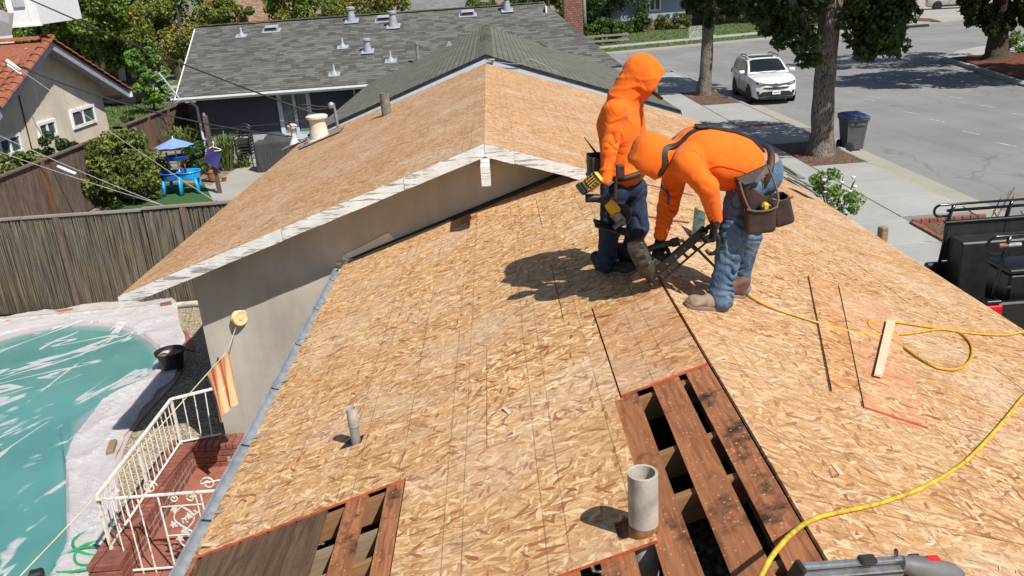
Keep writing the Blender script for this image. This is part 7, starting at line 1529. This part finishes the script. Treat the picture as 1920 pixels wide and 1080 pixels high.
hwA = wrR+np.array([-.012, -.01, -.05]); add_hand('glove', pa, hwA, (-.15, -.05, -1), (.9, -.1, -.05), curl=(1.1, 1.2, .9), side=1); add_hand('glove', pa, wrL+(0, 0, -.04), (.1, 0, -1), (-1, 0, 0), curl=(.5, .5, .4), side=1)
belt = MB(); n = 26; bz = wai[2]-.085
for _k in (0,):
    vs = []
    for i in range(n): a = 2*math.pi*i/n; vs.append((wai[0]+.01+.185*math.cos(a), YA+.205*math.sin(a), bz+.03*math.cos(a)))
    belt.tube(vs+[vs[0]], .022, 8, caps=False)
bt = belt.obj('tool_belt', M['leather'], pa, smooth=True)
def pouch_fn(c, r, rot=None, wall=.008):
    c = np.array(c, float)
    def fn(P):
        d = s_box(P, c, r, rot, .03); return np.maximum(d, -s_box(P, c+np.array(rot)[:, 2]*.03 if rot is not None else c+(0, 0, .03), (r[0]-wall, r[1]-wall, r[2]), rot, .025))
    return fn
cA = A3(1116, 312, YA-.08); nets_obj('pouch', pouch_fn(cA, (.055, .10, .10)), cA-.2, cA+.2, .008, M['leather'], bt)
cA2 = A3(1163, 322, YA-.235); nets_obj('hammer_loop', lambda P: s_box(P, cA2, (.03, .02, .05), None, .012), cA2-.1, cA2+.1, .006, M['leather'], bt)
MB().tube([A3(1120, 290, YA-.05), A3(1095, 257, YA-.03)], [.009, .003], 6).obj('pencil_spike', M['black'], bt)
MB().tube([A3(1155, 330, YA-.27), A3(1153, 372, YA-.26)], .013, 8).obj('pouch_strap', M['leather'], bt)
# his saw, held in the hand
sw = thing('power_saw', 'yellow and black cordless power saw in the gloved hand of the standing worker', 'power saw', tuple(A3(1140, 440, YA-.3))); ys = YA-.31
def rot_frame(x, y): x = Vector(x).normalized(); y = (Vector(y)-x*Vector(y).dot(x)).normalized(); return Matrix((x, y, x.cross(y))).transposed()
ax = Vector(A3(1160, 405, ys)-A3(1112, 345, ys)); rf2 = rot_frame(ax, (0, 1, 0))
bc = Vector(A3(1111, 341, ys-.03)); rb = rot_frame(Vector((.62, -.1, .5)), (-.1, -.95, .35)); m = MB(); m.bbox(bc, (.135, .075, .090), rb, .014); bat = m.obj('battery', M['yellow'], sw)
for k in (-.045, -.022, .0, .022, .045): MB().bbox(bc+rb @ Vector((k*1.15, .03, .0)), (.010, .030, .0905), rb, .003).obj('battery_rib', M['tool_dark'], bat)
MB().bbox(bc+rb @ Vector((.004, .038, -.004)), (.088, .012, .050), rb, .004).obj('battery_face', M['tool_dark'], bat)
for k in (-.018, 0, .018): MB().bbox(bc+rb @ Vector((.004, .045, k-.004)), (.070, .006, .005), rb, .002).obj('battery_stripe', M['yellow'], bat)
MB().bbox(bc+rb @ Vector((-.085, -.005, -.01)), (.045, .085, .09), rb, .02).obj('battery_foot', M['tool_dark'], sw)
m = MB(); m.tube(catmull([A3(1098, 372, ys), A3(1122, 372, ys), A3(1138, 378, ys), A3(1148, 388, ys)], 5), [.03]*16, 12); m.obj('grip', M['tool_dark'], sw, smooth=True)
m = MB(); m.lathe(A3(1139, 378, ys), [(.0, -.01), (.030, 0), (.040, .04), (.043, .085), (.037, .105), (0, .11)], 20, rf2.col[0]); m.obj('motor_nose', M['yellow'], sw, angle=40)
m = MB(); m.bbox(A3(1158, 408, ys), (.10, .05, .075), rf2, .015); m.bbox(A3(1160, 420, ys-.02), (.03, .06, .10), rf2, .008); m.lathe(A3(1158, 404, ys-.03), [(0, .03), (.022, .03), (.028, .01), (.028, 0)], 14, (0, -1, 0)); m.lathe(A3(1170, 418, ys-.03), [(0, .03), (.011, .03), (.011, 0)], 10, (0, -1, 0)); m.obj('gearcase', M['tool_grey'], sw)
m = MB(); m.lathe(A3(1160, 402, ys+.05), [(0, .02), (.085, .02), (.09, .012), (.09, -.012), (.085, -.02), (0, -.02)], 30, (.2, 1, .1)); m.obj('blade_guard', M['tool_dark'], sw, angle=35)
sp0, sp1 = Vector(A3(1118, 419, ys)), Vector(A3(1176, 436, ys)); m = MB(); rr_ = rot_frame(sp1-sp0, (0, 1, .1)); m.bbox((sp0+sp1)/2, ((sp1-sp0).length+.03, .15, .012), rr_, .004); m.bbox((sp0+sp1)/2-rr_ @ Vector((0, .0, .018)), ((sp1-sp0).length-.02, .02, .02), rr_, .004); m.obj('shoe_plate', M['tool_dark'], sw)
MB().tube([A3(1124, 420, ys-.05), A3(1112, 414, ys-.05)], [.012, .004], 6).obj('guide_edge', M['tool_dark'], sw)
MB().bbox(A3(1144, 344, ys+.02), (.02, .02, .05), rf2, .006).obj('switch', M['tool_grey'], sw)

# ---- bending man
YB = 5.28; hB = onR(1330, 585)
pb2 = thing('person', 'bending worker in orange hooded sweatshirt and faded blue jeans using a nail gun', 'person', (hB.x, YB, hB.z))
bpel, bwai, bche, bnek, bhed = A3(1418, 322, YB+.03), A3(1372, 300, YB), A3(1308, 288, YB), A3(1262, 296, YB), A3(1217, 298, YB-.02)
bsR, beR, bwR = A3(1288, 308, YB-.20), A3(1328, 352, YB-.27), A3(1341, 408, YB-.20); bsL, beL, bwL = A3(1268, 318, YB+.19), A3(1252, 388, YB+.16), A3(1239, 440, YB+.07)
bhR, bkR, baR = A3(1396, 352, YB-.10), A3(1372, 448, YB-.17), A3(1352, 548, YB-.20); bhL, bkL, baL = A3(1424, 352, YB+.13), A3(1404, 440, YB+.20), A3(1384, 525, YB+.28)
ghR = V3(onR(1352, 580)); gtR = V3(onR(1272, 573)); ghL = V3(onR(1384, 556)); gtL = V3(onR(1366, 540))+(-.18, -.06, .06)
gtR = ghR+(gtR-ghR)/np.linalg.norm(gtR-ghR)*.30; gtL = ghL+np.array([-.24, -.10, .0]); gtL[2] = zRt(gtL[0])
fwB = np.array([-.58, -.02, -.81]); fwB /= np.linalg.norm(fwB)
def bodyB(P):
    d = chain(P, [bpel, bwai, bche, bnek, bhed+(.05, 0, 0)], [.13, .125, .13, .055, .05], .05)
    for a, b, c in ((bsR, beR, bwR), (bsL, beL, bwL)): d = smin(d, chain(P, [bche, a, b, c], [.08, .05, .038, .03], .02), .03)
    for a, b, c in ((bhR, bkR, baR), (bhL, bkL, baL)): d = smin(d, chain(P, [bpel, a, b, c], [.1, .075, .055, .04], .02), .03)
    d = smin(d, s_ell(P, bpel+(.035, -.02, .06), (.102, .13, .09)), .04)
    return smin(d, head_fn(bhed, fwB, P), .02)
lo = np.min([bhed, bwL, ghR, gtR, bpel], 0)-.26; hi = np.max([bpel, bche, ghL, bhed], 0)+.28
nets_obj('body', bodyB, lo, hi, .013, M['skin'], pb2)
hoB, hiB = hood_fn(bhed+(.006, 0, .006), fwB, .94, .150)
def hoodieB(P):
    d = s_ell(P, bche+(.03, 0, -.005), (.20, .225, .180)); d = smin(d, s_ell(P, bwai+(-.02, 0, -.008), (.20, .215, .190)), .08); d = smin(d, s_ell(P, bpel+(-.06, 0, .005), (.15, .20, .160)), .06)
    q = bpel-bche; q /= np.linalg.norm(q); cut = (P-(bpel+q*.055))@(q*np.array([1, 0, .55])/np.linalg.norm(q*np.array([1, 0, .55]))); d = np.maximum(d, cut)
    d = d-ring_folds(P, bwai+(-.10, -.1, .02), bpel, 46, 1.2, .012, .0, 1.0)*np.clip((bwai[2]+.10-P[:, 2])/.15, 0, 1)
    for a, b, c, ph in ((bsR, beR, bwR, .8), (bsL, beL, bwL, 2.7)):
        e = chain(P, [a, b, c], [.087, .064, .045], .03); e = e-ring_folds(P, a, b, 52, ph, .016, .3, 1.0)-ring_folds(P, b, c, 66, ph+1, .018, .0, 1.0); d = smin(d, smin(e, s_cone(P, bche+(a-bche)*.7, a, .115, .09), .03), .018)
    h = smin(hoB(P), chain(P, [bnek+(.03, 0, 0), bhed+(.03, 0, .01)], [.108, .108], .05), .05); h = h-ring_folds(P, bhed+(-.02, 0, .05), bnek+(.05, 0, 0), 54, .9, .012, .3, 1.0)
    d = smin(d, h, .02); d = np.maximum(d, -hiB(P))
    return d-creases(P, 24, 15, .0035, (1.1, 1, 1.3))-.006*waves(P, 11, 19)
loT, hiT = np.min([bhed, bwL, bwR, beR], 0)-.2, np.max([bpel, bche, bsL, bhed], 0)+.26; loT[2] = min(bwL[2], bwR[2])-.06
nets_obj('hoodie', hoodieB, loT, hiT, .0070, M['orange'], pb2)
def jeansB(P):
    d = None
    for a, b, c in ((bhR, bkR, baR), (bhL, bkL, baL)):
        q = chain(P, [bpel+(a-bpel)*.4, a, b, c, c-(0, 0, .045)], [.135, .112, .088, .074, .084], .03); d = q if d is None else smin(d, q, .02)
    d = smin(d, s_ell(P, bpel+(.02, 0, 0), (.145, .175, .15)), .05); q = bpel-bche; q /= np.linalg.norm(q); d = np.where(P[:, 2] > bpel[2]-.12, np.maximum(d, -((P-bpel)@(q*np.array([1, 1, 1.6]))+.15)), d)
    low = np.exp(-np.minimum(np.linalg.norm(P-baR, axis=1), np.linalg.norm(P-baL, axis=1))**2/.02); kn = np.exp(-np.minimum(np.linalg.norm(P-bhR, axis=1), np.linalg.norm(P-bkR, axis=1))**2/.02)
    return d-creases(P, 36, 22, 1, (.9, .9, 1.5))*(.003+.006*low+.003*kn)-.005*waves(P, 14, 23)-ring_folds(P, bkR, baR, 60, .5, .024, .45, 1.1)-ring_folds(P, bkL, baL, 60, 1.9, .022, .45, 1.1)-ring_folds(P, bhR, bkR, 50, 2.6, .014, .0, 1.0)-ring_folds(P, bhL, bkL, 50, .2, .014, .0, 1.0)-ring_folds(P, bkR, baR, 40, 3.3, .010, .0, .5)
hiJ2 = hi.copy(); hiJ2[2] = bpel[2]+.25; nets_obj('jeans', jeansB, lo, hiJ2, .0072, M['denim'], pb2)
add_boot(pb2, ghR, gtR, UPR, 'boot', 'boot_sole', 'tan suede work boot'); add_boot(pb2, ghL, gtL, UPR, 'boot_brown', 'boot_sole', 'brown work boot seen from behind')
# braces over the back, seams
strap_on('brace', hoodieB, [A3(1246, 352, YB-.16), A3(1240, 318, YB-.20), A3(1246, 290, YB-.18), A3(1262, 264, YB-.12), A3(1296, 246, YB-.07), A3(1335, 240, YB-.05), A3(1372, 250, YB-.04), A3(1408, 268, YB-.04), A3(1436, 294, YB-.03)], .036, .010, 'leather', pb2)
strap_on('brace', hoodieB, [A3(1250, 282, YB+.05), A3(1280, 250, YB+.12), A3(1330, 240, YB+.10), A3(1400, 262, YB+.08), A3(1438, 294, YB+.05)], .034, .010, 'leather', pb2)
MB().bbox(Vector(snap(hoodieB, A3(1316, 243, YB-.03), .01)), (.075, .11, .012), None, .004).obj('brace_patch', M['leather'], pb2)
MB().tube(catmull([A3(1240, 348, YB-.19), A3(1253, 365, YB-.18), A3(1253, 384, YB-.18)], 5), .010, 6).obj('brace_strap_end', M['black'], pb2)
for pts in ([A3(1266, 318, YB-.23), A3(1276, 296, YB-.22), A3(1300, 290, YB-.22), A3(1316, 300, YB-.24)], [A3(1324, 316, YB-.25), A3(1350, 312, YB-.24), A3(1380, 318, YB-.23), A3(1404, 326, YB-.2)]): strap_on('seam', hoodieB, pts, .006, .004, 'orange_dark', pb2, .001)
strap_on('seam', hoodieA, [A3(1120, 215, YA-.2), A3(1135, 195, YA-.2), A3(1152, 190, YA-.2), A3(1164, 205, YA-.2)], .006, .004, 'orange_dark', pa, .001)
# tool belt with pouches
bq = bpel-bche; bq /= np.linalg.norm(bq); bup = np.cross(bq, [0, 1, 0]); bup = bup if bup[2] > 0 else -bup; bc0 = bpel+bq*.01
vs = [tuple(bc0+bup*.165*math.sin(a)+np.array([0, 1, 0])*.19*math.cos(a)) for a in np.linspace(0, 2*math.pi, 28)]; tbm = MB(); tbm.tube(vs, .024, 8, caps=False); tbelt = tbm.obj('tool_belt', M['leather'], pb2, smooth=True)
Rt = lambda a: np.array(Matrix.Rotation(a, 3, 'Y'))
pc = A3(1416, 372, YB-.24); 
def big_pouch(P):
    R_ = Rt(-.12); q = (P-pc)@R_; tp = 1+.45*np.clip((q[:, 2]+.05)/.3, -.3, .6); sh = np.stack([q[:, 0]/tp, q[:, 1], q[:, 2]], 1); d = s_box(sh, (0, 0, 0), (.085, .065, .18), None, .04)
    inn = s_box(sh, (.015, -.005, .05), (.068, .052, .17), None, .03); cut = q[:, 2]-.05-.9*(-q[:, 0]+.02); return np.maximum(np.maximum(d, -inn), np.minimum(cut, 9))
nets_obj('pouch', big_pouch, pc-.34, pc+.34, .0075, M['leather'], tbelt)
fp = A3(1424, 412, YB-.32); nets_obj('front_pouch', pouch_fn(fp, (.095, .045, .085), Rt(-.05)), fp-.2, fp+.2, .007, M['leather'], tbelt); sp2 = A3(1461, 392, YB-.16); nets_obj('side_pouch', pouch_fn(sp2, (.068, .075, .10), Rt(-.25)), sp2-.22, sp2+.22, .007, M['leather'], tbelt)
for c_, w_ in ((fp, .095), (sp2, .068)): 
    MB().tube(catmull([c_+(-w_, -.045, .085), c_+(-w_*.4, -.052, .07), c_+(w_*.4, -.052, .07), c_+(w_, -.045, .088)], 4), .007, 6).obj('pouch_rim', M['leather_edge'], tbelt, smooth=True)
MB().tube(catmull([A3(1386, 340, YB-.31), A3(1396, 372, YB-.33), A3(1410, 396, YB-.335), A3(1440, 398, YB-.335), A3(1456, 388, YB-.31), A3(1458, 360, YB-.27), A3(1440, 310, YB-.2)], 5), .007, 6).obj('pouch_rim', M['leather_edge'], tbelt, smooth=True)
flap = MB(); flap.prism([A3(1380, 334, YB-.26), A3(1436, 308, YB-.22), A3(1440, 322, YB-.25), A3(1412, 340, YB-.30), A3(1395, 345, YB-.30)], (.0, -.02, .0)); flap.obj('pouch_flap', M['leather'], tbelt)
MB().tube([A3(1416, 342, YB-.33), A3(1434, 330, YB-.32)], .009, 6).obj('rivet_strip', M['leather_edge'], tbelt)
tp_ = fp+np.array([.03, -.01, .075]); tm = thing('tape_measure', 'yellow and dark tape measure tucked in the front pouch of the bending worker', 'tape measure', tuple(tp_)); MB().bbox(tp_, (.035, .05, .07), None, .012).obj('band', M['yellow'], tm); MB().bbox(tp_+(.0, 0, -.004), (.075, .044, .06), None, .02).obj('case', M['tool_dark'], tm)
# his nail gun
yg = YB+.02; ng = thing('nail_gun', 'black framing nail gun pressed to the roof by the bending worker', 'nail gun', tuple(A3(1218, 535, yg)))
g0, g1 = Vector(A3(1217, 527, yg)), Vector(A3(1326, 432, yg-.16)); gx = (g1-g0).normalized(); gfr = rot_frame(gx, (.25, 1, 0)); L_ = (g1-g0).length
m = MB(); m.bbox(g0+gx*L_*.5+gfr @ Vector((0, 0, .014)), (L_, .036, .056), gfr, .006); mag = m.obj('magazine', M['tool_dark'], ng)
up_ = gfr.col[2]; lowz = -.055 if up_.z > 0 else .055
m = MB(); m.bbox(g0+gx*L_*.52+gfr @ Vector((0, 0, lowz)), (L_*.78, .018, .012), gfr, .003)
for k in (.16, .28, .44, .58, .72, .88): m.bbox(g0+gx*L_*k+gfr @ Vector((0, 0, lowz*.5)), (.016, .018, .062), gfr, .003)
m.obj('magazine_rail', M['tool_dark'], mag)
for k in (.2, .35, .5, .65): MB().lathe(g0+gx*L_*k+gfr @ Vector((0, -.016, .012)), [(0, .004), (.006, .004), (.006, 0)], 8, (0, -1, 0)).obj('screw', M['tool_grey'], mag)
bd0, bd1 = Vector(A3(1222, 522, yg)), Vector(A3(1190, 455, yg)); ba = (bd1-bd0).normalized(); bl_ = (bd1-bd0).length
m = MB(); m.lathe(bd0, [(.020, -.02), (.030, .0), (.034, .02), (.058, .05), (.064, .09), (.064, .13), (.060, .135), (.066, .14), (.066, bl_*.86), (.058, bl_*.95), (.030, bl_), (0, bl_)], 22, ba); m.obj('cylinder', M['tool_brown'], ng, angle=35)
bfr = rot_frame(ba, (.2, 1, 0))
for k, w_ in ((.13, .02), (.19, .03)): m = MB(); m.bbox(bd0+ba*k+bfr @ Vector((0, -.058, 0)), (w_, .02, .07), bfr, .004); m.obj('cylinder_plate', M['tool_dark'], ng)
m = MB(); m.bbox(bd0+ba*bl_*.93, (.05, .12, .115), bfr, .02); m.obj('cap', M['tool_brown'], ng)
m = MB(); m.tube([bd0-ba*.01, Vector(A3(1222, 541, yg))], [.016, .010], 8); m.bbox(Vector(A3(1219, 532, yg)), (.03, .03, .05), gfr, .006); m.obj('nose', M['tool_dark'], ng)
h0, h1 = Vector(A3(1208, 470, yg)), Vector(A3(1262, 455, yg)); m = MB(); m.tube(catmull([h0, lerp(h0, h1, .5)+Vector((0, 0, .006)), h1], 5), .022, 10); m.obj('grip', M['tool_dark'], ng, smooth=True); m = MB(); m.lathe(lerp(h0, h1, .92), [(.018, 0), (.030, .005), (.031, .055), (.022, .06), (.010, .065), (.010, .09), (0, .09)], 14, (h1-h0).normalized()); m.obj('air_cap', M['tool_brown'], ng, angle=35)
MB().tube([lerp(h0, h1, .98), Vector(A3(1278, 452, yg-.03)), Vector(A3(1290, 455, yg-.05))], .010, 6).obj('air_fitting', M['tool_grey'], ng, smooth=True)
m = MB(); m.tube(catmull([Vector(A3(1222, 498, yg-.03)), Vector(A3(1228, 486, yg-.04)), Vector(A3(1236, 490, yg-.03))], 4), .007, 6); m.obj('trigger', M['tool_grey'], ng)
add_hand('glove', pb2, bwL+np.array([-.006, -.01, -.045]), (-.25, -.35, -.9), (.3, -.6, .1), curl=(1.0, 1.2, .9), side=1, size=1.08); add_hand('glove', pb2, bwR+np.array([-.004, -.01, -.04]), (-.12, .15, -1), (-.9, .1, -.2), curl=(1.15, 1.2, .9), side=-1, size=1.08)
MB().tube(catmull([A3(1338, 432, yg-.24), A3(1348, 448, yg-.25), A3(1344, 470, yg-.26), A3(1332, 476, yg-.24), A3(1324, 468, yg-.22)], 5), .013, 8).obj('end_hook', M['tool_dark'], ng, smooth=True)
wire('air_hose', M['black'], [A3(1290, 455, yg-.05), A3(1302, 462, yg-.0), A3(1322, 482, YB+.05), A3(1345, 505, YB+.1), V3(onR(1372, 535, .02)), V3(onR(1390, 542, .012))], .009); tag(bpy.data.objects['air_hose'], 'thin black air hose running from the nail gun behind the blue jeans', 'hose')
# ---------------------------------------------------------------- loose things on the roof
def roof_line(px_, up, f=onR): return [f(u, v, up) for u, v in px_]
wire('yellow_hose', M['hose_yellow'], roof_line([(1385, 540), (1412, 560), (1450, 578), (1530, 604), (1590, 620), (1640, 627), (1700, 626), (1755, 618), (1795, 622), (1820, 645), (1820, 672), (1798, 691), (1760, 690), (1725, 672), (1690, 648), (1650, 625), (1630, 612), (1632, 602), (1662, 601), (1700, 607), (1740, 613), (1800, 622), (1850, 627), (1890, 628), (1915, 624), (1935, 640)], .013), .0092, n=8, k=8); tag(bpy.data.objects['yellow_hose'], 'orange yellow air hose looping over the wood lath on the right slope', 'hose')
h2 = roof_line([(1960, 705), (1920, 742), (1885, 785), (1850, 825), (1810, 865), (1770, 892), (1730, 914), (1690, 930), (1640, 946), (1590, 957), (1545, 967), (1512, 980)], .011)+[onR(1482, 1003, .05), onR(1455, 1033, .07), onR(1436, 1062, .05), onR(1425, 1090, .02), onR(1415, 1150, .0)]
wire('yellow_hose', M['hose_bright'], h2, .0098, n=8, k=8); tag(bpy.data.objects['yellow_hose.001'], 'bright yellow hose curving down across the roof to the open boards', 'hose')
def slope_piece(name, mat, quad, th, up, label, cat, edge=None, f=onR, single=True, parent=None):
    P = [f(u, v, up) for u, v in quad]; m = fr3(P[0], P[1]-P[0], P[-1]-P[0]); inv = m.inverted(); q = [inv @ p for p in P]; mb = MB(); mb.prism([(a.x, a.y, -th) for a in q], (0, 0, th))
    me = mb.mesh(name, [M[mat]]+([M[edge]] if edge else [])); o = link(name, me, parent)
    if parent is not None: o.matrix_local = Matrix.Translation(-rootloc(parent)) @ m
    else: o.matrix_world = m
    if edge:
        for p in me.polygons:
            if abs(p.normal.z) < .2: p.material_index = 1
    if label: tag(o, label, cat)
    return o
# cut sheet lying askew on the right slope, in two strips
ls = thing('loose_sheet', 'loose red stained wood sheet lying askew on the right slope under the hose', 'wood sheet', tuple(onR(1640, 760)))
a = slope_piece('sheet_strip', 'osb_new', [(1560, 732), (1618, 752), (1570, 532), (1516, 516)], .010, .0115, None, None, 'edge_pale', parent=ls)
b = slope_piece('sheet_strip', 'osb_loose', [(1621, 762), (1741, 801), (1668, 575), (1573, 534)], .012, .0135, None, None, 'edge_red', parent=ls)
for nm, p0, p1 in (('saw_cut', (1516, 516), (1559, 731)), ('saw_cut', (1572, 533), (1619, 760))):
    c0, c1 = onR(*p0, .013), onR(*p1, .013); dv = (c1-c0).normalized(); s = dv.cross(Vector((SM, 0, CM))).normalized()*.0026; MB().prism([c0-s*.5, c0+s*.5, c1+s, c1-s], Vector((SM, 0, CM))*.0025).obj(nm, M['black'], ls)
c0, c1 = onR(1692, 590, .0145), onR(1687, 785, .0145)
slope_piece('wood_lath', 'pine', [(1653, 708), (1638, 704), (1662, 601), (1678, 605)], .014, .028, 'pale wood lath lying across the red stained sheet under the hose', 'lath')
# nail gun lying by the open boards
k0, k1 = onR(1494, 1073, .05), onR(1700, 1057, .06); kx = (k1-k0).normalized(); kf = rot_frame(kx, (0, 1, .2)); kl = (k1-k0).length
n2 = thing('nail_gun', 'nail gun with silver magazine and grey body lying by the lower edge of the roof', 'nail gun', tuple((k0+k1)/2)); 
m = MB(); m.bbox((k0+k1)/2+kf @ Vector((0, -.01, -.03)), (kl*.94, .03, .055), kf, .004); mg = m.obj('magazine', M['alu'], n2)
m = MB(); m.bbox((k0+k1)/2+kf @ Vector((0, .012, .012)), (kl*.96, .022, .022), kf, .004); m.obj('magazine_track', M['alu'], mg)
for y_, z_, h_ in ((.002, .003, .004), (-.027, -.012, .006)): m = MB(); m.bbox((k0+k1)/2+kf @ Vector((0, y_, z_)), (kl*.9, .006, h_), kf, .001); m.obj('groove', M['black'], mg)
m = MB(); m.bbox(k0+kx*kl*.60+kf @ Vector((0, .008, .028)), (.07, .036, .024), kf, .007); m.obj('feed_slider', M['tool_dark'], mg); m = MB(); m.bbox(k0+kf @ Vector((0, 0, .0)), (.02, .05, .075), kf, .008); m.bbox(k0+kx*.06+kf @ Vector((0, -.03, -.035)), (.03, .02, .035), kf, .006); m.obj('end_cap', M['tool_dark'], mg)
m = MB(); m.tube([k1-kx*.06+kf @ Vector((0, .015, .03)), k1-kx*.075+kf @ Vector((0, .02, .055))], .007, 6); m.obj('nail_stop', M['black'], mg)
m = MB(); m.lathe(k1-kx*.015, [(0, -.02), (.028, -.015), (.030, .01), (.040, .04), (.044, .10), (.044, .20), (.03, .24), (0, .24)], 20, (kx+Vector((0, -.25, -.10))).normalized()); m.obj('body', M['casing_grey'], n2, angle=40)
pr = k1+(kx+Vector((0, -.2, -.05))).normalized()*.11+Vector((0, 0, .034)); MB().bbox(pr, (.06, .03, .02), kf, .006).obj('red_badge', M['tool_red'], n2); MB().bbox(pr+Vector((-.06, 0, .006)), (.05, .045, .016), kf, .006).obj('latch', M['tool_dark'], n2)
# scraps and offcuts
for i, (u, v, rz, s, lb) in enumerate(((1488, 326, .5, (.62, .16, .02), 'upper grey green roofing strip hanging over the far eave'), (1500, 338, .9, (.55, .14, .02), 'middle grey green roofing strip piled at the far eave'), (1512, 352, .75, (.50, .15, .02), 'lowest grey green roofing strip at the far eave'), (1478, 318, 1.2, (.40, .12, .02), 'short roofing strip behind the pile at the far eave'))):
    p = onR(u, v, .05+.03*i); o = MB().bbox((0, 0, 0), s, None, .006).obj('roofing_strip', simple('roofing_strip_%d' % i, (.20, .235, .20) if i % 2 else (.15, .18, .155), .8, var=.25), None); o.matrix_world = Matrix.Translation(p) @ Matrix.Rotation(.30+.1*i, 4, 'Y') @ Matrix.Rotation(1.3+rz*.6, 4, 'Z') @ Matrix.Rotation(.12*i-.1, 4, 'X'); tag(o, lb, 'roofing strip', 'roofing strips at the eave')
shm = simple('green_shingle_scrap', (.06, .085, .065), .9, var=.5, scale=18)
p0, p1, p2, p3 = onR(1296, 447, .01), onR(1318, 452, .02), onR(1322, 400, .22), onR(1302, 390, .22); MB().prism([p0, p1, p2, p3], (.01, .02, .0)).single('shingle_scrap', shm, 'dark green shingle scrap standing up behind the nail gun', 'shingle scrap')
p = onR(1321, 446, .03); MB().bbox(p, (.13, .10, .05), Matrix.Rotation(.4, 3, 'Z'), .01).single('nail_box', simple('pale_green_box', (.34, .42, .33), .7), 'small pale green box beside the shingle scrap', 'box')
wire('red_bar', M['hose_red'], [onR(1206, 404, .012), onR(1250, 411, .012), onR(1292, 417, .012)], .008); tag(bpy.data.objects['red_bar'], 'thin red bar lying on the sheathing behind the two workers', 'bar')
wire('cord', M['hose_red'], [onR(1196, 342, .01), onR(1240, 352, .01), onR(1300, 366, .01)], .006); tag(bpy.data.objects['cord'], 'thin red cord on the roof behind the standing worker', 'cord')
wire('eave_twig', M['trunk_dark'], [onR(1477, 333, .01), onR(1500, 345, .01), onR(1530, 352, .012)], .008); tag(bpy.data.objects['eave_twig'], 'dark thin strip on the sheathing next to the roofing strips', 'strip')
g = random.Random(12)      # nails, shavings and chips lying about
for i in range(5): 
    u, v = ((400, 1022), (1350, 672), (1190, 960), (950, 770), (1570, 880))[i]; p = (onL if u < 1240 else onR)(u, v, .006); 
    MB().box(p, (.02, .09 if i else .14, .006), Matrix.Rotation(g.random()*3, 3, 'Z')).single('wood_chip', M['pine'], ['white wood sliver at the gutter corner above the old planks', 'pale wood chip above the ridge opening', 'pale wood chip left of the vent pipe', 'pale wood chip in the middle of the left slope', 'pale wood chip on the right slope above the bright hose'][i], 'wood chip')
mb = MB()
for i in range(1500):
    L = g.random() < .5; x = g.uniform(-1.85, 1.0) if L else g.uniform(1.1, 4.3); y = g.uniform(2.3, 9) if not L else g.uniform(4.1, 9); z = (zL if L else zRt)(x)+.003; a = g.random()*6.28; l, w_ = g.uniform(.004, .016), g.uniform(.001, .004); c, s = math.cos(a), math.sin(a); sl = M3 if L else -M3
    mb.add([(x+c*l-s*w_, y+s*l+c*w_, z+sl*(c*l-s*w_)), (x-c*l-s*w_, y-s*l+c*w_, z+sl*(-c*l-s*w_)), (x-c*l+s*w_, y-s*l-c*w_, z+sl*(-c*l+s*w_)), (x+c*l+s*w_, y+s*l-c*w_, z+sl*(c*l+s*w_))], [(0, 1, 2, 3)])
o = mb.obj('sawdust', M['pine']); o['kind'] = 'stuff'
